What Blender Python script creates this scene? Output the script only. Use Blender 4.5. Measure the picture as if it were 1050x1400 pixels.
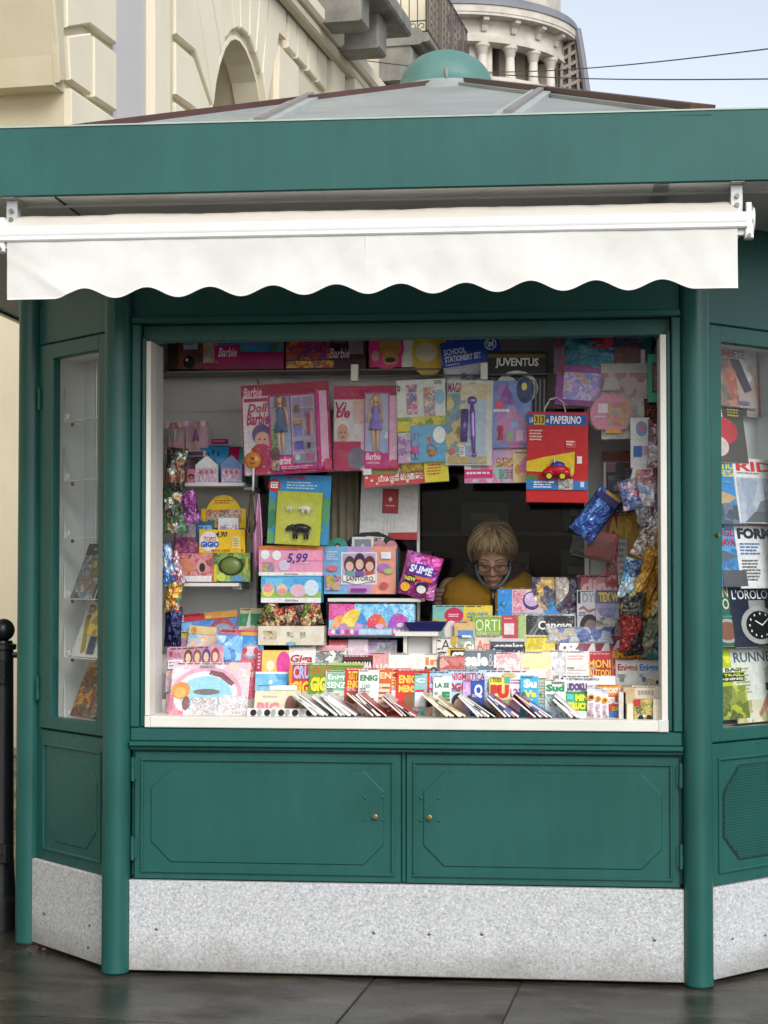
import bpy, bmesh, math, random
from mathutils import Vector, Matrix, noise

for o in list(bpy.data.objects): bpy.data.objects.remove(o, do_unlink=True)
SC = bpy.context.scene
COL = SC.collection
R = math.radians

# ------------------------------------------------------------------ camera, sky, sun, exposure
CAM = Vector((0.576, -6.449, 1.5)); YAW = R(5.70); PITCH = R(1.87); FPX = 2400.0
cd = bpy.data.cameras.new('camera'); co = bpy.data.objects.new('camera', cd); COL.objects.link(co)
cd.sensor_fit = 'VERTICAL'; cd.sensor_height = 36.0; cd.lens = FPX / 1400 * 36.0
cd.clip_start = 0.05; cd.clip_end = 3000
co.location = CAM; co.rotation_euler = (math.pi / 2 + PITCH, 0, YAW)
SC.camera = co
SUN_EL, SUN_AZ = R(36), R(152)          # overcast: a weak, very soft sun behind the viewer's right shoulder
W = bpy.data.worlds.new('World'); SC.world = W; W.use_nodes = True
nt = W.node_tree; nt.nodes.clear()
sky = nt.nodes.new('ShaderNodeTexSky'); sky.sky_type = 'NISHITA'; sky.sun_disc = False
sky.sun_elevation = SUN_EL; sky.sun_rotation = SUN_AZ; sky.air_density = 1.0; sky.dust_density = 1.2; sky.ozone_density = 1.0
hs = nt.nodes.new('ShaderNodeHueSaturation'); hs.inputs['Saturation'].default_value = 0.40; hs.inputs['Value'].default_value = 1.0
bg = nt.nodes.new('ShaderNodeBackground'); bg.inputs['Strength'].default_value = 0.106
wo = nt.nodes.new('ShaderNodeOutputWorld')
nt.links.new(sky.outputs[0], hs.inputs['Color']); nt.links.new(hs.outputs[0], bg.inputs['Color']); nt.links.new(bg.outputs[0], wo.inputs[0])
sd = bpy.data.lights.new('sun', 'SUN'); sd.energy = 1.1; sd.angle = R(30); sd.color = (1.0, 0.97, 0.92)
so = bpy.data.objects.new('sun', sd); COL.objects.link(so)
so.location = (0, -10, 20)
_sdir = Vector((math.sin(SUN_AZ) * math.cos(SUN_EL), math.cos(SUN_AZ) * math.cos(SUN_EL), math.sin(SUN_EL)))
so.rotation_euler = _sdir.to_track_quat('Z', 'Y').to_euler()
SC.view_settings.view_transform = 'Standard'; SC.view_settings.look = 'None'
SC.view_settings.exposure = 0.92; SC.view_settings.gamma = 1.0; SC.view_settings.use_curve_mapping = False
SC.render.engine = 'CYCLES'; SC.render.resolution_x = 768; SC.render.resolution_y = 1024
SC.cycles.max_bounces = 8; SC.cycles.diffuse_bounces = 4; SC.cycles.transparent_max_bounces = 16

# ------------------------------------------------------------------ measuring: a picture point to a place at a known depth
_c, _s = math.cos(YAW), math.sin(YAW)
RGT = Vector((_c, _s, 0)); FWD = Vector((-_s * math.cos(PITCH), _c * math.cos(PITCH), math.sin(PITCH))); UPV = RGT.cross(FWD)
FH = Vector((-_s, _c, 0))
def ray(px, py):
    return RGT * ((px - 525) / FPX) + FWD + UPV * ((700 - py) / FPX)
def hit(px, py, p0, n):
    d = ray(px, py); return CAM + d * ((p0 - CAM).dot(n) / d.dot(n))
FR = {'F': (Vector((0, 0, 0)), 0.0), 'L': (Vector((-1.071, 0, 0)), -R(45)), 'R': (Vector((1.071, 0, 0)), R(45))}
def at(px, py, d=0.0, fr='F'):
    o, a = FR[fr]; n = Vector((-math.sin(a), math.cos(a), 0)); u = Vector((math.cos(a), math.sin(a), 0))
    p = hit(px, py, o + n * d, n) - o
    return p.dot(u), p.z
def world(x, d, z, fr='F'):
    o, a = FR[fr]; n = Vector((-math.sin(a), math.cos(a), 0)); u = Vector((math.cos(a), math.sin(a), 0))
    return o + u * x + n * d + Vector((0, 0, z))

# ------------------------------------------------------------------ mesh collector
class MB:
    def __init__(s): s.v = []; s.f = []
    def add(s, vs, fs):
        b = len(s.v); s.v += [tuple(v) for v in vs]; s.f += [tuple(i + b for i in f) for f in fs]; return s
    def box(s, x0, x1, y0, y1, z0, z1):
        return s.add([(x0, y0, z0), (x1, y0, z0), (x1, y1, z0), (x0, y1, z0), (x0, y0, z1), (x1, y0, z1), (x1, y1, z1), (x0, y1, z1)],
              [(0, 3, 2, 1), (4, 5, 6, 7), (0, 1, 5, 4), (1, 2, 6, 5), (2, 3, 7, 6), (3, 0, 4, 7)])
    def cbox(s, x0, x1, y0, y1, z0, z1, c=.004):      # front edges chamfered
        vs = [(x0, y1, z0), (x1, y1, z0), (x1, y1, z1), (x0, y1, z1),
              (x0, y0 + c, z0), (x1, y0 + c, z0), (x1, y0 + c, z1), (x0, y0 + c, z1),
              (x0 + c, y0, z0 + c), (x1 - c, y0, z0 + c), (x1 - c, y0, z1 - c), (x0 + c, y0, z1 - c)]
        fs = [(0, 3, 2, 1)] + [(i, (i + 1) % 4, 4 + (i + 1) % 4, 4 + i) for i in range(4)] + [(4 + i, 4 + (i + 1) % 4, 8 + (i + 1) % 4, 8 + i) for i in range(4)] + [(8, 9, 10, 11)]
        return s.add(vs, fs)
    def prism(s, poly, y0, y1):                        # polygon in x,z swept along y
        n = len(poly); a = [(p[0], y0, p[1]) for p in poly]; b = [(p[0], y1, p[1]) for p in poly]
        ar = sum(poly[i][0] * poly[(i + 1) % n][1] - poly[(i + 1) % n][0] * poly[i][1] for i in range(n))
        if ar < 0: a.reverse(); b.reverse()
        return s.add(a + b, [tuple(range(n)), tuple(range(2 * n - 1, n - 1, -1))] + [(i, n + i, n + (i + 1) % n, (i + 1) % n) for i in range(n)])
    def vprism(s, poly, z0, z1):                       # polygon in x,y swept along z
        n = len(poly)
        ar = sum(poly[i][0] * poly[(i + 1) % n][1] - poly[(i + 1) % n][0] * poly[i][1] for i in range(n))
        if ar < 0: poly = poly[::-1]
        return s.add([(p[0], p[1], z0) for p in poly] + [(p[0], p[1], z1) for p in poly],
              [tuple(range(n - 1, -1, -1)), tuple(range(n, 2 * n))] + [(i, (i + 1) % n, n + (i + 1) % n, n + i) for i in range(n)])
    def cyl(s, p0, p1, r0, r1=None, n=16, cap=True):
        p0, p1 = Vector(p0), Vector(p1); r1 = r0 if r1 is None else r1
        d = (p1 - p0).normalized(); a = d.orthogonal().normalized(); b = d.cross(a)
        vs = [p0 + (a * math.cos(2 * math.pi * i / n) + b * math.sin(2 * math.pi * i / n)) * r0 for i in range(n)]
        vs += [p1 + (a * math.cos(2 * math.pi * i / n) + b * math.sin(2 * math.pi * i / n)) * r1 for i in range(n)]
        fs = [(i, (i + 1) % n, n + (i + 1) % n, n + i) for i in range(n)]
        if cap: fs += [tuple(range(n - 1, -1, -1)), tuple(range(n, 2 * n))]
        return s.add(vs, fs)
    def tube(s, pts, r, n=6):
        pts = [Vector(p) for p in pts]; vs = []; m = len(pts); a = None
        for k, p in enumerate(pts):
            d = (pts[min(k + 1, m - 1)] - pts[max(k - 1, 0)]).normalized()
            a = d.orthogonal().normalized() if a is None else (a - d * a.dot(d)).normalized()
            b = d.cross(a); rr = r[k] if isinstance(r, (list, tuple)) else r
            vs += [p + (a * math.cos(2 * math.pi * i / n) + b * math.sin(2 * math.pi * i / n)) * rr for i in range(n)]
        fs = [(k * n + i, k * n + (i + 1) % n, (k + 1) * n + (i + 1) % n, (k + 1) * n + i) for k in range(m - 1) for i in range(n)]
        fs += [tuple(range(n - 1, -1, -1)), tuple(range((m - 1) * n, m * n))]
        return s.add(vs, fs)
    def ball(s, c, r, nu=16, nv=10, M=None):
        c = Vector(c); r = (r, r, r) if not isinstance(r, (list, tuple)) else r; vs = []
        for j in range(nv + 1):
            t = math.pi * j / nv
            for i in range(nu):
                a = 2 * math.pi * i / nu
                v = Vector((r[0] * math.sin(t) * math.cos(a), r[1] * math.sin(t) * math.sin(a), r[2] * math.cos(t)))
                if M: v = M @ v
                vs.append(c + v)
        fs = [(j * nu + i, (j + 1) * nu + i, (j + 1) * nu + (i + 1) % nu, j * nu + (i + 1) % nu) for j in range(nv) for i in range(nu)]
        return s.add(vs, fs)
    def lathe(s, prof, n=32, c=(0, 0, 0), a0=0.0, a1=2 * math.pi):
        full = abs(a1 - a0 - 2 * math.pi) < 1e-6; m = n if full else n + 1; vs = []
        for r, z in prof:
            for i in range(m):
                a = a0 + (a1 - a0) * i / n; vs.append((c[0] + r * math.cos(a), c[1] + r * math.sin(a), c[2] + z))
        fs = [(j * m + i, j * m + (i + 1) % m, (j + 1) * m + (i + 1) % m, (j + 1) * m + i) for j in range(len(prof) - 1) for i in range(n)]
        return s.add(vs, fs)
    def grid(s, fn, nu, nv):
        vs = [fn(i / nu, j / nv) for j in range(nv + 1) for i in range(nu + 1)]
        return s.add(vs, [(j * (nu + 1) + i, j * (nu + 1) + i + 1, (j + 1) * (nu + 1) + i + 1, (j + 1) * (nu + 1) + i) for j in range(nv) for i in range(nu)])
    def ellipse(s, x, z, rx, rz, y, n=20):
        return s.add([(x + rx * math.cos(2 * math.pi * i / n), y, z + rz * math.sin(2 * math.pi * i / n)) for i in range(n)], [tuple(range(n))])
    def rect(s, x0, x1, z0, z1, y):
        return s.add([(x0, y, z0), (x1, y, z0), (x1, y, z1), (x0, y, z1)], [(0, 1, 2, 3)])
    def build(s, name, mat, parent=None, smooth=False, fix=False):
        me = bpy.data.meshes.new(name); me.from_pydata(s.v, [], s.f)
        if fix:
            b = bmesh.new(); b.from_mesh(me); bmesh.ops.remove_doubles(b, verts=b.verts, dist=1e-6); bmesh.ops.recalc_face_normals(b, faces=b.faces); b.to_mesh(me); b.free()
        if smooth:
            if smooth is True: me.polygons.foreach_set('use_smooth', [True] * len(me.polygons))
            else:
                me.polygons.foreach_set('use_smooth', [True] * len(me.polygons)); me.set_sharp_from_angle(angle=R(smooth))
        me.materials.append(mat); me.update()
        o = bpy.data.objects.new(name, me); COL.objects.link(o)
        if parent: o.parent = parent
        return o
def tag(o, label=None, cat=None, group=None, kind=None):
    if label: o['label'] = label
    if cat: o['category'] = cat
    if group: o['group'] = group
    if kind: o['kind'] = kind
    return o
def empty(name, label, cat, loc=(0, 0, 0), rz=0.0, group=None, rot=None):
    o = bpy.data.objects.new(name, None); COL.objects.link(o); o.empty_display_size = .05
    o.location = loc; o.rotation_euler = rot or (0, 0, rz)
    return tag(o, label, cat, group)

# ------------------------------------------------------------------ materials
def lin(c):
    if isinstance(c, str): c = tuple(int(c[i:i + 2], 16) for i in (0, 2, 4))
    return tuple(((x / 255) / 12.92 if x / 255 <= .04045 else (((x / 255) + .055) / 1.055) ** 2.4) for x in c) + (1,)
_M = {}
def newmat(name):
    m = bpy.data.materials.new(name); m.use_nodes = True; n = m.node_tree
    return m, n, n.nodes['Principled BSDF'], n.links
def node(n, t, **kw):
    x = n.nodes.new(t)
    for k, v in kw.items():
        if k in x.inputs: x.inputs[k].default_value = v
        else: setattr(x, k, v)
    return x
def ramp(n, stops, interp='LINEAR'):
    r = n.nodes.new('ShaderNodeValToRGB'); r.color_ramp.interpolation = interp; e = r.color_ramp.elements
    while len(e) > 1: e.remove(e[-1])
    e[0].position = stops[0][0]; e[0].color = stops[0][1]
    for p, c in stops[1:]:
        k = e.new(p); k.color = c
    return r
def surf(name, col, rough=.5, var=.12, scale=6.0, bump=0.0, bscale=60.0, metal=0.0, coat=0.0, spec=.5, stretch=(1, 1, 1), col2=None, rvar=.1):
    """painted or natural surface: two tones mixed by noise, uneven gloss, fine relief"""
    if name in _M: return _M[name]
    m, n, b, l = newmat(name); c = lin(col)
    tc = node(n, 'ShaderNodeTexCoord'); mp = node(n, 'ShaderNodeMapping'); mp.inputs['Scale'].default_value = stretch
    l.new(tc.outputs['Object'], mp.inputs[0])
    nz = node(n, 'ShaderNodeTexNoise', Scale=scale, Detail=6.0, Roughness=.6); l.new(mp.outputs[0], nz.inputs['Vector'])
    c2 = lin(col2) if col2 else tuple(x * (1 - var * 2) for x in c[:3]) + (1,)
    rp = ramp(n, [(.3, c2), (.62, c)]); l.new(nz.outputs[0], rp.inputs[0]); l.new(rp.outputs[0], b.inputs['Base Color'])
    mr = node(n, 'ShaderNodeMapRange'); mr.inputs[3].default_value = max(.02, rough - rvar); mr.inputs[4].default_value = min(1, rough + rvar)
    l.new(nz.outputs[0], mr.inputs[0]); l.new(mr.outputs[0], b.inputs['Roughness'])
    b.inputs['Metallic'].default_value = metal; b.inputs['Specular IOR Level'].default_value = spec; b.inputs['Coat Weight'].default_value = coat
    if bump:
        n2 = node(n, 'ShaderNodeTexNoise', Scale=bscale, Detail=5.0); l.new(mp.outputs[0], n2.inputs['Vector'])
        bp = node(n, 'ShaderNodeBump', Strength=bump, Distance=.01); l.new(n2.outputs[0], bp.inputs['Height']); l.new(bp.outputs[0], b.inputs['Normal'])
    _M[name] = m; return m
def ink(col, rough=.36):
    """printed colour: fine uneven tone as in offset print under varnish"""
    k = 'ink_%s_%.2f' % (col, rough)
    if k in _M: return _M[k]
    m, n, b, l = newmat('printed_ink'); tc = node(n, 'ShaderNodeTexCoord'); c = lin(col)
    vo = node(n, 'ShaderNodeTexVoronoi', Scale=75.0); nz = node(n, 'ShaderNodeTexNoise', Scale=40.0, Detail=4.0)
    for x in (vo, nz): l.new(tc.outputs['Object'], x.inputs['Vector'])
    sp = node(n, 'ShaderNodeSeparateColor'); l.new(vo.outputs['Color'], sp.inputs[0])
    mu = node(n, 'ShaderNodeMath', operation='MULTIPLY'); l.new(sp.outputs[0], mu.inputs[0]); l.new(nz.outputs[0], mu.inputs[1])
    rp = ramp(n, [(.0, tuple(x * .88 for x in c[:3]) + (1,)), (.35, c), (.75, tuple(min(1, x * 1.05 + .01) for x in c[:3]) + (1,))]); l.new(mu.outputs[0], rp.inputs[0]); l.new(rp.outputs[0], b.inputs['Base Color'])
    b.inputs['Roughness'].default_value = rough; b.inputs['Specular IOR Level'].default_value = .3; _M[k] = m; return m
def pic(pal, scale=26.0, seed=0, rough=.35):
    """printed picture: patches of the palette's colours"""
    k = 'print_%s_%d_%d' % ('_'.join(pal), int(scale), seed)
    if k in _M: return _M[k]
    m, n, b, l = newmat('printed_picture'); scale = scale * 1.45
    tc = node(n, 'ShaderNodeTexCoord'); mp = node(n, 'ShaderNodeMapping'); mp.inputs['Location'].default_value = (seed * 1.37, seed * .71, seed * 2.13)
    l.new(tc.outputs['Object'], mp.inputs[0])
    nz = node(n, 'ShaderNodeTexNoise', Scale=scale * .8, Detail=3.0); l.new(mp.outputs[0], nz.inputs['Vector'])
    mx = node(n, 'ShaderNodeMixRGB', Fac=.08); l.new(mp.outputs[0], mx.inputs[1]); l.new(nz.outputs['Color'], mx.inputs[2])
    vo = node(n, 'ShaderNodeTexVoronoi', Scale=scale); l.new(mx.outputs[0], vo.inputs['Vector'])
    sp = node(n, 'ShaderNodeSeparateColor'); l.new(vo.outputs['Color'], sp.inputs[0])
    st = [(i / len(pal), lin(c)) for i, c in enumerate(pal)]
    rp = ramp(n, st, 'CONSTANT'); l.new(sp.outputs[0], rp.inputs[0])
    n2 = node(n, 'ShaderNodeTexNoise', Scale=scale * 3.2, Detail=4.0); l.new(mp.outputs[0], n2.inputs['Vector'])
    r2 = ramp(n, st, 'LINEAR'); 
    m3 = node(n, 'ShaderNodeMapRange'); m3.inputs[1].default_value = .3; m3.inputs[2].default_value = .7; l.new(n2.outputs[0], m3.inputs[0]); l.new(m3.outputs[0], r2.inputs[0])
    m2 = node(n, 'ShaderNodeMixRGB', Fac=.25); l.new(rp.outputs[0], m2.inputs[1]); l.new(r2.outputs[0], m2.inputs[2])
    l.new(m2.outputs[0], b.inputs['Base Color']); b.inputs['Roughness'].default_value = rough; b.inputs['Specular IOR Level'].default_value = .3
    _M[k] = m; return m
def foil(pal, scale=22.0, seed=0, metal=.35):
    k = 'foil_%s_%d' % ('_'.join(pal), seed)
    if k in _M: return _M[k]
    m = pic(pal, scale * .42, seed + 500, .22).copy(); m.name = 'printed_foil'; n = m.node_tree; b = n.nodes['Principled BSDF']
    b.inputs['Metallic'].default_value = min(.7, metal * 1.7); b.inputs['Roughness'].default_value = .17; b.inputs['Specular IOR Level'].default_value = .7
    nz = node(n, 'ShaderNodeTexNoise', Scale=30.0, Detail=5.0, Distortion=1.6); bp = node(n, 'ShaderNodeBump', Strength=.85, Distance=.014)
    tc = node(n, 'ShaderNodeTexCoord'); n.links.new(tc.outputs['Object'], nz.inputs['Vector'])
    n.links.new(nz.outputs[0], bp.inputs['Height']); n.links.new(bp.outputs[0], b.inputs['Normal'])
    _M[k] = m; return m
def film(name='clear_film', tint=(1, 1, 1), refl=.10, bump=.5, scale=30.0, rough=.07, k=.8):
    if name in _M: return _M[name]
    m, n, b, l = newmat(name); n.nodes.remove(b); out = n.nodes['Material Output']
    tr = node(n, 'ShaderNodeBsdfTransparent'); tr.inputs[0].default_value = tuple(tint) + (1,)
    gl = node(n, 'ShaderNodeBsdfGlossy', Roughness=rough); gl.inputs[0].default_value = (1, 1, 1, 1)
    fr = node(n, 'ShaderNodeFresnel', IOR=1.45); gq = node(n, 'ShaderNodeNewGeometry'); iq = node(n, 'ShaderNodeMapRange'); iq.inputs[3].default_value = 1.45; iq.inputs[4].default_value = 1 / 1.45; l.new(gq.outputs['Backfacing'], iq.inputs[0]); l.new(iq.outputs[0], fr.inputs['IOR'])
    ad = node(n, 'ShaderNodeMath', operation='MULTIPLY_ADD'); ad.inputs[1].default_value = k; ad.inputs[2].default_value = refl * .5
    ms = node(n, 'ShaderNodeMixShader'); l.new(fr.outputs[0], ad.inputs[0]); l.new(ad.outputs[0], ms.inputs[0]); l.new(tr.outputs[0], ms.inputs[1]); l.new(gl.outputs[0], ms.inputs[2]); l.new(ms.outputs[0], out.inputs[0])
    if bump:
        tc = node(n, 'ShaderNodeTexCoord'); nz = node(n, 'ShaderNodeTexNoise', Scale=scale, Detail=3.0, Distortion=1.2); l.new(tc.outputs['Object'], nz.inputs['Vector'])
        bp = node(n, 'ShaderNodeBump', Strength=bump, Distance=.02); l.new(nz.outputs[0], bp.inputs['Height']); l.new(bp.outputs[0], gl.inputs['Normal']); l.new(bp.outputs[0], fr.inputs['Normal'])
    _M[name] = m; return m
def granite():
    if 'granite' in _M: return _M['granite']
    m, n, b, l = newmat('speckled_granite'); tc = node(n, 'ShaderNodeTexCoord')
    n1 = node(n, 'ShaderNodeTexNoise', Scale=120.0, Detail=5.0, Roughness=.7); n2 = node(n, 'ShaderNodeTexVoronoi', Scale=190.0); n3 = node(n, 'ShaderNodeTexNoise', Scale=4.0, Detail=6.0)
    for x in (n1, n2, n3): l.new(tc.outputs['Object'], x.inputs['Vector'])
    r1 = ramp(n, [(.30, lin('7f8286')), (.43, lin('a6a9ad')), (.55, lin('c8cacd')), (.68, lin('e6e6e6'))]); l.new(n1.outputs[0], r1.inputs[0])
    sp = node(n, 'ShaderNodeSeparateColor'); l.new(n2.outputs['Color'], sp.inputs[0]); r2 = ramp(n, [(0, lin('8d9094')), (.12, lin('babcbf')), (.55, lin('cccfd1')), (.85, lin('e6e6e6'))], 'CONSTANT'); l.new(sp.outputs[0], r2.inputs[0])
    mx = node(n, 'ShaderNodeMixRGB', Fac=.42); l.new(r1.outputs[0], mx.inputs[1]); l.new(r2.outputs[0], mx.inputs[2])
    # splashed dirt climbing unevenly from the ground
    sx = node(n, 'ShaderNodeSeparateXYZ'); l.new(tc.outputs['Object'], sx.inputs[0])
    ma = node(n, 'ShaderNodeMath', operation='MULTIPLY_ADD'); ma.inputs[1].default_value = -.16; l.new(n3.outputs[0], ma.inputs[0]); l.new(sx.outputs[2], ma.inputs[2])
    mr = node(n, 'ShaderNodeMapRange'); mr.inputs[1].default_value = -.07; mr.inputs[2].default_value = .05; mr.inputs[3].default_value = .62; mr.inputs[4].default_value = 0.0; l.new(ma.outputs[0], mr.inputs[0])
    dm = node(n, 'ShaderNodeMixRGB'); l.new(mr.outputs[0], dm.inputs[0]); l.new(mx.outputs[0], dm.inputs[1]); dm.inputs[2].default_value = lin('77746a')
    l.new(dm.outputs[0], b.inputs['Base Color']); b.inputs['Roughness'].default_value = .6
    bp = node(n, 'ShaderNodeBump', Strength=.12, Distance=.004); l.new(n1.outputs[0], bp.inputs['Height']); l.new(bp.outputs[0], b.inputs['Normal'])
    _M['granite'] = m; return m
def wetstone():
    m, n, b, l = newmat('wet_paving_stone'); tc = node(n, 'ShaderNodeTexCoord')
    oi = node(n, 'ShaderNodeObjectInfo')
    ad = node(n, 'ShaderNodeVectorMath', operation='ADD'); sc_ = node(n, 'ShaderNodeVectorMath', operation='SCALE'); sc_.inputs[3].default_value = 9.0
    l.new(oi.outputs['Random'], sc_.inputs[0]); l.new(tc.outputs['Object'], ad.inputs[0]); l.new(sc_.outputs[0], ad.inputs[1])
    mp = node(n, 'ShaderNodeMapping'); mp.inputs['Scale'].default_value = (1.0, 2.6, 1.0); mp.inputs['Rotation'].default_value = (0, 0, .3); l.new(ad.outputs[0], mp.inputs[0])
    n1 = node(n, 'ShaderNodeTexNoise', Scale=3.2, Detail=8.0, Roughness=.65, Distortion=.5); n2 = node(n, 'ShaderNodeTexNoise', Scale=26.0, Detail=6.0, Roughness=.65); n3 = node(n, 'ShaderNodeTexNoise', Scale=2.1, Detail=5.0)
    l.new(mp.outputs[0], n1.inputs['Vector']); l.new(mp.outputs[0], n2.inputs['Vector']); l.new(ad.outputs[0], n3.inputs['Vector'])
    r1 = ramp(n, [(.3, lin('211e1a')), (.5, lin('34302a')), (.68, lin('4e483f'))]); l.new(n1.outputs[0], r1.inputs[0]); l.new(r1.outputs[0], b.inputs['Base Color'])
    rr = ramp(n, [(.38, (.06, .06, .06, 1)), (.5, (.22, .22, .22, 1)), (.66, (.5, .5, .5, 1))]); l.new(n3.outputs[0], rr.inputs[0]); l.new(rr.outputs[0], b.inputs['Roughness'])
    mh = node(n, 'ShaderNodeMixRGB', Fac=.35); l.new(n1.outputs[0], mh.inputs[1]); l.new(n2.outputs[0], mh.inputs[2])
    b.inputs['Specular IOR Level'].default_value = .3; bp = node(n, 'ShaderNodeBump', Strength=.34, Distance=.02); l.new(mh.outputs[0], bp.inputs['Height']); l.new(bp.outputs[0], b.inputs['Normal'])
    return m
def greenpaint(name='green_paint', c='245c56', c2='1f544e'):
    """enamel with faint vertical streaks and rain marks"""
    if name in _M: return _M[name]
    m, n, b, l = newmat(name); tc = node(n, 'ShaderNodeTexCoord'); mp = node(n, 'ShaderNodeMapping'); mp.inputs['Scale'].default_value = (1, 1, .12); l.new(tc.outputs['Object'], mp.inputs[0])
    st = node(n, 'ShaderNodeTexNoise', Scale=22.0, Detail=5.0, Roughness=.6); l.new(mp.outputs[0], st.inputs['Vector'])
    cl = node(n, 'ShaderNodeTexNoise', Scale=2.2, Detail=5.0); sc_ = node(n, 'ShaderNodeTexNoise', Scale=38.0, Detail=8.0, Roughness=.75)
    for x in (cl, sc_): l.new(tc.outputs['Object'], x.inputs['Vector'])
    rp = ramp(n, [(.34, lin(c2)), (.62, lin(c))]); l.new(cl.outputs[0], rp.inputs[0])
    rs = ramp(n, [(.40, (.86, .86, .86, 1)), (.60, (1.04, 1.04, 1.04, 1))]); l.new(st.outputs[0], rs.inputs[0])
    mx = node(n, 'ShaderNodeMixRGB', Fac=.4); mx.blend_type = 'MULTIPLY'; l.new(rp.outputs[0], mx.inputs[1]); l.new(rs.outputs[0], mx.inputs[2])
    rc = ramp(n, [(.70, (0, 0, 0, 1)), (.76, (.55, .55, .55, 1))]); l.new(sc_.outputs[0], rc.inputs[0])
    m2 = node(n, 'ShaderNodeMixRGB'); l.new(rc.outputs[0], m2.inputs[0]); l.new(mx.outputs[0], m2.inputs[1]); m2.inputs[2].default_value = lin('6f9a90'); l.new(m2.outputs[0], b.inputs['Base Color'])
    rr = node(n, 'ShaderNodeMapRange'); rr.inputs[3].default_value = .2; rr.inputs[4].default_value = .38; b.inputs['Specular IOR Level'].default_value = .36; l.new(cl.outputs[0], rr.inputs[0]); l.new(rr.outputs[0], b.inputs['Roughness'])
    bp = node(n, 'ShaderNodeBump', Strength=.035, Distance=.01); l.new(cl.outputs[0], bp.inputs['Height']); l.new(bp.outputs[0], b.inputs['Normal'])
    _M[name] = m; return m
GREEN = greenpaint(); FASC = greenpaint('fascia_paint', '2d625d', '285b56')
DKGREEN = GREEN
WHITE = surf('white_enamel', 'e6e4dc', .4, .04, 5.0)
PANEL = surf('grey_white_panel', 'd9d9d5', .5, .06, 3.0)
ALU = surf('aluminium', 'c9cbc9', .35, .08, 9.0, metal=.6)
STEEL = surf('screw_steel', '8c8a85', .35, .1, 20.0, metal=.9)
BRASS = surf('brass', '96865f', .35, .15, 40.0, metal=.8)
BLACK = surf('black_iron', '15161a', .38, .1, 9.0, .1, 40)
GAPBLACK = surf('dark_gap', '0c0f0e', .8, .1)  # near-black standing in for the shade inside gaps and slots
CLOTH = surf('awning_cloth', 'e6e5e2', .85, .035, 5.0, .3, 7.0, col2='d8d6d1')
CLOTHB = surf('awning_roll_cloth', 'd3cdc3', .85, .06, 6.0, .12, 22.0, stretch=(.3, 2, 2))
SOFF = surf('soffit_metal', 'cfd1ce', .55, .1, 2.0)
GREYROOF = surf('lead_grey_roof', 'a3a8a6', .5, .08, 2.5, .05, 20, col2='8d9391')
BROWN = surf('brown_flashing', '5a3a34', .5, .12, 6.0)
COPPER = surf('green_dome_paint', '567f79', .5, .1, 4.0, .05, 30, col2='68908a')
CREAM = surf('cream_stucco', 'e8e0cb', .9, .05, .9, .12, 18, col2='ddd4bd')
CREAMD = surf('cream_stucco_dark', 'd2c9b1', .9, .06, .7, .12, 18, col2='c3b99e')  # darker cream for the wall, infill and some mouldings
GREYST = surf('lilac_grey_stucco', 'c6c3c4', .9, .04, .8, .1, 18)
STONE = surf('grey_corbel_stone', '8f8d85', .85, .12, 3.0, .2, 45, col2='6f6e69')
PALE = surf('pale_church_stone', 'd3ccc1', .85, .12, .8, .1, 3, col2='b3aca2')
LEAD = surf('lead_sheet', '7d7f85', .5, .1, .4)

# ------------------------------------------------------------------ ground, pavement
g = MB(); g.rect(-1, 1, -1, 1, 0)
gm = MB().add([(-900, -900, -.03), (900, -900, -.03), (900, 900, -.03), (-900, 900, -.03)], [(0, 1, 2, 3)])
tag(gm.build('ground', surf('street_asphalt', '4a4a49', .6, .15, 2.0, .3, 30)), kind='structure')
SLAB = wetstone()
pv = bpy.data.objects.new('pavement', None); COL.objects.link(pv); pv.rotation_euler = (0, 0, R(-5.0)); tag(pv, kind='structure')
bed = MB().box(-6, 6, -7.5, 8, -.028, -.005).build('joint_bed', surf('joint_mortar', '33302c', .8, .2, 20, .4, 60), pv)
random.seed(5)
def gx(px, py):
    d = ray(px, py); p = CAM + d * (-CAM.z / d.z); q = Matrix.Rotation(R(5.0), 3, 'Z') @ p; return q
e1 = gx(505, 1345).x; e2 = gx(712, 1345).x
colsx = [e1 - 4.9, e1 - 3.7, e1 - 2.75, e1 - 1.45, e1, e2, e2 + 1.05, e2 + 1.95, e2 + 3.1, e2 + 4.2]
for i in range(len(colsx) - 1):
    y = -7.4 + random.uniform(-.4, .4)
    if i == 3: y = -7.0
    while y < 7.6:
        L = random.uniform(1.1, 1.9); x0, x1 = colsx[i], colsx[i + 1]; gp = .003; h = random.uniform(-.0015, .0015); c = .003
        pts = [(x0 + gp, y + gp), (x1 - gp, y + gp), (x1 - gp, y + L - gp), (x0 + gp, y + L - gp)]
        pts = [(a + random.uniform(-.004, .004), b + random.uniform(-.004, .004)) for a, b in pts]
        cx = sum(p[0] for p in pts) / 4; cy = sum(p[1] for p in pts) / 4
        top = [(a + (c if a < cx else -c), b + (c if b < cy else -c)) for a, b in pts]
        m = MB().add([(a - cx, b - cy, -.02) for a, b in pts] + [(a - cx, b - cy, -.003 + h) for a, b in pts] + [(a - cx, b - cy, h) for a, b in top],
            [(8, 9, 10, 11)] + [(k, (k + 1) % 4, 4 + (k + 1) % 4, 4 + k) for k in range(4)] + [(4 + k, 4 + (k + 1) % 4, 8 + (k + 1) % 4, 8 + k) for k in range(4)])
        o = m.build('paving_slab', SLAB, pv); o.location = (cx, cy, 0)
        y += L

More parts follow.
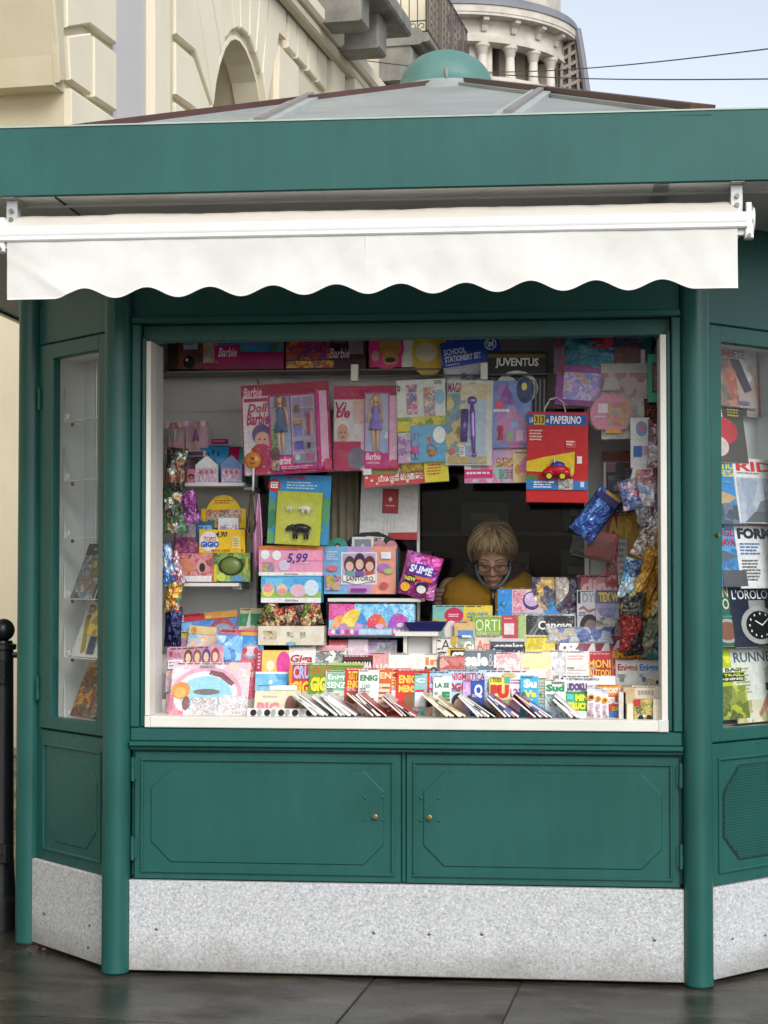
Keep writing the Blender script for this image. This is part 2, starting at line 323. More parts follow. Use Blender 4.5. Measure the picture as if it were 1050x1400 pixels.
# ------------------------------------------------------------------ the kiosk
K = empty('newspaper_kiosk', 'green metal newsstand kiosk with granite base, round corner posts and domed roof', 'kiosk')
ZS = 2.785; ZF = 3.004; XC = 1.071; Q = math.sqrt(.5); CH = .68; YB = 4.8
def loc(o, fr, x=0.0, d=0.0, z=0.0):
    o.location = world(x, d, z, fr); o.rotation_euler = (0, 0, FR[fr][1]); return o
def kb(name, mat, x0, x1, y0, y1, z0, z1, parent=None, c=.004, fr=None):
    o = MB().cbox(x0, x1, y0, y1, z0, z1, c).build(name, mat, parent or K)
    if fr: loc(o, fr)
    return o
# posts
PN = [(-XC, 0.0), (XC, 0.0), (-XC - CH * Q, CH * Q), (XC + CH * Q, CH * Q), (-XC - CH * Q, YB - CH * Q), (XC + CH * Q, YB - CH * Q), (-XC, YB), (XC, YB)]
for x, y in PN:
    p = MB().lathe([(.0, .004), (.049, .004), (.0525, .008), (.0525, ZS - .001)], 40).build('corner_post', GREEN, K, 30); p.location = (x, y, 0)
# granite base slabs with screw heads
def screws(par, pts, y, r=.006, mat=STEEL, name='screw'):
    for x, z in pts:
        o = MB().lathe([(0, -.004), (r * .6, -.0035), (r, -.001), (r, 0)], 10).build(name, mat, par, 40); o.location = (x, y, z); o.rotation_euler = (R(-90), 0, 0)
        MB().box(-r * .7, r * .7, -.0008, .0008, -.0048, -.0035).build('slot', GAPBLACK, o)
GR = granite()
gb = kb('granite_base', GR, -1.019, 1.019, -.012, .04, .014, .345, c=.003)
screws(gb, [at(214, 1270, -.012), at(511, 1275, -.012), at(587, 1277, -.012), at(659, 1277, -.012), at(895, 1285, -.012)], -.0125)
kb('shadow_gap', GAPBLACK, -1.019, 1.019, .02, .06, .002, .36)  # dark strip painted in for the shade behind the granite
for fr, a, b, pts in (('L', -.637, -.067, [(61, 1249), (123, 1265), (121, 1295)]), ('R', .067, .637, [(1001, 1283), (1046, 1278)])):
    o = kb('granite_base', GR, a, b, -.012, .03, .014, .345, c=.003, fr=fr)
    screws(o, [at(x, z, -.012, fr) for x, z in pts], -.0125)
    kb('shadow_gap', GAPBLACK, a, b, .02, .05, .002, .36, fr=fr)
# cupboard doors under the window
def octo(x0, x1, z0, z1, c): return [(x0 + c, z0), (x1 - c, z0), (x1, z0 + c), (x1, z1 - c), (x1 - c, z1), (x0 + c, z1), (x0, z1 - c), (x0, z0 + c)]
def ringstrip(m, a, b, y, y2):
    n = len(a)
    return m.add([(p[0], y, p[1]) for p in a] + [(p[0], y2, p[1]) for p in b], [(i, (i + 1) % n, n + (i + 1) % n, n + i) for i in range(n)])
def frame(m, x0, x1, z0, z1, w, ya, yb):                       # raised moulding, rectangular ring
    m.cbox(x0, x1, ya, yb, z1 - w, z1, .003); m.cbox(x0, x1, ya, yb, z0, z0 + w, .003)
    m.cbox(x0, x0 + w, ya + .0005, yb, z0 + w, z1 - w, .003); m.cbox(x1 - w, x1, ya + .0005, yb, z0 + w, z1 - w, .003); return m
dz0, dz1 = .350, .822
for sgn, (xa, xb) in ((-1, (-1.004, -.006)), (1, (.014, 1.006))):
    d = kb('cupboard_door', GREEN, xa, xb, .006, .03, dz0, dz1, c=.003)
    MB_ = frame(MB(), xa + .024, xb - .024, dz0 + .024, dz1 - .024, .011, -.004, .008).build('moulding', GREEN, d)
    # pressed eight-sided field: shallow step
    o1 = octo(xa + .062, xb - .062, dz0 + .062, dz1 - .062, .075); o2 = octo(xa + .066, xb - .066, dz0 + .066, dz1 - .066, .074)
    mm = MB(); ringstrip(mm, o1, o2, .0055, .0015); mm.add([(p[0], .0015, p[1]) for p in o2], [tuple(range(8))])
    mm.build('pressed_field', GREEN, d)
    lx = xb - .095 if sgn < 0 else xa + .085; lz = at(515, 1117, 0)[1]
    lk = MB().lathe([(0, -.012), (.0065, -.0115), (.008, -.009), (.0105, -.008), (.011, 0)], 20).build('lock', BRASS, d, 40); lk.location = (lx, .0015, lz); lk.rotation_euler = (R(-90), 0, 0)
    MB().box(-.001, .001, -.005, .005, -.0148, -.0135).build('keyhole', GAPBLACK, lk)
    for dx, dzz in ((-.037, .07), (.03, .072), (-.037, -.01), (.03, -.01)):
        rv = MB().ball((0, 0, 0), (.0055, .0035, .0055), 10, 6).build('rivet', GREEN, d, True); rv.location = (lx + dx * (1 if sgn < 0 else -1), .001, lz + dzz)
    hx = xa - .004 if sgn < 0 else xb + .004
    for hz in (dz0 + .07, dz1 - .11):
        h = MB().cyl((hx, -.006, hz), (hx, -.006, hz + .05), .0075, n=12).build('hinge', GREEN, d, 30)
        MB().cyl((hx, -.0065, hz + .051), (hx, -.0065, hz + .088), .0068, n=12).build('hinge_knuckle', GREEN, h, 30)
        MB().box(hx - .016, hx + .016, -.001, .004, hz + .006, hz + .08).build('hinge_leaf', GREEN, h)
kb('door_stile', GREEN, -.0045, .0125, .012, .04, .35, .83)
kb('door_frame', DKGREEN, -1.02, 1.02, .026, .05, .346, .836)
# ledge under the window
lz = at(555, 1021, -.03)[1]
kb('window_ledge', GREEN, -1.018, 1.018, -.034, .05, lz - .009, lz + .009, c=.005)
kb('ledge_lip', GREEN, -1.018, 1.018, -.018, .05, lz - .022, lz - .0095)
kb('bottom_rail', GREEN, -1.018, 1.018, -.006, .05, lz + .0095, .9105)
# jambs and header
kb('window_jamb', GREEN, -1.018, -.985, -.012, .07, .912, 2.42); kb('window_jamb', GREEN, -.984, -.9645, .006, .07, .912, 2.372)
kb('window_jamb', GREEN, .985, 1.018, -.012, .07, .912, 2.42); kb('window_jamb', GREEN, .967, .984, .006, .07, .912, 2.372)
kb('header_rail', GREEN, -1.018, 1.018, -.025, .07, 2.421, 2.446); kb('header_panel', GREEN, -1.018, 1.018, .008, .06, 2.447, ZS - .002)
kb('header_recess', DKGREEN, -.984, .984, .03, .08, 2.3575, 2.42)
# white inner frame and sill
kb('white_frame', WHITE, -.963, -.945, -.008, .07, .955, 2.356, c=.002); kb('white_frame', WHITE, .943, .9655, -.008, .07, .955, 2.356, c=.002)
sl = kb('window_sill', WHITE, -.942, .9655, -.014, .22, .912, .953, c=.003)
MB().cbox(-.963, -.9425, -.012, .2, .912, .9535, .002).build('sill_end', WHITE, sl); MB().cbox(.93, .967, -.0165, .0, .911, .9555, .003).build('sill_clip', PANEL, sl)
kb('reveal', PANEL, -.985, -.9455, .071, .20, .93, 2.356); kb('reveal', PANEL, .9435, .985, .071, .20, .93, 2.356)
# inside: stepped display tray, partition with its opening, room behind
SF = surf('tray_white', 'dcdcd8', .5, .05, 4)
tr = kb('display_tray', SF, -.985, .985, .205, .62, .80, .93)
for k, (ya, yb, zt, xh) in enumerate(((.205, .30, 1.00, .985), (.30, .42, 1.09, .985), (.42, .64, 1.165, 1.06))):
    MB().cbox(-xh, xh, ya + .001, yb, .93, zt, .003).build('tray_step', SF, tr)
XL, XR = -1.42, 1.42
YP = .66
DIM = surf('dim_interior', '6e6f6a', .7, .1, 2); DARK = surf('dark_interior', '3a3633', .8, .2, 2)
ox0 = at(352, 700, YP)[0]; ox1 = at(799, 700, YP)[0]; oz1 = at(575, 560, YP)[1]
kb('partition_panel', PANEL, XL, ox0, YP, YP + .02, .80, 2.75); kb('partition_panel', PANEL, ox1, XR, YP, YP + .02, .80, 2.75)
kb('partition_panel', PANEL, ox0 + .001, ox1 - .001, YP, YP + .02, oz1, 2.75)
pe = MB().cbox(ox1, ox1 + .02, YP - .012, YP - .001, 1.15, 2.2, .003).build('partition_edge', WHITE, K)
MB().cbox(XL, ox0, YP - .006, YP - .001, at(300, 562, YP)[1] - .004, at(300, 562, YP)[1] + .004, .001).build('panel_seam', SOFF, K)
kb('partition_edge', WHITE, ox0 - .02, ox0, YP - .012, YP - .001, .98, oz1)
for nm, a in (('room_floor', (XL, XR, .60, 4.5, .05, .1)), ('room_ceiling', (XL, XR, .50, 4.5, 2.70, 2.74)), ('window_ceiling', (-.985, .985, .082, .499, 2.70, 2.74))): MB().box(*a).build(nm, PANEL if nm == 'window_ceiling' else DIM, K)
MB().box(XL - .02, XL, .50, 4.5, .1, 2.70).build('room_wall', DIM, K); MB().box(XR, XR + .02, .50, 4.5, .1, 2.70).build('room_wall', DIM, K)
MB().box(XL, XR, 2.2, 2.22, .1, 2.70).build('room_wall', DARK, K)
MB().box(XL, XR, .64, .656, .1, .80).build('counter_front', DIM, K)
# outer sheet-metal sides and back
for s in (-1, 1):
    xo = s * (XC + CH * Q); kb('side_wall', GREEN, min(xo, xo - s * .03), max(xo, xo - s * .03), CH * Q + .05, YB - CH * Q - .05, .01, ZS - .002)
kb('back_wall', GREEN, -XC, XC, YB - .03, YB, .01, ZS - .002)
MB().rect(ox0 + .001, ox1 - .001, 1.166, oz1 - .001, YP + .004).build('hatch_glass', film('hatch_glass', (.95, .96, .96), .0, 0, k=.2), K)
# back shelves seen dimly past the vendor
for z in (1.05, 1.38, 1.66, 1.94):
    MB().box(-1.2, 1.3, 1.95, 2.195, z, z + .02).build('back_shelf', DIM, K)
# shelves at the left for toys, top shelf, hanging rail
def shelf(l, r, py, y0, y1, name='shelf'):
    x0, z = at(l, py, y0); x1, _ = at(r, py, y0)
    o = MB().cbox(x0, x1, y0, y1, z - .014, z, .002).build(name, WHITE, K); return z
zs1 = shelf(252, 334, 660, .40, YP - .001); zs2 = shelf(238, 326, 797, .40, YP - .001)
for px, z in ((345, zs1), (330, zs2)):
    x = at(px, 660, .5)[0]; MB().cbox(x - .03, x + .006, .47, YP - .002, z - .026, z - .0145, .002).build('shelf_bracket', SOFF, K)
zt = at(400, 505, .42)[1]
MB().cbox(-1.06, 1.06, .43, YP - .001, zt - .007, zt, .002).build('top_shelf', surf('shaded_shelf_grey', '7d7d7a', .6, .1), K)  # darker than the panels: shade under the boxes put into the grey
zr = at(560, 512, .30)[1]
rl = MB().cyl((-.984, .34, zr), (.984, .34, zr), .0035, n=10).build('hanging_rail', surf('rail_grey', '77787a', .4, .1, metal=.5), K, 30)
for x in (at(485, 510, .34)[0], at(662, 510, .34)[0]):
    MB().cbox(x - .014, x + .014, .325, .36, zr - .02, zr + .045, .002).build('rail_clip', WHITE, rl)
zs3 = shelf(448, 575, 818, .38, .60)
MB().cbox(at(572, 700, .62)[0] - .007, at(572, 700, .62)[0] + .007, .61, .625, 1.2, oz1, .002).build('upright_strip', ALU, K)
# chamfered corner faces: glazed door above, panel below
GLASS = film('window_glass', (.95, .97, .96), .0, 0)
def corner(fr):
    s = 1 if fr == 'R' else -1
    def X(a, b): return (a, b) if s > 0 else (-b, -a)
    zb, ztp = .917, 2.337
    a0, a1, w0, w1 = .052, .628, .142, .500
    for nm, (p, q), y0, y1, z0, z1 in (('door_stile', X(a0 + .028, w0), -.004, .03, .868, 2.40), ('door_stile', X(w1, a1 - .03), -.004, .03, .868, 2.40),
            ('door_rail', X(w0 + .0005, w1 - .0005), -.0045, .03, .868, zb), ('door_rail', X(w0 + .0005, w1 - .0005), -.0045, .03, ztp, 2.40)):
        kb(nm, GREEN, p, q, y0, y1, z0, z1, fr=fr)
    p, q = X(a0, a1); kb('corner_header', GREEN, p, q, .004, .03, 2.404, ZS - .002, fr=fr)
    for pq in (X(a0 - .03, a0 + .0265), X(a1 - .0285, a1 + .03)): kb('corner_jamb', GREEN, pq[0], pq[1], .006, .03, .35, 2.403, fr=fr)
    p, q = X(a0 + .027, a1 - .029); pn = kb('lower_panel', GREEN, p, q, .002, .03, .348, .863, fr=fr)
    m = frame(MB(), p + .035, q - .035, .39, .81, .010, -.006, .004); m.build('moulding', GREEN, pn)
    if s < 0:
        o1 = octo(p + .07, q - .07, .43, .765, .07); o2 = octo(p + .073, q - .073, .433, .762, .069)
        mm = MB(); ringstrip(mm, o1, o2, .0015, -.002); mm.add([(v[0], -.002, v[1]) for v in o2], [tuple(range(8))]); mm.build('pressed_field', GREEN, pn)
    else:
        oc = octo(p + .062, q - .062, .43, .775, .09); m = MB(); pt = .0118; r = .0031
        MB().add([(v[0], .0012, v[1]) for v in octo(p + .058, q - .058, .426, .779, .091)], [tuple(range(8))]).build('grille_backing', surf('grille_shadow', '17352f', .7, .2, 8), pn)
        def inside(x, z): return all((oc[(i + 1) % 8][0] - oc[i][0]) * (z - oc[i][1]) - (oc[(i + 1) % 8][1] - oc[i][1]) * (x - oc[i][0]) >= .004 * math.hypot(oc[(i + 1) % 8][0] - oc[i][0], oc[(i + 1) % 8][1] - oc[i][1]) for i in range(8))
        j = 0; z = .43
        while z < .78:
            x = p + .062 + (pt / 2 if j % 2 else 0)
            while x < q - .05:
                if inside(x, z):
                    hx, hz = pt / 2, pt * .433
                    outer = [(x + hx, z), (x + hx, z + hz), (x, z + hz), (x - hx, z + hz), (x - hx, z), (x - hx, z - hz), (x, z - hz), (x + hx, z - hz)]
                    inner = [(x + r * math.cos(k * math.pi / 4), z + r * math.sin(k * math.pi / 4)) for k in range(8)]
                    m.add([(v[0], -.003, v[1]) for v in outer] + [(v[0], -.003, v[1]) for v in inner], [(k, (k + 1) % 8, 8 + (k + 1) % 8, 8 + k) for k in range(8)])
                x += pt
            z += pt * .866; j += 1
        m.build('perforated_grille', GREEN, pn)
    for hz in (.98, 2.14):
        hx = (X(a1 - .03, a1 - .03)[0]) if s < 0 else X(a1 - .03, 0)[0]
        h = MB().cyl((hx, -.010, hz), (hx, -.010, hz + .045), .007, n=10).build('hinge', GREEN, K, 30); loc(h, fr)
        k2 = MB().cyl((0, 0, .046), (0, 0, .09), .0062, n=10).build('hinge_knuckle', GREEN, h, 30); k2.location = (hx, -.0105, hz)
    if s > 0:
        x, z = at(980, 731, -.005, 'R'); lk = MB().cyl((x, -.016, z), (x, -.004, z), .008, n=14).build('lock', BRASS, K, 30); loc(lk, fr)
    for zz in (.853, .362):
        for xx in ((p + q) / 2,):
            o = MB().ball((xx, .001, zz), (.005, .003, .005), 8, 5).build('rivet', GREEN, pn, True)
    # showcase behind the glass
    p, q = X(a0 + .02, a1 - .02)
    for nm, a in (('showcase_back', (p, q, .20, .21, .87, 2.38)), ('showcase_side', (p, p + .01, .031, .199, .87, 2.38)), ('showcase_side', (q - .01, q, .031, .199, .87, 2.38)),
                  ('showcase_floor', (p + .011, q - .011, .031, .199, .87, .905)), ('showcase_top', (p + .011, q - .011, .031, .199, 2.35, 2.38))):
        loc(MB().box(*a).build(nm, surf('showcase_white', 'e4e6e7', .5, .04, 3), K), fr)
    p, q = X(w0 + .0005, w1 - .0005); loc(MB().rect(p, q, zb + .0005, ztp - .0005, .014).build('glass_pane', GLASS, K), fr)
corner('L'); corner('R')
# canopy: soffit, fascia, roof
OV = .66
def ringpts(o):
    t = math.tan(R(22.5)) * o
    return [(-XC - t, -o), (XC + t, -o), (XC + CH * Q + o, CH * Q - t), (XC + CH * Q + o, YB - CH * Q + t), (XC + t, YB + o), (-XC - t, YB + o), (-XC - CH * Q - o, YB - CH * Q + t), (-XC - CH * Q - o, CH * Q - t)]
MB().vprism(ringpts(OV - .03), ZS, ZS + .02).build('soffit', SOFF, K)
MB().vprism(ringpts(OV - .035), ZF - .04, ZF - .02).build('canopy_top', GREYROOF, K)
ro, ri = ringpts(OV), ringpts(OV - .03)
for i in range(8):
    j = (i + 1) % 8; zb = ZS - .012
    MB().vprism([ro[i], ro[j], ri[j], ri[i]], zb, ZF).build('fascia', FASC, K)
    c0, c1 = ringpts(OV + .004), ringpts(OV - .036)
    MB().vprism([c0[i], c0[j], c1[j], c1[i]], ZF + .0008, ZF + .006).build('fascia_trim', surf('pale_trim', 'b9c9bd', .5), K)
kb('soffit_strip', surf('soffit_white', 'e6e6e2', .5, .05), -1.7, 1.7, -OV + .035, -OV + .16, ZS - .012, ZS - .0005); kb('soffit_rail', SOFF, -1.7, 1.7, -OV + .161, -OV + .178, ZS - .022, ZS - .0005)
for px in (90, 902):
    x = at(px, 260, -.5)[0]; kb('soffit_joint', ALU if px > 500 else GAPBLACK, x - (.025 if px > 500 else .004), x + (.025 if px > 500 else .004), -OV + .034, -.2, ZS - .015, ZS - .0125)
AP = Vector((0.0, 2.4, 3.94))
KL = hit(178, 172, Vector((0, -.25, 0)), Vector((0, 1, 0))); KR = hit(905, 148, Vector((0, -.25, 0)), Vector((0, 1, 0)))
TL = hit(580, 119, Vector((0, 2.2, 0)), Vector((0, 1, 0))); TR_ = hit(645, 115, Vector((0, 2.2, 0)), Vector((0, 1, 0)))
def down(a, b, z): t = (z - a.z) / (b.z - a.z); return a + (b - a) * t
ZE = 2.99
EL, ER = down(TL, KL, ZE), down(TR_, KR, ZE)
rim = [EL, ER, Vector((1.75, .5, ZE)), Vector((1.75, 4.3, ZE)), Vector((1.05, 5.0, ZE)), Vector((-1.05, 5.0, ZE)), Vector((-1.75, 4.3, ZE)), Vector((-1.75, .5, ZE))]
topr = [TL, TR_] + [Vector((AP.x + .2 * math.cos(a), AP.y + .2 * math.sin(a), AP.z - .02)) for a in (R(-10), R(30), R(60), R(120), R(150), R(190))]
rf = MB().add(rim + topr, [(i, (i + 1) % 8, 8 + (i + 1) % 8, 8 + i) for i in range(8)] + [tuple(range(8, 16))]).build('roof', GREYROOF, K)
def bar(a, b, w, h, up=Vector((0, 0, 1))):
    d = (b - a).normalized(); s = d.cross(up).normalized() * (w / 2); u = s.cross(d).normalized() * h; m = MB()
    m.add([a - s - u * .3, a + s - u * .3, b + s - u * .3, b - s - u * .3, a - s + u, a + s + u, b + s + u, b - s + u], [(0, 3, 2, 1), (4, 5, 6, 7), (0, 1, 5, 4), (1, 2, 6, 5), (2, 3, 7, 6), (3, 0, 4, 7)]); return m
for a, b in ((TL, EL), (TR_, ER), (topr[2], rim[2]), (topr[7], rim[7])):
    b = down(a, b, ZE + .022)
    bar(a, b, .09, .03).build('ridge_cap', BROWN, rf)
    bar(a + Vector((0, 0, -.012)), b + Vector((0, 0, -.012)), .17, .018).build('ridge_flashing', GREYROOF, rf)
fn = (ER - EL).cross(TL - EL).normalized()
if fn.z < 0: fn = -fn
for ta, tb in (((425, 137), (366, 168)), ((745, 127), (700, 160))):
    a = hit(*ta, EL, fn); b = hit(*tb, EL, fn); b = down(a, b, ZE + .01)
    bar(a, b, .10, .022, fn).build('roof_rib', surf('rib_metal', 'b4bab8', .45, .06), rf)
    bar(a + fn * .02, b + fn * .02, .03, .014, fn).build('rib_cap', surf('rib_cap_metal', '8f8a88', .5, .06), rf)
dm = MB().lathe([(.245, -.03), (.244, .02)] + [(.240 * math.cos(t * math.pi / 20), .02 + .195 * math.sin(t * math.pi / 20)) for t in range(0, 11)], 48).build('dome', COPPER, K, True); dm.location = (AP.x + .01, AP.y, AP.z - .02)
MB().lathe([(.33, -.07), (.30, -.025), (.262, -.008), (.246, .012)], 40).build('dome_flashing', GREYROOF, dm, True)
rs = MB().cyl((.02, -.246, -.01), (.015, -.236, .06), .006, .010, 8).build('sealant_streak', surf('sealant', '8a9287', .8), dm, True)

# ------------------------------------------------------------------ awning
AW = empty('awning', 'white retractable awning rolled up under the canopy with scalloped valance', 'awning', (0, -.5, 2.4))
yb = -.63
def A(px, py, y): x, z = at(px, py, y); return x, z
bx0 = A(1, 321, yb)[0]; bx1 = A(1021, 301, yb)[0]; bz = A(525, 311, yb)[1]
def abuild(m, n, mat, sm=False, par=None):
    o = m.build(n, mat, par or AW, sm); o.location = (0, .5, -2.4) if not par else (0, 0, 0); return o
m = MB()
prof = [(-.0, -.027), (-.016, -.027), (-.021, -.022), (-.0215, -.012), (-.0205, -.0105), (-.0215, -.009), (-.022, .012), (-.021, .0135), (-.022, .015), (-.020, .022), (-.014, .027), (.0, .027)]
n = len(prof); m.add([(bx0, yb + a, bz + b) for a, b in prof] + [(bx1, yb + a, bz + b) for a, b in prof], [(i, i + 1, n + i + 1, n + i) for i in range(n - 1)] + [tuple(range(n - 1, -1, -1)), tuple(range(n, 2 * n)), (n - 1, 0, n, 2 * n - 1)])
abuild(m, 'front_bar', surf('white_bar', 'eef0ee', .3, .03, 4), 40)
rx0 = A(12, 300, yb + .07)[0]; rx1 = A(1005, 280, yb + .07)[0]
def roll(u, v):
    a = v * 2 * math.pi; x = rx0 + (rx1 - rx0) * u; r = .056 + .0035 * noise.noise(Vector((x * 5, math.cos(a) * 2, math.sin(a) * 2))) + .002 * noise.noise(Vector((x * 18, a, 3)))
    return (x, yb + .058 - r * math.cos(a), bz + .016 + r * math.sin(a))
abuild(MB().grid(roll, 160, 28), 'cloth_roll', CLOTHB, True)
abuild(MB().cyl((rx0 - .05, yb + .058, bz + .012), (rx1 + .06, yb + .058, bz + .012), .03, n=20), 'roller_tube', ALU, 30)
vx0 = A(11, 350, yb)[0]; vx1 = A(1008, 340, yb)[0]
zb0 = A(525, 398, yb)[1]; per = (A(623, 390, yb)[0] - A(535, 390, yb)[0]); xw0 = A(75, 404, yb)[0]; xw1 = A(950, 386, yb)[0]
nper = round((xw1 - xw0) / per); per = (xw1 - xw0) / nper
def val(u, v):
    x = vx0 + (vx1 - vx0) * u; lo = zb0 - .010
    if xw0 < x < xw1: lo = zb0 - .010 + .017 * (1 - math.cos(2 * math.pi * (x - xw0) / per)) 
    z = lo + (bz - .022 - lo) * v
    y = yb - .012 + .010 * noise.noise(Vector((x * 3, z * 6, 1))) * (1 - v) * 1.6 + .004 * noise.noise(Vector((x * 11 + z * 6, z * 4, 4))) * (1 - v * .6) + .004 * math.sin(x * 9) * (1 - v)
    dg = (x - vx0) - (bz - z) * 1.6 + .12; y -= .006 * math.exp(-(dg / .025) ** 2) * (1 - v) * (1 if x < vx0 + .35 else 0)
    return (x, y, z)
vo = abuild(MB().grid(val, 420, 14), 'valance', CLOTH, True)
def hem(t):
    p = val(t, 0); return (p[0], p[1] - .001, p[2])
abuild(MB().tube([hem(i / 420) for i in range(421)], .0022, 5), 'hem_binding', surf('binding', 'f0eee8', .8, .03), True)
xs_ = A(500, 350, yb)[0]; 
abuild(MB().box(xs_, xs_ + .0015, yb - .0150, yb - .012, zb0 + .02, bz - .03), 'seam', CLOTH)
# brackets: soffit plates, end caps, folding-arm knuckles
for px, s in ((20, -1), (1006, 1)):
    x = A(px, 262, yb + .05)[0]
    m = MB(); m.cbox(x - .022, x + .022, yb - .02, yb + .14, ZS - .017, ZS - .013, .001); m.cbox(x - .02, x + .02, yb + .02, yb + .035, bz + .03, ZS - .0165, .002); m.cbox(x - .021, x + .021, yb + .036, yb + .11, bz + .02, bz + .09, .002)
    br = abuild(m, 'wall_bracket', ALU)
    for dz_ in (.055, .085): abuild(MB().cyl((x, yb + .008, bz + dz_), (x, yb + .02, bz + dz_), .008, n=8), 'bolt', STEEL, 30)
    xe = (rx0 - .03) if s < 0 else (rx1 + .04)
    abuild(MB().cyl((xe, yb + .058, bz + .012), (xe + s * .014, yb + .058, bz + .012), .05, n=28), 'end_disc', ALU, 30)
    abuild(MB().cyl((xe + s * .0145, yb + .058, bz + .012), (xe + s * .02, yb + .058, bz + .012), .042, n=28), 'end_cap', surf('white_bar', 'eef0ee'), 30)
    xk = A(1024, 318, yb)[0] if s > 0 else A(2, 340, yb)[0]
    m = MB(); m.cbox(xk - .014, xk + .014, yb - .012, yb + .03, bz - .06, bz - .012, .004); m.cbox(xk - .009, xk + .009, yb - .004, yb + .02, bz - .012, bz + .06, .003); m.cbox(min(xk, xk - s * .055), max(xk, xk - s * .055), yb + .0, yb + .022, bz - .048, bz - .028, .002)
    kn = abuild(m, 'arm_knuckle', surf('white_bar', 'eef0ee')); abuild(MB().cyl((xk, yb - .018, bz - .05), (xk, yb - .012, bz - .05), .006, n=10), 'bolt', STEEL, 30)
    abuild(MB().cyl((xk - s * .03, yb + .03, bz - .04), (xk - s * .9, yb + .06, bz - .038), .014, n=12), 'folding_arm', surf('white_bar', 'eef0ee'), 30)

# ------------------------------------------------------------------ street furniture at the left: iron post with ball top
x, z = at(6, 872, .75); bo = empty('iron_post', 'black iron railing post with ball finial beside the green corner post', 'post', (x - .005, .75, 0))
MB().lathe([(0, 0), (.075, 0), (.075, .12), (.06, .14), (.05, .3), (.043, 1.16), (.055, 1.165), (.055, 1.185), (.04, 1.19), (.038, 1.2)], 24).build('shaft', BLACK, bo, 30)
MB().ball((0, 0, 1.245), .048, 20, 14).build('ball_finial', BLACK, bo, True)
m = MB().cbox(-.052, .03, -.06, -.03, 1.02, 1.12, .004); m.build('rail_socket', BLACK, bo); MB().cyl((0, -.068, 1.07), (0, -.055, 1.07), .011, n=8).build('bolt', STEEL, bo, 30)
m = MB().cbox(-.06, .045, -.075, -.03, .28, .36, .004); m.build('rail_socket', BLACK, bo); MB().cyl((.01, -.085, .33), (.01, -.07, .33), .011, n=8).build('bolt', STEEL, bo, 30)
MB().cyl((.03, 0, 1.14), (.6, .12, 1.14), .012, n=8).build('rail', BLACK, bo, 30)
kbk = empty('kerb_stone', 'worn grey kerb stone behind the iron post', 'kerb', (x - .45, .75, 0))
MB().cbox(-.9, .46, -.1, .25, 0, .12, .02).build('stone', surf('kerb_granite', '6b665d', .75, .15, 8, .3, 50), kbk)
lf = MB()
for k in range(7):
    px, pz = random.uniform(-1.5, -1.36), random.uniform(.3, .36); a = random.uniform(0, 6)
    pts = [(px + .02 * math.cos(a), pz + .02 * math.sin(a), .008), (px - .008 * math.sin(a), pz + .008 * math.cos(a), .014), (px - .02 * math.cos(a), pz - .02 * math.sin(a), .006), (px + .008 * math.sin(a), pz - .008 * math.cos(a), .004)]
    lf.add(pts, [(0, 1, 2, 3)])
tag(lf.build('leaf_litter', surf('dead_leaf', '6b4632', .8, .2, 40)), kind='stuff')

# ------------------------------------------------------------------ stuccoed palazzo on the left, running down the street
VPX = 1060; TQ = (VPX - 525) / FPX; AF = 6.0
U2 = (RGT * TQ + FH).normalized(); N2 = (RGT - FH * TQ).normalized()
CAMG = Vector((CAM.x, CAM.y, 0)); O2 = CAMG - RGT * AF
ANG2 = math.atan2(U2.y, U2.x)
def fa(px, py, off=0.0):
    p = hit(px, py, O2 + N2 * off, N2) - O2; return p.dot(U2), p.z
B = empty('palazzo', 'cream stuccoed palazzo with rusticated arches and stone balconies behind the kiosk', 'building', O2, 0)
B.rotation_euler = (0, 0, ANG2)       # local x along the street front, local y into the building
def fb(m, name, mat, par=None): return m.build(name, mat, par or B)
def P_(pts, off=0.0): return [fa(a, b, off) for a, b in pts]
# wall with the small arch cut through it
arch = [(283, 152), (287, 118), (293, 88), (301, 63), (309, 51), (316, 49), (323, 53), (331, 66), (339, 86), (346, 112), (351, 143)]
ap = P_(arch); s0 = fa(86, 400)[0]; s1 = fa(72, 116); sT = fa(63, 0)
outline = [(s0, -.02), (s0, s1[1]), (s1[0], s1[1] + .001), (fa(70, 75)[0], fa(70, 75)[1]), (sT[0], sT[1]), (sT[0] - .25, sT[1] + 1.0), (sT[0] - .25, 13), (fa(700, 0)[0] * 0 + 33, 13), (33, -.02), (ap[-1][0] + .02, -.02)] + ap[::-1] + [(ap[0][0] - .02, -.02)]
fb(MB().prism(outline, .0, 1.3), 'wall', CREAMD)
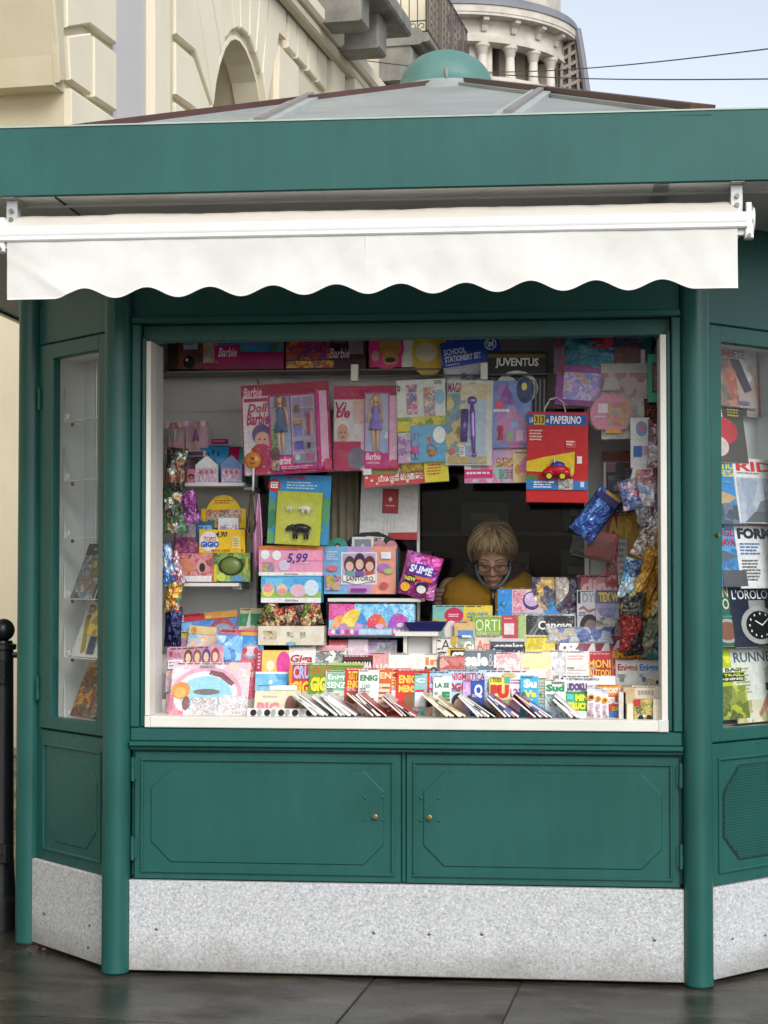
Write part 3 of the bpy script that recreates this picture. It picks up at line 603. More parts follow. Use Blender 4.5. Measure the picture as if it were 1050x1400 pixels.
# infill seen inside the small arch, and the passage wall inside the near arch
fb(MB().box(ap[0][0] - .6, ap[-1][0] + .6, 1.301, 1.5, -.02, 9), 'arch_infill', CREAMD)
fb(MB().box(-3, s0 + .5, 1.301, 1.6, -.02, 13), 'inner_wall', CREAMD)
fb(MB().box(-3, 33, 5.0, 5.3, -.02, 14), 'rear_wall', CREAMD); fb(MB().box(-3, 33, 0.02, 5.3, 14.01, 14.2), 'roof_slab', CREAMD)
def block(pts, th=.07, mat=CREAM, name='stone_block', ext=0):
    q = P_(pts); cx = sum(p[0] for p in q) / len(q); cz = sum(p[1] for p in q) / len(q); c = .02
    inn = []
    for p in q:
        d = Vector((cx - p[0], cz - p[1])); L = d.length or 1; inn.append((p[0] + d.x / L * c, p[1] + d.y / L * c))
    n = len(q); ar = sum(q[i][0] * q[(i + 1) % n][1] - q[(i + 1) % n][0] * q[i][1] for i in range(n))
    if ar < 0: q = q[::-1]; inn = inn[::-1]
    m = MB().add([(p[0], 0.002, p[1]) for p in q] + [(p[0], -th + .015, p[1]) for p in q] + [(p[0], -th, p[1]) for p in inn],
        [tuple(range(2 * n, 3 * n))] + [(i, (i + 1) % n, n + (i + 1) % n, n + i) for i in range(n)] + [(n + i, n + (i + 1) % n, 2 * n + (i + 1) % n, 2 * n + i) for i in range(n)])
    return fb(m, name, mat)
GND = 1650
block([(79, -190), (82, 38), (113, 34), (150, 61), (150, -190)]); block([(83, 50), (115, 46), (115, 130), (86, 110)]); block([(119, 50), (150, 73), (150, 153), (119, 133)])
block([(88, 121), (150, 164), (150, 1400), (88, 1500)])
block([(65, -190), (66, 0), (72, 60), (75, 113), (83, 113), (80, 60), (76, -190)], .05, CREAMD, 'archivolt')
block([(152, -190), (198, -190), (198, 1350), (152, 1400)], .012, GREYST, 'flat_panel')
block([(200, -190), (221, -190), (221, 1300), (200, 1320)], .09, CREAM, 'pilaster')
block([(222, -190), (229, -190), (229, 1280), (222, 1290)], .05, CREAMD, 'pilaster_edge')
block([(231, -190), (231, 47), (259, 71), (282, 144), (261, 0), (250, -190)]); block([(231, 58), (256, 79), (281, 152), (281, 168), (258, 149), (231, 129)]); block([(231, 140), (258, 160), (281, 178), (281, 1200), (231, 1280)])
vl = [(262, 4, 283, 146), (282, 0, 294, 72), (296.6, 0, 302, 51), (308, 0, 312, 41), (320, 0, 321, 40), (334, 0, 333, 50), (347, 0, 342, 72), (362, 0, 351, 99), (374, 54, 359, 139)]
def ext(l, y):
    x0, y0, x1, y1 = l; return x0 + (x1 - x0) * (y - y0) / (y1 - y0)
for i in range(len(vl) - 1):
    a, b = vl[i], vl[i + 1]; tp = -60
    if i == 7: pts = [(ext(a, 0) + 1, tp), (384, tp), (384, 55), (375, 46), (b[2] - 1, b[3]), (a[2] + 1.2, a[3] + 1)]
    else: pts = [(ext(a, tp) + .9, tp), (ext(b, tp) - .9, tp), (b[2] - .9, b[3] - 1), (a[2] + .9, a[3] - 1)]
    block(pts, .07, CREAM, 'voussoir')
# rim moulding of the small arch
q = ap; m = MB()
for i in range(len(q) - 1):
    a, b = Vector(q[i]), Vector(q[i + 1]); c = Vector((sum(p[0] for p in q) / len(q), q[0][1] + .5)); o_ = lambda p: p + (p - c).normalized() * -.04
    a2, b2 = o_(a), o_(b); fb(MB().prism([tuple(a), tuple(b), tuple(b2), tuple(a2)], -.05, .25), 'archivolt', CREAM)
for xa, xb in ((387, 398), (400, 413), (415, 427), (429, 440)):
    block([(xa, -90), (xb, -90), (xb, 52 + (xb - 375) * 1.12), (xa, 52 + (xa - 375) * 1.12)])
block([(375, 62), (401, 90), (401, 1100), (356, 1100)]); block([(404, 96), (440, 138), (440, 1100), (404, 1100)], .04, CREAMD); block([(443, -120), (460, -120), (460, 1000), (443, 1020)], .12); block([(466, -120), (500, -120), (500, 900), (466, 940)], .2, CREAM, 'pilaster')
# string course, corbels, balconies, railings
def fbox(name, px, y0p, y1p, outw, length, mat, par=None, zpx=None):
    s, z0 = fa(px, y1p); _, z1 = fa(px, y0p); o = fb(MB().cbox(s, s + length, -outw, -.0005, z0, z1, .02), name, mat, par); return o, s, z0, z1
zc = fa(398, 17)[1]
fb(MB().cbox(fa(300, 10)[0], 33, -.30, -.001, zc, zc + .22, .04), 'string_course', CREAM); fb(MB().cbox(fa(300, 10)[0], 33, -.22, -.101, zc - .14, zc - .001, .03), 'string_moulding', CREAMD)
for px, w in ((413, .62), (441, .62), (500, .55)):
    s, zz = fa(px, 33 if px == 413 else 70)
    z0 = {413: fa(413, 33)[1], 441: fa(441, 70)[1], 500: fa(500, 112)[1]}[px]
    fb(MB().cbox(s, s + .5, -w - .15, -.0005, z0, z0 + .5, .03), 'corbel', STONE); fb(MB().cbox(s - .03, s + .55, -w - .3, -.001, z0 + .501, z0 + .75, .04), 'corbel_cap', STONE)
s, zz = fa(500, 62); 
sl_ = fb(MB().cbox(s, s + 3.6, -.95, -.001, zz, zz + .14, .03), 'balcony_slab', STONE)
s2, z2 = fa(413, -10); fb(MB().cbox(s2 - .1, s2 + 2.2, -.98, -.001, z2 + .02, z2 + .25, .03), 'balcony_slab', STONE)
fb(MB().box(s + 1.2, s + 1.4, -.9, .02, zz + .14, zz + 4), 'cross_wall', CREAM)
IRON = surf('brown_iron', '5b4f49', .55, .1, 10)
rz = zz + .16
m = MB(); 
def sc(m, x, y, z, r, flip=1):
    pts = []
    for k in range(16):
        t = k / 15; a = t * 5.2; rr = r * (1 - .62 * t); pts.append((x + (0), y + flip * rr * math.cos(a), z + rr * math.sin(a)))
    m.tube(pts, .008, 4)
rg = fb(MB().cyl((s + .03, -.93, rz), (s + .03, -.01, rz), .012, n=6).cyl((s + .03, -.93, rz + .16), (s + .03, -.01, rz + .16), .01, n=6).cyl((s + .03, -.93, rz + 1.0), (s + .03, -.01, rz + 1.0), .016, n=6), 'railing', IRON)
for k in range(8):
    fb(MB().cyl((s + .03, -.9 + k * .125, rz), (s + .03, -.9 + k * .125, rz + 1.0), .008, n=6), 'baluster', IRON, rg); sm = MB(); sc(sm, s + .03, -.84 + k * .125, rz + .08, .05); fb(sm, 'scroll', IRON, rg)
rg2 = fb(MB().cyl((s, -.93, rz), (s + 3.4, -.93, rz), .014, n=6).cyl((s, -.93, rz + 1.0), (s + 3.4, -.93, rz + 1.0), .018, n=6), 'railing', IRON)
for k in range(28):
    fb(MB().cyl((s + k * .125, -.93, rz), (s + k * .125, -.93, rz + 1.0), 0.009 if k % 8 else .03, n=6), 'baluster', IRON, rg2)
    if k % 2 == 0:
        sm = MB()
        for zz_ in (.1, .35, .62, .88): sm.tube([(s + k * .125 + .06 + .05 * math.cos(a * .5), -.93, rz + zz_ + .09 * math.sin(a * .5)) for a in range(13)], .007, 4)
        fb(sm, 'scroll', IRON, rg2)
wr = fb(MB().cyl((s + .2, -.55, rz - .5), (s + .2, -1.3, rz - .55), .012, n=6), 'lamp_arm', IRON)

# ------------------------------------------------------------------ church drum far down the street
ZD = 128.0; SCL = ZD / FPX
dc = CAMG + RGT * ((620 - 525) * SCL) + FH * ZD
D = empty('church_drum', 'pale stone church drum with a ring of columns above the rooftops', 'church', dc)
def dz(py, r=0): return 1.5 + (700 - py + FPX * math.tan(PITCH)) * (ZD - r) / FPX
Rc = 150 * SCL
zb_, ztop = dz(116, Rc), dz(55, Rc)   # column foot / capital top as seen at the front of the ring
def ring(name, r0, r1, z0, z1, mat, n=72): return MB().lathe([(r0, z0), (r1, z0), (r1, z1), (r0, z1), (r0, z0)], n).build(name, mat, D, 35)
zb_ = dz(100, Rc); ztop = dz(52, Rc)
ring('stylobate', 4, Rc + .6, zb_ - 1.0, zb_, PALE); ring('lower_roof', 3, Rc + 1.6, zb_ - 1.7, zb_ - 1.0, surf('brick_red_roof', 'a0665a', .8, .2, 1.5))
ring('substructure', 3, Rc + .3, -.03, zb_ - 1.7, PALE)
ring('architrave', Rc - .8, Rc + .5, ztop, ztop + .45, PALE); ring('frieze', Rc - .8, Rc + .35, ztop + .45, ztop + 1.6, PALE); ring('cornice_soffit', Rc - .8, Rc + 1.3, ztop + 1.6, ztop + 1.8, PALE)
ring('cornice', Rc - .8, Rc + 1.35, ztop + 1.8, ztop + 2.3, PALE); 
MB().lathe([(Rc - 2, ztop + 3.7), (Rc + .4, ztop + 3.3), (Rc + 1.2, ztop + 2.95), (Rc + 1.45, ztop + 2.301), (Rc - 2, ztop + 2.301)], 72).build('lead_roof', LEAD, D, 50)
ring('upper_drum', 3, Rc - .1, ztop + 3.0, ztop + 9, PALE)
a00 = math.atan2(-FH.y, -FH.x); sg = 1
for k in range(24):
    th = a00 + R(12.5) + R(15) * k; x, y = Rc * math.cos(th), Rc * math.sin(th)
    c = MB().lathe([(.42, zb_), (.42, zb_ + .2), (.36, zb_ + .3), (.30, ztop - .8), (.34, ztop - .76), (.42, ztop - .35), (.54, ztop - .22), (.54, ztop)], 16).build('column', PALE, D, 40); c.location = (x, y, 0)
    if k % 4 == 0:
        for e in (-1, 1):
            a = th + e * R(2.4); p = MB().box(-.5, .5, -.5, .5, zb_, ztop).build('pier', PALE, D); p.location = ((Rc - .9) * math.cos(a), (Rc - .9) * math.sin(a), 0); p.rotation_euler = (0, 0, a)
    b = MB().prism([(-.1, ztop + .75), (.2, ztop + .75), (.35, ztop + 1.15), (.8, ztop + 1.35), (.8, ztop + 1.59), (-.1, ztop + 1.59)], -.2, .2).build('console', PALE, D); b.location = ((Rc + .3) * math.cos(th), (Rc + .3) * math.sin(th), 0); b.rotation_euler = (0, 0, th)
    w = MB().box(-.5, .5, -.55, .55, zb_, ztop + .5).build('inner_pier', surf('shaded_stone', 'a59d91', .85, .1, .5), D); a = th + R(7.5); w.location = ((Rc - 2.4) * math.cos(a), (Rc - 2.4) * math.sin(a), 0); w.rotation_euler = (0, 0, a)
    if k % 3: 
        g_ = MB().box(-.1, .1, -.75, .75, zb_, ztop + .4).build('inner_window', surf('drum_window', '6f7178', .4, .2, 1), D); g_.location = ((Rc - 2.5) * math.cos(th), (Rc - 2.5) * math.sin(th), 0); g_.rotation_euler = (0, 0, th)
# made-up ribbed wing right of the drum; cornice shade put into its dark colour
def dpt(px, py, z=ZD): d = ray(px, py); return CAM + d * (z / d.dot(FH))
wq = [(757, 150), (766, 66), (786, 44), (790, 40), (805, 135), (806, 160)]
pA = [dpt(*p, ZD - 3) - dc for p in wq]; pB = [dpt(*p, ZD - 3) - dc + FH * 4 for p in wq]
nq = len(wq); SHADED = surf('shaded_soffit_tone', '6f675f', .85, .25, 1.2, .3, 4)
wg = MB().add(pA + pB, [tuple(range(nq)), tuple(range(2 * nq - 1, nq - 1, -1))] + [(i, nq + i, nq + (i + 1) % nq, (i + 1) % nq) for i in range(nq)]).build('shaded_wing', SHADED, D)
for k in range(7):
    t = k / 6; a = dpt(763 + 22 * t * .4, 72 + 12 * k, ZD - 3.2) - dc; b = dpt(793 + 9 * t, 52 + 14 * k, ZD - 3.2) - dc; MB().cyl(a, b, .14, n=6).build('wing_rib', surf('rib_stone', '9a9187', .8, .1, 1), wg)
for k in range(3):
    a = dpt(769 + 9 * k, 64 - 6 * k, ZD - 3.2) - dc; b = dpt(766 + 13 * k, 145, ZD - 3.2) - dc; MB().cyl(a, b, .12, n=6).build('wing_rib', surf('rib_stone', '9a9187'), wg)
MB().tube([dpt(789, 40, ZD - 3.4) - dc, dpt(795, 75, ZD - 3.4) - dc, dpt(804, 140, ZD - 3.4) - dc], .28, 8).build('edge_roll', LEAD, wg)

# ------------------------------------------------------------------ overhead wires, from the palazzo front across the street
for k, (a, b, lab) in enumerate((((560, 97), (1075, 63), 'thin black overhead wire rising away from the dome'), ((500, 83), (1080, 107), 'thin black overhead wire sloping down away from the dome'))):
    dA = 24.0; p0 = CAM + ray(*a) * dA; p1 = CAM + ray(*b) * 15.0; v = p1 - p0
    pts = [p0 + v * (i / 30 * 1.6) + Vector((0, 0, -.10 * math.sin(min(1, i / 19) * math.pi))) for i in range(31)]
    w = MB().tube(pts, .006, 6).build('overhead_wire', BLACK); tag(w, lab, 'wire', 'overhead street wires')


# ------------------------------------------------------------------ goods: printed boxes, magazines, pouches
TEXTS = []            # lettering is turned into meshes together at the end
class It: pass
def T(u0, v0, u1, v1, s, col='ffffff', b=.02, sh=0.0): return ('t', u0, v0, u1, v1, s, col, b, sh)
def RC(u0, v0, u1, v1, col): return ('r', u0, v0, u1, v1, col)
def EL_(u, v, ru, rv, col): return ('e', u, v, ru, rv, col)
def PC(u0, v0, u1, v1, pal, scale=26, seed=0): return ('p', u0, v0, u1, v1, pal, scale, seed)
def LN(u0, v0, u1, v1, n, col='444444'): return ('l', u0, v0, u1, v1, n, col)
def PG(pts, col): return ('g', pts, col)
PGCOL = surf('page_edges', 'f3f0e8', .8, .05, 200.0, stretch=(.2, .2, 4))
def prints(root, w, h, y, ops):
    k = 0
    X = lambda u: (u - .5) * w
    Z = lambda v: (1 - v) * h
    for op in ops:
        k += 1; yy = y - .0006 * k; t = op[0]
        if t == 'r': MB().rect(X(op[1]), X(op[3]), Z(op[4]), Z(op[2]), yy).build('colour_panel', ink(op[5]), root)
        elif t == 'p': MB().rect(X(op[1]), X(op[3]), Z(op[4]), Z(op[2]), yy).build('picture', pic(op[5], op[6], op[7]), root)
        elif t == 'e': MB().ellipse(X(op[1]), Z(op[2]), op[3] * w, op[4] * h, yy, 22).build('colour_spot', ink(op[5]), root)
        elif t == 'g':
            p = [(X(a), yy, Z(b)) for a, b in op[1]]; MB().add(p, [tuple(range(len(p)))]).build('colour_shape', ink(op[2]), root)
        elif t == 'l':
            m = MB(); u0, v0, u1, v1, n = op[1:6]; st = (v1 - v0) / n; rnd = random.Random(int(u0 * 1000 + v0 * 777 + n))
            for i in range(n):
                ue = u1 - (u1 - u0) * rnd.uniform(0, .3); u = u0                # a line of words
                while u < ue:
                    wl = min((u1 - u0) * rnd.uniform(.08, .24), ue - u); m.rect(X(u), X(u + wl * .82), Z(v0 + st * (i + rnd.uniform(.5, .62))), Z(v0 + st * (i + .08)), yy); u += max(wl, .01)
            m.build('text_lines', ink(op[6]), root)
        elif t == 't':
            TEXTS.append((op[5], root, X(op[1]), X(op[3]), Z(op[4]), Z(op[2]), yy, op[6], op[7], op[8]))
def size_of(rect, d, fr):
    l, t, r, b = rect; cy = (t + b) / 2; cx = (l + r) / 2
    x0, _ = at(l, cy, d, fr); x1, _ = at(r, cy, d, fr); _, z1 = at(cx, t, d, fr); xc, z0 = at(cx, b, d, fr)
    return (x0 + x1) / 2, z0, x1 - x0, z1 - z0
FILM = film('clear_film', (1, 1, 1), .0, 1.0, 22.0, .04, .75)
def wrapper(root, w, h, y, seed=0, amp=.010):
    def fn(u, v):
        e = min(u, 1 - u, v, 1 - v); return ((u - .5) * w * 1.05, y - amp * (.4 + noise.noise(Vector((u * 5 + seed, v * 6, seed)))) * min(1, e * 8) - .001, -.02 * h + v * h * 1.06)
    MB().grid(fn, 14, 16).build('clear_wrapper', FILM, root, True)
def item(name, label, cat, rect, d, base='ffffff', ops=(), th=.006, roll=0.0, lean=8.0, yaw=0.0, group=None, wrap=0, body='cover', fr='F', side=None, mat=None, shape=None):
    x, z0, w, h = size_of(rect, d, fr); h = h / max(.3, math.cos(R(lean)))
    root = empty(name, label, cat, world(x, d, z0, fr), 0, group)
    root.rotation_euler = (Matrix.Rotation(FR[fr][1] + R(yaw), 3, 'Z') @ Matrix.Rotation(-R(lean), 3, 'X') @ Matrix.Rotation(R(roll), 3, 'Y')).to_euler()
    bm = mat or ink(base)
    if shape:
        pts = [((u - .5) * w, (1 - v) * h) for u, v in shape]; MB().prism(pts, 0, th).build(body, bm, root)
    else:
        MB().cbox(-w / 2, w / 2, 0, th, 0, h, min(.0015, th * .3)).build(body, bm, root)
    if th <= .012 and body == 'cover' and not shape:
        MB().box(-w / 2 + .001, w / 2 + .0006, .0016, th - .0012, -.0006, h - .0008).build('pages', PGCOL, root)
    ops = list(ops)
    if body == 'cover' and fr == 'F' and len(ops) and h > .05:          # small print: strap line, price box, coupon
        q = random.Random(label); lum = sum(lin(base)[:3]); ic = '3a3a42' if lum > .9 else 'e6e2da'
        ops.insert(1, LN(.06, .015, q.uniform(.5, .95), .045, 1, ic)); u = q.uniform(.05, .5); v = q.uniform(.45, .75)
        ops.insert(1, PC(u, v, u + q.uniform(.25, .42), v + q.uniform(.12, .2), q.choice([['e8d8c8', 'a06a50', '4a3a34', 'd8a888'], ['a8c0d8', '4a6a8a', 'e8ecf0', '8a9a70'], ['e8e0d0', 'c84a40', '3a3a3e', 'e8c050']]), 70, q.randrange(9)))
        ops.insert(1, LN(.08, .36, q.uniform(.3, .6), .44, 3, ic)); ops.insert(1, LN(q.uniform(.5, .6), .8, .94, .95, 5, ic))
    prints(root, w, h, -.0004, ops)
    if wrap: wrapper(root, w, h, -.0006 * (len(ops) + 2), wrap)
    return root
def pouch(name, label, cat, rect, d, pal, seed=0, depth=.02, roll=0.0, lean=0.0, yaw=0.0, scale=24, group=None, ops=(), fr='F', metal=.3, mat=None, seal=True):
    x, z0, w, h = size_of(rect, d, fr)
    root = empty(name, label, cat, world(x, d, z0, fr), 0, group)
    root.rotation_euler = (Matrix.Rotation(FR[fr][1] + R(yaw), 3, 'Z') @ Matrix.Rotation(-R(lean), 3, 'X') @ Matrix.Rotation(R(roll), 3, 'Y')).to_euler()
    def side(sg):
        def fn(u, v):
            pu = max(0, 1 - abs(2 * u - 1) ** 3.0); pv = max(0, 1 - abs(2 * v - 1) ** 5.0)
            n1 = noise.noise(Vector((u * 4 + seed * 3.1, v * 5, seed * 1.7))); n2 = noise.noise(Vector((u * 11, v * 14 + seed, seed * 2.3)))
            n3 = abs(noise.noise(Vector((u * 6 + v * 3 + seed, v * 7 - u * 4, seed * .9)))); y = sg * (depth * pu * pv * (1 + .6 * n1) + depth * (.34 * n2 + .55 * (.25 - n3)) * min(1, pu * pv * 3))
            xx = (u - .5) * w * (1 - .10 * pv * (1 if pu > 0 else 0) * 0 - .07 * math.sin(v * math.pi)) + w * .02 * noise.noise(Vector((v * 6, seed, 0)))
            return (xx, y, v * h + h * .012 * noise.noise(Vector((u * 7, seed, 5))))
        return fn
    mt = mat or foil(pal, scale, seed, metal)
    m = MB().grid(side(-1), 22, 28); m.grid(side(1), 22, 28); m.build('bag', mt, root, True, True)
    if seal:
        for v0, v1 in ((0, .045), (.955, 1.0)):
            m = MB()
            for i in range(5):
                a, b = v0 + (v1 - v0) * (i + .15) / 5, v0 + (v1 - v0) * (i + .75) / 5; m.box(-w * .47, w * .47, -.0022, .0022, a * h, b * h)
            m.build('crimped_seal', mt, root)
    if ops: prints(root, w, h, -depth * 1.25, ops)
    return root
def blk(root, name, mat, x0, x1, y0, y1, z0, z1): return MB().cbox(x0, x1, y0, y1, z0, z1, .0015).build(name, mat, root)
SKIN = surf('doll_vinyl', 'e0b08e', .4, .04, 20)
def doll(root, x, z, h, y, dress, hair, skirt=True):
    """small plastic doll standing with her back to the card"""
    b = MB(); b.ball((x, y, z + h * .93), (h * .055, h * .05, h * .065), 10, 8); b.cyl((x, y, z + h * .82), (x, y, z + h * .9), h * .02, n=8)
    b.ball((x, y, z + h * .73), (h * .07, h * .045, h * .12), 10, 8)
    for s in (-1, 1):
        b.tube([(x + s * h * .075, y, z + h * .80), (x + s * h * .115, y, z + h * .66), (x + s * h * .13, y - .004, z + h * .5)], [h * .024, h * .02, h * .015], 7)
        b.tube([(x + s * h * .035, y, z + h * .52), (x + s * h * .038, y, z + h * .28), (x + s * h * .034, y, z + h * .02)], [h * .04, h * .028, h * .018], 7)
    dl = b.build('doll', SKIN, root, True)
    m = MB(); m.lathe([(h * .05, h * .80), (h * .075, h * .74), (h * .05, h * .62), (h * .085 if skirt else h * .07, h * .54), (h * .12 if skirt else h * .06, h * .38)], 14, (x, y, z)); m.build('dress', dress if not isinstance(dress, str) else ink(dress), dl, True)
    m = MB(); m.ball((x, y + h * .015, z + h * .94), (h * .066, h * .055, h * .07), 10, 8); m.tube([(x - h * .05, y + .002, z + h * .95), (x - h * .075, y + .002, z + h * .85), (x - h * .08, y - .002, z + h * .74)], [h * .03, h * .03, h * .012], 7); m.tube([(x + h * .05, y + .002, z + h * .95), (x + h * .075, y + .002, z + h * .85), (x + h * .075, y - .002, z + h * .76)], [h * .03, h * .028, h * .012], 7)
    m.build('hair', ink(hair, .5), dl, True)
    return dl
def clear(root, x0, x1, y0, y1, z0, z1, name='clear_blister'):
    return MB().box(x0, x1, y0, y1, z0, z1).build(name, film('blister', (1, 1, 1), .0, .25, 40.0, .05, .4), root)

# ================================================================== TOP SHELF
YT = .44; ZT = 505
def top(name, label, cat, rect, base, ops, **kw):
    kw.setdefault('th', .07); kw.setdefault('lean', 0); kw.setdefault('body', 'box'); kw.setdefault('group', 'boxes along the top shelf')
    return item(name, label, cat, rect, YT, base, ops, **kw)
r = top('toy_box', 'dark brown toy box with blue-white tag and round glossy eye on the top shelf', 'toy box', (229, 430, 277, ZT), '3b2a2a', [PC(0, .1, .9, .5, ['1c1a20', '3a3338', '5b4640'], 40, 2), PC(.3, .5, 1, 1, ['6b3f30', '8a5440', '4d3228'], 30, 3), RC(.46, .42, .86, .64, 'a9bfe4'), LN(.5, .47, .8, .58, 2, '38508c'), EL_(.62, .87, .17, .12, '0a0a0c'), EL_(.56, .83, .04, .03, 'd8dcea')])  # pale spot on the eye is a glint painted into the print
top('doll_box', 'magenta doll box with sky-blue picture and white Barbie lettering on the top shelf', 'doll box', (278, 430, 388, ZT), 'a0145e', [PC(.18, .15, 1, .68, ['2d86b8', '3a98c4', '2d86b8', '3f6a3a', '6b8a3a'], 18, 4), PC(.5, .3, .68, .55, ['7d52b4', '9a6cc8', '4d7ac0'], 50, 5), PC(0, .5, .18, .9, ['e0c080', 'b0806a', '8aa0a0'], 60, 6), EL_(.9, .38, .05, .05, 'd84f86'), RC(.14, .56, .46, .86, 'c41a6e'), T(.19, .6, .42, .77, 'Barbie', 'f6e6ee', .02, .25), RC(0, .88, 1, 1, '8e1254')])
top('doll_box', 'dark pink doll box with a yellow stripe and white Barbie lettering on the top shelf', 'doll box', (391, 430, 500, ZT), '4a1628', [PC(0, .2, .55, .82, ['a02050', '6a1a40', 'b84a28', '503090', 'd0902a'], 26, 7), PC(0, .84, .6, .97, ['d8a020', 'e8c84a', 'c02828', '2a6a8a'], 40, 8), RC(.6, .15, 1, 1, '3a1020'), RC(.79, .42, .97, .73, '8a7a84'), T(.55, .62, .8, .8, 'Barbie', 'e8c6d8', .015, .25), LN(.6, .4, .76, .55, 3, '8a5a70')])
top('plush_toy_box', 'bright pink plush toy box with a magenta circle and a yellow dome', 'toy box', (505, 430, 611, ZT - 3), 'd2206e', [RC(.42, .0, .58, 1, 'e6e4de'), EL_(.22, .62, .23, .42, 'e23a8c'), EL_(.27, .6, .14, .22, 'b88a48'), EL_(.27, .82, .10, .14, 'c49a58'), EL_(.27, .86, .07, .05, '3a2a20'), EL_(.08, .78, .05, .10, 'd0a8a0'), RC(.56, .0, 1, 1, 'cdbb40'), EL_(.76, .85, .2, .33, 'd0b23a'), EL_(.74, .72, .15, .18, 'd8ccaa'), PC(.6, .1, .95, .4, ['2a2a1a', '807020', 'c0a830'], 30, 9)])
r = item('stationery_pack', 'blue stationery pack reading SCHOOL STATIONERY SET with a white ring crest', 'stationery set', (612, 462, 694, 545), .38, 'aeb6c0', [RC(0, 0, 1, .42, '1f47a8'), T(.05, .12, .42, .22, 'SCHOOL', 'dfe6f6', .02), T(.05, .24, .66, .34, 'STATIONERY SET', 'dfe6f6', .02), LN(.05, .37, .3, .41, 1, 'b8c4e4'), EL_(.84, .14, .10, .095, 'e8eef8'), EL_(.84, .14, .082, .078, '1f47a8'), T(.79, .09, .89, .19, 'IM', 'e8eef8', .03), PC(.05, .46, .95, .95, ['d0d4da', '8a93a0', '5d6878', 'c0c6d0'], 26, 10)], th=.012, roll=-8, lean=2, body='card')
r = item('stationery_pack', 'black and white striped stationery pack reading JUVENTUS', 'stationery set', (665, 480, 746, 600), .36, '131316', [RC(0, .03, .98, .075, '6b5a30'), T(.13, .075, .86, .195, 'JUVENTUS', 'e4e4e4', .03), EL_(.5, .42, .36, .2, 'd6d6d6'), EL_(.5, .42, .29, .15, '131316'), EL_(.36, .36, .12, .07, 'd6d6d6'), EL_(.64, .36, .12, .07, 'd6d6d6')] + [RC(.74 + .07 * i, .32, .765 + .07 * i, 1, '8a8a8a') for i in range(4)], th=.014, roll=1, lean=2, body='card')
# things hung in the upper right corner
r = pouch('toy_bag', 'big teal-blue plastic bag with dark figures at the upper right corner', 'toy bag', (757, 440, 900, 512), .30, ['1c7890', '1c7890', '208098', '3a1a28', '1a3a78'], 11, .02, scale=9, metal=.0, ops=[EL_(.45, .38, .1, .17, '8a1a30'), EL_(.52, .4, .05, .1, 'c03a50'), PC(.0, .3, .1, 1, ['7a2030', '2a3a7a', '8a4a28'], 40, 12), PC(.58, .45, .85, .95, ['4a1f24', '2a1820', '6b2a30'], 40, 13), RC(.83, .55, .87, .95, 'c6b8c0')])
r = item('pencil_case', 'purple see-through pencil case with pastel picture below the teal bag', 'pencil case', (758, 500, 845, 556), .28, '8a3a8e', [PC(.12, .18, .88, .85, ['c8a060', '9a80c8', '6a9ad0', 'c8a0d8', 'd8c0e0'], 34, 14)], th=.025, roll=4, lean=0, body='case', wrap=3)
r = item('accessory_bag', 'clear hanging bag with a pale pink header card in the upper right', 'toy bag', (822, 497, 886, 600), .27, 'b8b4b0', [RC(0, 0, 1, .1, 'a8a6a4'), PC(.0, .12, 1, .45, ['a8606c', 'c0a8a8', '8a7078', 'b8a4a0'], 24, 15), PC(.3, .5, 1, 1, ['b4b0aa', 'c4c0ba', 'a09c98'], 18, 16)], th=.01, lean=0, body='card', wrap=5)
x, z = at(836, 564, .24); hs_ = empty('hair_set_case', 'round clear case with a pink card hanging over the white panel', 'toy set', (x, .24, z - .09))
rr = .092
m = MB().prism([(rr * math.cos(a), .09 + rr * .98 * math.sin(a)) for a in [R(-50 + i * 280 / 30) for i in range(31)]], 0, .03); m.build('clear_case', film('case_plastic', (.9, .88, .88), .0, .1, 30, .1, .35), hs_)
m = MB().prism([(rr * .88 * math.cos(a), .085 + rr * .84 * math.sin(a)) for a in [R(-48 + i * 276 / 30) for i in range(31)]], .012, .016); m.build('pink_card', ink('d98aac'), hs_)
prints(hs_, .17, .18, .0115, [PC(.40, .28, .92, .78, ['c88a5a', 'b87048', 'd8a070', '7ab0a0', 'd06a90'], 46, 17), RC(.2, .3, .42, .5, 'e8dce4'), LN(.12, .56, .45, .62, 1, 'f2e0ea'), RC(.36, .84, .72, .93, 'd8a040')])
MB().prism([(-.035, .175), (.035, .175), (.022, .225), (-.022, .225)], .01, .014).build('hang_tab', ink('a8a8a6'), hs_)
r = item('toy_box', 'tall mint-green window box against the right edge of the opening', 'toy box', (886, 484, 912, 550), .22, '2fa28a', [RC(.2, .16, 1, .8, '4a4038'), PC(.3, .25, .95, .75, ['6a5a50', 'a08878', '584840'], 40, 18)], th=.05, lean=0, body='box')

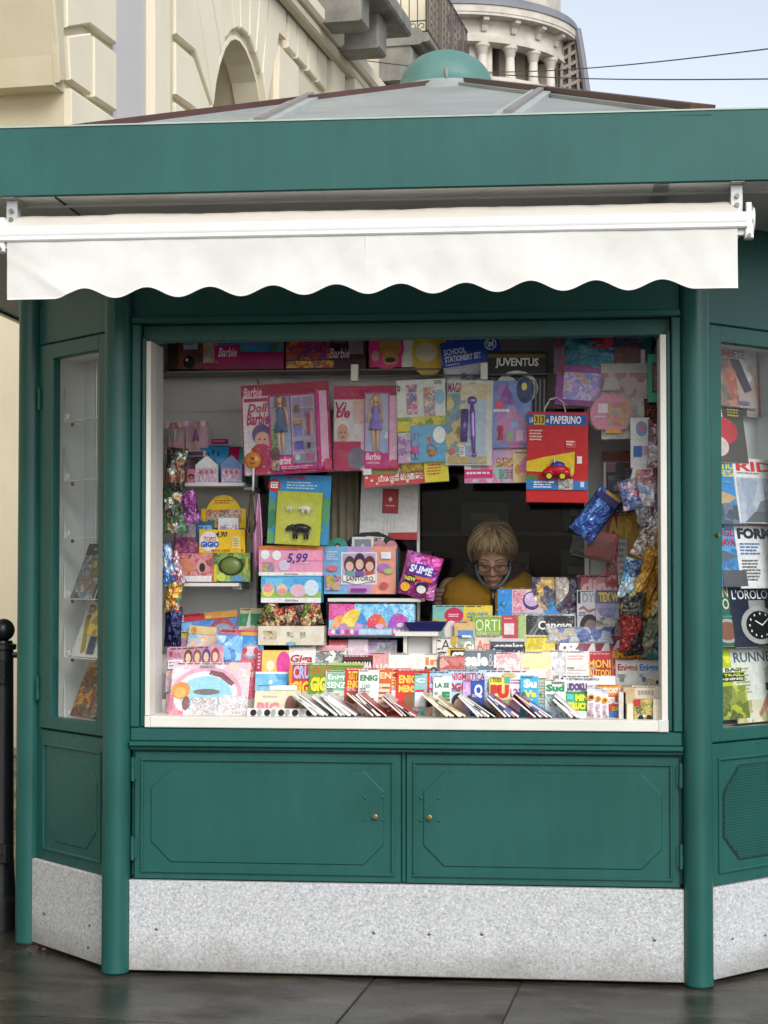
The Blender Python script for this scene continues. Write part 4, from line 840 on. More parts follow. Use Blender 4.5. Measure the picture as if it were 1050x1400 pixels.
# ================================================================== HANGING ROW
YH = .30
r = item('doll_magazine', 'large magenta Barbie magazine with boxed fashion doll and wardrobe', 'magazine', (334, 523, 454, 647), YH, 'c2186a', [RC(.0, .0, 1, .12, 'a3123e'), RC(.015, .13, .31, 1, 'd9cdd0'), T(.03, .03, .24, .13, 'Barbie', 'efc6d6', .015, .2), RC(.03, .15, .3, .19, 'b2204c'), T(.07, .21, .3, .31, 'Doll', 'b2185a', .03, .25), T(.05, .31, .31, .45, 'Barbie', 'b2185a', .03, .25),
    EL_(.22, .56, .11, .12, '5a3a70'), EL_(.225, .62, .085, .095, 'd9a58c'), EL_(.195, .61, .012, .009, '2c1c18'), EL_(.255, .61, .012, .009, '2c1c18'), EL_(.225, .645, .008, .008, 'c08a74'), EL_(.225, .672, .026, .008, 'b04a4a'), RC(.10, .70, .31, 1, 'b01e4a'), EL_(.21, .72, .1, .06, 'b01e4a'), RC(.02, .5, .06, .68, 'e8e6e2'), LN(.025, .52, .055, .66, 6, '555555'),
    RC(.31, .13, .86, .97, 'b41a6c'), RC(.335, .15, .555, .80, '8aa0c0'), PC(.335, .5, .42, .8, ['6a8a4a', '8a9a50', '4a6a3a'], 40, 20), RC(.46, .15, .52, .5, 'a06080'),
    RC(.57, .15, .84, .90, 'c2b4c6')] +
    [RC(.585 + .125 * i, .17 + .125 * j, .695 + .125 * i, .28 + .125 * j, ['a090b0', '9a86a0', '8a7a98', 'b0a0b8'][(i + j) % 4]) for i in range(2) for j in range(6)] +
    [PC(.60, .52, .68, .6, ['5a5ac0', '8080d0'], 60, 21), EL_(.635, .3, .035, .045, '7a5a48'), RC(.6, .42, .68, .47, 'c08a40'), RC(.74, .35, .78, .6, 'a03a48'), RC(.79, .33, .82, .6, 'c89aa0'), PC(.6, .66, .7, .75, ['4a3aa0', '6a5ac8'], 50, 22), RC(.74, .68, .78, .75, '2a2a30'), EL_(.63, .84, .03, .035, 'a8c0d8'), EL_(.77, .84, .03, .035, 'c84060'),
     RC(.31, .82, .58, .95, 'c41a72'), T(.39, .82, .55, .91, 'Barbie', 'f6e2ec', .015, .2), LN(.44, .93, .82, .97, 2, 'e6a8c8'), EL_(.38, .80, .05, .09, '5a3428'), PC(.34, .86, .42, .97, ['d8b890', 'c09070', '3a3a5a'], 60, 23), RC(.86, .1, .9, .98, 'c21a80'), RC(.90, .12, .985, .95, 'dfa9c4'), EL_(.96, .93, .05, .06, 'c2305c')], th=.03, roll=-3, lean=3, body='card', wrap=1)
doll(r, -.019, .07, .235, -.014, surf('doll_denim', '54708e', .7, .1, 60), '9a6a3a'); clear(r, -.056, .02, -.034, -.005, .068, .31)
r = item('doll_magazine', 'pink Barbie magazine with boxed ballerina doll in lilac tutu', 'magazine', (456, 527, 545, 643), YH + .012, 'b6164e', [RC(.0, .16, .5, 1, 'd8ccd0'), T(.02, .19, .2, .31, "Vi", 'b4185a', .02, .2), T(.03, .26, .25, .38, 'tie', 'b4185a', .03, .25), PC(.3, .17, .5, .45, ['c890b0', 'e0a8a0', 'a8b8d0', 'd8b060'], 40, 24), EL_(.12, .50, .12, .13, 'e0d8d0'), EL_(.14, .56, .09, .11, 'd3a088'), EL_(.11, .55, .013, .01, '2c1c18'), EL_(.175, .55, .013, .01, '2c1c18'), EL_(.14, .61, .03, .009, 'a84a4a'), RC(.0, .66, .42, 1, 'b3204e'), EL_(.36, .86, .14, .13, '70687a'),
    RC(.47, .08, .86, .98, 'c42a7c'), RC(.49, .10, .84, .78, 'a9b2c8'), PC(.5, .55, .84, .8, ['8aa0c8', 'c8d0e0', '98a8c8'], 20, 25), RC(.86, .12, .98, .96, 'dcaac2'), RC(.49, .78, .74, .96, 'd0287c'), T(.50, .80, .73, .88, 'Barbie', 'f8e4ee', .015, .2), LN(.52, .905, .72, .94, 1, 'f0b8d4'), EL_(.93, .93, .08, .05, 'c2305c')], th=.028, roll=0, lean=3, body='card', wrap=2)
doll(r, .038, .07, .225, -.014, '9a86d0', 'd8b878'); clear(r, -.004, .083, -.034, -.006, .068, .30)
r = item('activity_magazine', 'long checked-edge colouring magazine with yellow corner under the bunny blister', 'magazine', (498, 560, 614, 662), YH + .02, '7a9a3e', [RC(0, .84, .72, 1, 'd84a50')] + [RC(.02 + .06 * i, .86 + .045 * ((i) % 3), .05 + .06 * i, .89 + .045 * (i % 3), 'f0e8e0') for i in range(11)] + [T(.17, .88, .60, .95, 'GIOCA LEGGI COLORA', 'fdf6ee', .02), RC(.72, .66, 1, 1, 'e2d23a'), LN(.76, .72, .96, .92, 5, 'c04a3a'), RC(.0, .6, .1, .84, 'e8e6e0'), PC(.45, .62, .7, .84, ['a8882a', '8a7020', 'c0a040'], 40, 26)], lean=3, roll=-4)
r = item('activity_magazine', 'white and green nursery magazine with rabbit figure blister', 'magazine', (545, 518, 612, 632), YH - .006, 'dfe3da', [PC(.0, .45, 1, .64, ['6a9a3a', '88b04a', 'e0cc4a', '5a8a3a'], 22, 27), PC(.2, .06, .42, .42, ['a07ab0', 'd87a9a', '4a6a9a', 'f0d8d0'], 46, 28), PC(.55, .1, .78, .45, ['d84a3a', 'e8e0d8', '5a8ac8', 'd8a060'], 46, 29), EL_(.88, .22, .1, .09, '8ac0e0'), RC(.0, .5, .25, .62, 'e8d44a'), RC(.26, .56, .98, 1, '59a8cf'), T(.02, .03, .08, .14, 'lo', '333344', .02), LN(.78, .02, .98, .07, 2, '444444'), PC(.0, .66, .26, 1, ['c8a4c4', 'e0c0d0', '8a6aa8', 'd0a0b8'], 26, 30), EL_(.85, .68, .13, .1, 'f4f8f8')], roll=-2, lean=3, th=.014, body='card', wrap=4)
b = MB(); bx, bz_, by = -.03, .012, -.014
b.ball((bx, by, bz_ + .06), (.016, .012, .018), 12, 8); b.ball((bx - .008, by, bz_ + .09), (.004, .003, .016), 8, 6); b.ball((bx + .008, by, bz_ + .09), (.004, .003, .016), 8, 6); b.tube([(bx - .006, by, bz_ + .03), (bx - .008, by, bz_)], [.006, .005], 6); b.tube([(bx + .006, by, bz_ + .03), (bx + .008, by, bz_)], [.006, .005], 6)
tb = b.build('toy_figure', ink('8fa9d6'), r, True); MB().lathe([(.008, .05), (.014, .035), (.017, .022)], 12, (bx, by, bz_)).build('dress', ink('e25a9a'), tb, True)
bk = MB().lathe([(.012, 0), (.018, .02), (.019, .022)], 14, (.035, by, bz_ + .012)).build('toy_basket', ink('cf8a3c'), r, True); MB().tube([(.035 + .018 * math.cos(a), by, bz_ + .034 + .02 * math.sin(a)) for a in [R(i * 18) for i in range(11)]], .0016, 5).build('basket_handle', ink('b87430'), bk, True)
MB().lathe([(.001, .0), (.008, .02), (.006, .024)], 10, (.03, by, bz_ + .06)).build('toy_carrot', ink('e07a38'), r, True)
clear(r, -.054, .072, -.034, -.006, .006, .145)
r = item('fantasy_magazine', 'pale magazine with long purple toy wand in a blister', 'magazine', (609, 519, 672, 636), YH - .012, 'd4d6cc', [PC(.0, .16, .5, .9, ['c8b860', '6aa0b0', 'd8c478', '5a8aa0', 'e0d090', 'a07a3a'], 24, 31), T(.02, .03, .34, .15, 'MAGA', '9a4a6a', .03), EL_(.55, .15, .17, .12, 'd8b070'), PC(.3, .05, .95, .24, ['d8c8a0', 'e0d8c0', 'c8b890'], 30, 32), RC(.42, .22, .86, .90, 'b4c8d8'), RC(.3, .78, .42, .9, 'e8e8e4'), LN(.31, .79, .41, .89, 4, '3a3a5a'), RC(.42, .77, .62, .9, '8aa0c8'), EL_(.14, .84, .06, .04, 'd04a3a'), PC(.05, .9, .9, .98, ['c0a050', 'd8b060', '90a0a0'], 30, 33)], roll=1, lean=3, th=.01, body='card', wrap=6)
b = MB(); b.tube([(.02, -.012, .05), (.016, -.014, .12), (.012, -.012, .2), (.01, -.012, .235)], [.007, .009, .010, .006], 10); b.ball((.01, -.012, .25), (.018, .012, .016), 12, 8); b.ball((.021, -.012, .04), .01, 10, 6); b.build('toy_wand', surf('purple_chrome', '9a78c8', .2, .2, 30, metal=.6), r, True)
MB().cyl((-.02, -.011, .09), (-.018, -.011, .215), .014, n=14).build('toy_tube', surf('purple_glitter', '7e60b4', .25, .3, 200, metal=.4), r, True)
clear(r, -.038, .05, -.034, -.006, .03, .275)
r = item('playset_magazine', 'pastel pink magazine below the blue playhouse card', 'magazine', (635, 570, 727, 660), YH + .012, 'e7b7cf', [PC(.0, .35, .62, 1, ['e08ac0', 'c8a0d8', 'f0c0d8', '8ad0c0', 'e8a0b0', 'd870a8'], 22, 34), RC(.0, .80, .42, .93, 'd8307c'), LN(.03, .83, .4, .9, 1, 'ffe8f4'), RC(.72, .5, 1, 1, 'ecd9a0'), PG([(.82, .72), (.9, .6), (.98, .72), (.98, .85), (.82, .85)], 'e890b8'), EL_(.79, .8, .04, .08, 'e0a050'), LN(.75, .53, .97, .58, 1, 'c05a7a'), RC(.0, .5, .1, .8, 'e8e4e0')], lean=3, roll=0)
r = item('playset_card', 'blue playhouse toy card with a pink house and small dolls', 'toy card', (672, 520, 726, 612), YH - .004, '4d7fc0', [PC(.0, .0, 1, 1, ['4d7fc0', '6a90cc', 'b06ab0', '5a88c4', 'c880b0'], 16, 35), EL_(.85, .14, .22, .2, '1d3468'), EL_(.83, .09, .07, .06, 'e8d470'), PG([(.12, .35), (.4, .05), (.62, .35)], '8a4aa0'), RC(.1, .3, .3, .42, 'd84a60'), LN(.05, .42, .5, .5, 1, 'f0e8f4'), PG([(.3, .66), (.6, .46), (.95, .66), (.95, .95), (.3, .95)], 'd070a8'), PG([(.36, .68), (.6, .52), (.88, .68), (.88, .92), (.36, .92)], 'a880c0'), RC(.4, .76, .54, .9, '88b060'), RC(.62, .74, .8, .9, 'e0b8d0'), RC(.5, .62, .66, .7, '7ab0e0')], lean=3, th=.008, body='card', wrap=7)
b = MB(); b.ball((-.042, -.012, .072), (.012, .009, .012), 10, 7); b.lathe([(.004, .062), (.009, .045), (.011, .03)], 10, (-.042, -.012, 0)); b.build('toy_figure', ink('c83a50'), r, True)
clear(r, -.068, .07, -.032, -.006, .02, .15)
# red gift bag with toy car
r = item('gift_bag', 'red paper gift bag reading LA 313 PAPERINO with toy car picture', 'gift bag', (719, 563, 803, 687), .24, 'c5161f', [RC(0, .03, .97, .15, '1f5aa8'), T(.04, .06, .10, .12, 'LA', 'f0f4ff', .02), RC(.11, .035, .29, .145, 'd8b82a'), T(.125, .05, .275, .13, '313', '2a1a10', .03), T(.31, .08, .35, .12, 'di', 'f0f4ff', .02), T(.38, .045, .88, .135, 'PAPERINO', 'f4f6ff', .03), LN(.04, .2, .28, .33, 4, 'f0d0c8'), PG([(.0, .55), (.3, .5), (.78, .44), (.78, .68), (.0, .66)], 'e2c21c'), RC(.64, .32, .8, .40, 'd04a4a'), LN(.64, .32, .78, .38, 2, 'f8e8e4'), RC(.82, .49, .9, .57, 'e8e2e0'), EL_(.09, .74, .1, .045, '4a7a3a'), RC(0, .76, 1, .86, '2a7ac0'), LN(.12, .77, .48, .85, 3, 'e8f2fa'), PC(.52, .74, .76, .86, ['e8e8e8', '8a8a9a', 'd0c8b0', '4a4a5a'], 70, 37), RC(.88, .77, .94, .83, 'c8dcf0')], th=.05, lean=0, roll=1, body='bag')
hn = MB()
for yy in (.004, .044): hn.tube([(-.055 + .0, yy, .30), (-.05, yy, .36), (-.03, yy, .395), (-.005, yy, .40), (.02, yy, .38), (.03, yy, .34), (.035, yy, .30)], .0022, 6)
hn.build('string_handle', ink('d6d0c8'), r, True)
car = MB(); cy_ = -.022; car.ball((.0, cy_, .122), (.045, .018, .022), 16, 10); car.ball((.028, cy_, .112), (.026, .018, .02), 14, 8); car.ball((-.03, cy_, .112), (.026, .018, .018), 14, 8)
cb = car.build('toy_car', ink('c82028', .25), r, True); MB().ball((.002, cy_, .140), (.028, .015, .016), 14, 8).build('bonnet', ink('2348a8', .25), cb, True); MB().box(-.012, -.009, cy_ - .014, cy_ + .01, .148, .168).build('windscreen', ink('c8d4dc'), cb)
for wx in (-.03, .02): 
    w_ = MB().cyl((wx, cy_ - .022, .098), (wx, cy_ - .012, .098), .015, n=16).build('wheel', ink('1c1c1c'), cb, 30); MB().cyl((wx, cy_ - .0235, .098), (wx, cy_ - .022, .098), .010, n=14).build('hub', ink('e2c21c'), w_, 30)
MB().ball((.054, cy_, .118), (.01, .012, .022), 10, 8).build('grille', ink('e2c860'), cb, True)

# ================================================================== LEFT SHELVES
YS = .44
def dbox(rect, lab, dress, hair, strip, d=YS, g='clear doll boxes on the left shelf'):
    x, z0, w, h = size_of(rect, d, 'F'); r = empty('doll_box', lab, 'doll box', (x, d, z0), 0, g)
    blk(r, 'base', ink('e0c8cc'), -w / 2, w / 2, 0, .06, 0, h * .16); blk(r, 'back_card', ink('c8a0b0'), -w / 2, w / 2, .055, .06, h * .16, h)
    blk(r, 'corner_tab', ink('e8b4c4'), -w / 2, -w / 2 + w * .22, -.001, .003, h * .84, h); blk(r, 'corner_tab', ink('e8b4c4'), w / 2 - w * .22, w / 2, -.001, .003, h * .84, h)
    doll(r, 0, h * .16, h * .78, .03, dress, hair); MB().box(-w / 2, w / 2, 0, .055, h * .16 + .0005, h - .0005).build('clear_window', film('blister'), r)
    prints(r, w, h, -.0008, [RC(.1, .86, .9, .98, strip)]); return r
dbox((226, 577, 248, 622), 'clear doll box with yellow-haired doll against the left reveal', '9ab8b8', 'd8c84a', 'b0486a'); dbox((250, 575, 281, 624), 'clear doll box with purple-skirted doll beside the toy carrier', '8a3a9a', 'c09aa8', '4a3a44')
dbox((232, 624, 254, 661), 'lower clear doll box half hidden behind foil bags', '30303c', '5a2a1a', 'b8788a'); 
dbox((253, 626, 284, 661), 'lower clear doll box with dark doll behind the small pink carton', '7a2a3a', '2a1a18', 'c890a0', YS + .065)
item('small_carton', 'small pink carton with a brown face picture on the left shelf', 'box', (255, 641, 268, 660), YS - .03, 'd88aa0', [EL_(.5, .55, .33, .2, '6a3028'), EL_(.5, .6, .2, .1, 'c07a60')], th=.03, lean=0, body='carton')
# toy pet carrier
x0, z0 = at(272, 660, YS + .03); x1, z1 = at(336, 599, YS + .03); w, h = x1 - x0, z1 - z0
pc = empty('toy_pet_carrier', 'blue toy pet carrier with paw-print holes and magenta door', 'toy', ((x0 + x1) / 2, YS + .03, z0))
PB = surf('blue_plastic', '2a96cc', .25, .05, 10); PM = surf('magenta_plastic', 'b31a55', .25, .05, 10); PT = surf('teal_plastic', '1f9a8a', .25, .05, 10); PD = surf('navy_hole', '18304a', .6, .1)
def arcp(a, b, hh, n=14): return [(a, .0)] + [(a, hh * .55)] + [(a + (b - a) * i / n, hh * .55 + hh * .45 * math.sin(math.pi * i / n) ** .6) for i in range(1, n)] + [(b, hh * .55), (b, 0)]
def halfc(xa, xb, hh, dep, mat, nm):
    prof = [(0, 0), (0, hh * .5)] + [(dep * (1 - math.cos(math.pi * i / 12)) / 2, hh * .5 + hh * .45 * math.sin(math.pi * i / 12)) for i in range(1, 12)] + [(dep, hh * .5), (dep, 0)]
    n = len(prof); m = MB().add([(xa, a, b) for a, b in prof] + [(xb, a, b) for a, b in prof], [(i, (i + 1) % n, n + (i + 1) % n, n + i) for i in range(n)] + [tuple(range(n - 1, -1, -1)), tuple(range(n, 2 * n))]); return m.build(nm, mat, pc, 40, True)
halfc(-w / 2, w * .12, h * .9, .10, PB, 'shell'); halfc(w * .121, w * .36, h * .88, .098, PM, 'door'); halfc(w * .361, w * .5, h * .86, .096, PT, 'end_shell')
blk(pc, 'tray', PM, -w / 2, w * .36, -.004, .1, -.0, h * .12); MB().cbox(-w * .28, w * .06, .035, .065, h * .9, h * 1.0, .006).build('handle', PM, pc)
for u, v, a, b in ((-.2, .42, .085, .11), (-.31, .62, .03, .06), (-.2, .7, .03, .065), (-.09, .66, .03, .06), (-.05, .5, .028, .05)): MB().ellipse(u * w, v * h, a * w, b * h, -.0015 if v < .5 else .004 - .0 , 14).build('paw_hole', PD, pc)
for k in range(4): blk(pc, 'door_bar', surf('dark_magenta', '7a1238', .4), w * (.16 + .05 * k), w * (.175 + .05 * k), -.003, .0, h * .15, h * .55)
for rect, lab in (((267, 622, 298, 660), 'small white house-shaped gift box with blank silver roof'), ((302, 622, 331, 660), 'small blue house-shaped gift box with pink figures')):
    sh = [(0, 1), (0, .36), (.5, 0), (1, .36), (1, 1)]; wht = 'silver' in lab
    item('house_box', lab, 'box', rect, YS - .035, 'dcdce4' if wht else '8aa0d0', [PG([(.05, .36), (.5, .03), (.95, .36), (.95, .45), (.05, .45)], 'f0f0f2' if wht else '7c92c8'), PC(.06, .5, .94, .96, ['f0d0dc', 'd890a8', 'e8e4ee', 'b0a0d0', 'c87890'], 60, 40 if wht else 41)] + [EL_(.25 + .25 * i, .62, .07, .07, 'c06a58') for i in range(3)], th=.03, lean=0, body='carton', shape=sh)
x, z = at(346, 629, .27); lp = empty('lollipop', 'round orange emoji-face lollipop with heart eye on a white stick', 'lollipop', (x, .27, z - .12))
MB().lathe([(0, -.013), (.02, -.012), (.031, -.005), (.033, 0), (.031, .005), (.02, .012), (0, .013)], 24).build('candy', surf('orange_candy', 'd08a2a', .3, .1, 20, coat=.3), lp, True).location = (0, 0, .12)
lp.children[0].rotation_euler = (R(90), 0, 0)
MB().cyl((0, 0, 0), (.002, .0, .09), .0042, n=10).build('stick', ink('e8e6e0'), lp, True)
prints(lp, .06, .06, -.0135, []); 
m = MB().add([(x_, -.0145, .125 + z_) for x_, z_ in ((0, -.009), (.009, .0), (.008, .006), (.004, .007), (0, .003), (-.004, .007), (-.008, .006), (-.009, 0))], [tuple(range(8))]); m.build('heart_eye', ink('a81828'), lp)
MB().tube([(-.012, -.0135, .112), (-.004, -.0145, .106), (.006, -.0145, .106), (.013, -.0135, .112)], .0012, 5).build('smile', ink('5a2a10'), lp)
r = item('display_carton', 'yellow dome-topped counter display with toy animals printed on it', 'box', (275, 676, 336, 722), YS + .05, 'e6c61e', [PC(.1, .45, .9, .85, ['e6c61e', 'd87a28', 'c8a8c8', '9ac0c8', 'e6c61e', '5a3a4a', 'c83a3a'], 50, 43), LN(.3, .16, .75, .3, 2, 'c8542a')], th=.02, lean=2, body='card', shape=[(0, 1), (0, .42), (.12, .42), (.2, .22), (.33, .06), (.5, .0), (.67, .06), (.8, .22), (.88, .42), (1, .42), (1, 1)])
item('small_carton', 'small blue carton tucked behind the yellow TOPO GIGIO box', 'box', (268, 713, 292, 740), YS + .02, '2f6aa8', [PC(.1, .2, .9, .5, ['2f6aa8', 'a8c4e0', '4a80b8'], 50, 44)], th=.02, lean=0, body='carton')
item('small_carton', 'small white and blue carton tucked behind the yellow TOPO GIGIO box', 'box', (298, 708, 326, 740), YS + .02, 'dfe4e8', [PC(.1, .3, .95, .6, ['3a6ab0', 'd84a4a', 'e8e8f0'], 60, 45)], th=.02, lean=0, body='carton')
r = item('toy_carton', 'yellow carton reading TOPO GIGIO with handwritten price 4.90', 'box', (272, 724, 335, 756), YS, 'f0c62e', [EL_(.22, .5, .2, .42, 'e8eaf0'), T(.1, .3, .38, .5, 'TOPO', 'd86a2a', .04), T(.04, .5, .44, .76, 'GIGIO', '2f66b8', .06), T(.36, .08, .62, .36, '4,90', '1a1a18', .02, .3), T(.28, .84, .68, .94, 'MINI LIBRI', 'c87018', .02), RC(.72, .3, .9, .82, 'f2d86a'), LN(.75, .36, .88, .76, 4, '5a9ac8'), RC(.92, .85, .97, .93, '8a7a30')], th=.05, lean=0, body='carton')
r = item('toy_carton', 'green toy carton with a big olive egg window on the left shelf', 'box', (290, 756, 342, 795), YS, '7a9a4a', [PC(.0, .0, 1, 1, ['7a9a4a', '3a5a2a', 'a8c060', '4a7a8a', '88a84a'], 30, 46), RC(.0, .42, .12, 1, 'd8d02a'), EL_(.5, .46, .34, .34, '2a3a1c'), EL_(.24, .84, .12, .15, 'c8d860'), RC(.88, .15, .95, .6, 'c8b82a'), PG([(.5, .9), (.7, .78), (.9, .97), (.5, .99)], '5a9ad8')], th=.06, lean=0, body='carton')
MB().ball((.0, -.006, .062), (.042, .014, .033), 18, 12).build('toy_egg', surf('olive_egg', '6f8440', .3, .1, 10), r, True)
r = item('toy_tray', 'pink clear-wrapped toy face tray with white label strip on the lower shelf', 'toy set', (240, 756, 291, 796), YS - .02, 'b85a6a', [PC(.0, .0, 1, .78, ['d07a6a', 'c0506a', 'e0a090', '8a3a4a', 'e890a0'], 36, 47), EL_(.3, .42, .2, .24, 'd8886a'), EL_(.7, .45, .14, .24, 'e0a8a0'), EL_(.72, .5, .08, .16, '2a2a2c'), RC(.2, .78, .97, .98, 'ece8e6')], th=.05, lean=0, body='tray', wrap=9)
item('toy_set', 'magenta window box of doll accessories above the pink tray', 'toy set', (238, 712, 274, 757), YS + .03, '8a2a50', [PC(.05, .1, .95, .5, ['c0b4c0', '8a7a88', 'd8ccd4'], 40, 48), PC(.05, .5, .95, .95, ['b83a6a', '7a4a90', 'd880a0', '5a1a3a'], 50, 49)], th=.05, lean=0, body='carton', wrap=10)
# foil bags hung along the left reveal
L1 = [((222, 612, 252, 676), ['101614', '1c2a24', 'e0e2e0', '101412', 'a06a48', '2a7a50'], 'black foil bag with white swirl print hung by the left reveal', 1), ((224, 668, 256, 728), ['0f3a24', '16552f', 'd8dcd4', '0c2a1c', 'c8a070', '3aa868'], 'dark green foil bag hung below the black one', 2),
      ((252, 670, 277, 716), ['8a3a8a', 'a85aa8', '702a70', 'c080c0'], 'crumpled purple bag beside the yellow dome display', 3), ((224, 742, 246, 800), ['2a7ac8', 'd8e4ee', '4a9ad8', 'c82a4a'], 'blue and white foil bag hanging beside the lower shelf', 4), ((236, 752, 256, 800), ['c84a6a', '88a8c8', 'e0c8d0', '8a2a3a'], 'thin pink-red foil bag overlapping the lower shelf', 5),
      ((222, 790, 246, 838), ['1a8aa0', 'd8a030', 'c84a2a', '2ab0a8', 'e8d8a0'], 'turquoise and orange foil bag near the left reveal', 6), ((224, 830, 248, 884), ['1c2450', '16204a', '2a3468'], 'navy plastic bag low beside the left reveal', 7)]
for rect, pal, lab, sd_ in L1: pouch('foil_bag', lab, 'bag', rect, .33 + .004 * sd_, pal, sd_, .016, roll=(6, -4, -14, -12, -16, 8, 2)[sd_ - 1], scale=46)
# lanyard bundles left of the farm magazine
x, z = at(346, 676, .36); 
for k, (dx, col, lab) in enumerate(((-.012, '2a2420', 'bundle of dark braided cords hanging beside the farm magazine'), (.016, 'c07aa8', 'bundle of pink ribbons hanging beside the farm magazine'))):
    e = empty('cord_bundle', lab, 'cords', (x + dx, .38 + .02 * k, z - .32 - .0)); rnd = random.Random(k)
    for i in range(9):
        ox = rnd.uniform(-.012, .012); L0 = .02 + (.12 if k == 0 else 0) + rnd.uniform(0, .04)
        MB().tube([(ox * .2, 0, .325), (ox, rnd.uniform(-.006, .006), .25), (ox * 1.5 + rnd.uniform(-.006, .006), 0, .15 + L0 * .3), (ox * 1.3, 0, L0)], [.002, .0035, .004, .003], 6).build('cord', ink(col if i % 3 else ('6a5a48' if k == 0 else 'e0a8c8')), e, True)
hk = MB().tube([(x, .40, z + .012), (x, .38, z + .004), (x, .37, z - .004), (x, .375, z + .008)], .002, 6).build('wire_hook', STEEL, K, True)
# farm magazine with blister animals
r = item('farm_magazine', 'blue and green farm magazine with toy cow and sheep on yellow card', 'magazine', (365, 649, 449, 744), .36, '2e8cc8', [PC(.0, .3, 1, 1, ['4a8a3a', '6aa84a', '3a7a4a', '2e8cc8', '5a9a50'], 14, 50), RC(.0, .0, 1, .32, '2e90cc'), EL_(.08, .16, .1, .1, 'c8202e'), T(.02, .11, .14, .2, 'EEE', 'ffffff', .03), T(.25, .0, .58, .07, 'FATTORIA', 'b02818', .04), LN(.28, .1, .85, .22, 3, 'b8dcf0')], lean=4, roll=2, th=.012, body='card')
r2 = item('toy_card', 'lime yellow card carrying black toy cow and white sheep', 'toy card', (375, 672, 437, 745), .345, 'b9bd35', [], lean=4, roll=3, th=.004, body='card')
def beast(par, x, z, s, col, nm, head=-1, dark=None):
    b = MB(); b.ball((x, -.016, z + s * .62), (s * .52, s * .22, s * .26), 16, 10); b.ball((x + head * s * .62, -.016, z + s * .6), (s * .2, s * .13, s * .15), 12, 8); b.ball((x + head * s * .78, -.016, z + s * .52), (s * .1, s * .09, s * .09), 10, 6); b.tube([(x + head * s * .4, -.016, z + s * .68), (x + head * s * .62, -.016, z + s * .64)], [s * .17, s * .12], 8)
    for lx in (-.36, -.2, .24, .4): b.tube([(x + lx * s, -.016 + (.004 if lx in (-.2, .24) else -.004), z + s * .5), (x + lx * s * 1.02, -.016, z + s * .22), (x + lx * s, -.016, z)], [s * .11, s * .07, s * .06], 7)
    b.tube([(x - head * s * .5, -.016, z + s * .75), (x - head * s * .6, -.016, z + s * .5)], [s * .03, s * .02], 5)
    for e_ in (-1, 1): b.ball((x + head * s * .55, -.016 + e_ * s * .12, z + s * .72), (s * .07, s * .05, s * .04), 8, 5)
    return b.build(nm, ink(col, .25), par, True)
beast(r2, .014, .022, .07, '14130f', 'toy_cow'); beast(r2, .028, .122, .036, 'e6e2d6', 'toy_sheep'); beast(r2, -.036, .128, .022, 'dcd8cc', 'toy_sheep', 1)
clear(r2, -.072, .072, -.034, -.003, .008, .17)
# boxes below the farm magazine
r = item('toy_carton', 'pink open-topped carton with handwritten price 5,99', 'box', (354, 746, 441, 787), .37, 'e79cbc', [RC(.0, .0, 1, .14, 'cf7a3a'), EL_(.1, .3, .07, .16, 'eeeef2'), EL_(.28, .32, .07, .16, 'eeeef2'), PC(.06, .55, .24, .9, ['e8d040', '6ab050', '8a6ac0', 'e06a50'], 70, 51), EL_(.4, .66, .09, .18, 'd8c8e0'), RC(.62, .2, .98, .5, 'ee9ab8'), T(.44, .25, .77, .62, '5,99', '3a3f9a', .02, .25), RC(.0, .88, 1, 1, 'eceaea'), T(.4, .905, .62, .98, 'dolcidea', '6a4a50', .01), LN(.66, .55, .8, .62, 1, 'f8e4ee')], th=.08, lean=0, body='carton', shape=[(0, 1), (0, .14), (.6, .16), (.92, .0), (1, .0), (1, 1)])
r = item('toy_carton', 'light blue open-topped carton of round trinkets beneath the pink one', 'box', (357, 787, 439, 824), .37, '58b0e0', [PC(.0, .1, 1, .5, ['58b0e0', '7ac4e8', '4aa0d8'], 18, 52), RC(.0, .6, 1, .82, '92c060'), EL_(.12, .52, .1, .26, 'e8d870'), EL_(.12, .44, .08, .18, 'e89aa0'), EL_(.35, .52, .09, .22, 'e8c8a8'), EL_(.35, .58, .07, .12, 'e0a0a0'), EL_(.62, .55, .14, .24, 'e0b8c8'), EL_(.84, .45, .12, .3, 'd0e0ee'), RC(.0, .82, 1, 1, 'eceaec'), T(.4, .86, .62, .96, 'dolcidea', '6a4a50', .01)], th=.08, lean=0, body='carton')
r = item('candy_tray', 'cream cardboard tray with small animal prints holding wrapped sweets', 'box', (353, 856, 443, 882), .33, 'dcd6c4', [PC(.0, .0, 1, 1, ['dcd6c4', 'e2dccc', 'd4ccb8'], 20, 53), PC(.08, .25, .28, .7, ['8a5a3a', 'c0b090', 'dcd6c4'], 60, 54), PC(.44, .3, .54, .6, ['5a6a3a', 'dcd6c4'], 70, 55), PC(.64, .3, .72, .6, ['5a6a3a', 'dcd6c4'], 70, 56), EL_(.5, .92, .08, .1, '88b8cc')], th=.09, lean=0, body='tray')
rnd = random.Random(8)
for k in range(9):
    px = 358 + k * 9.6; py = 826 + rnd.uniform(-2, 5)
    pouch('wrapped_sweet', ('small dark green foil sweet heaped in the cream tray', 'small brown and red foil sweet heaped in the cream tray', 'small green and violet foil sweet heaped in the cream tray')[k % 3], 'sweet', (px - 8, py, px + 9, py + 30), .345 + .012 * (k % 3), [['26401c', '5a8a2a', '12160e', 'c83a20', 'd8c090'], ['3a1410', '6a8a30', 'b02a1c', '141210', 'e0c8a0'], ['28380f', '503a78', 'd0863a', '101410', 'c8b890']][k % 3], 60 + k, .012, roll=rnd.uniform(-25, 25), scale=60, group='wrapped sweets in the cream tray', metal=.15)

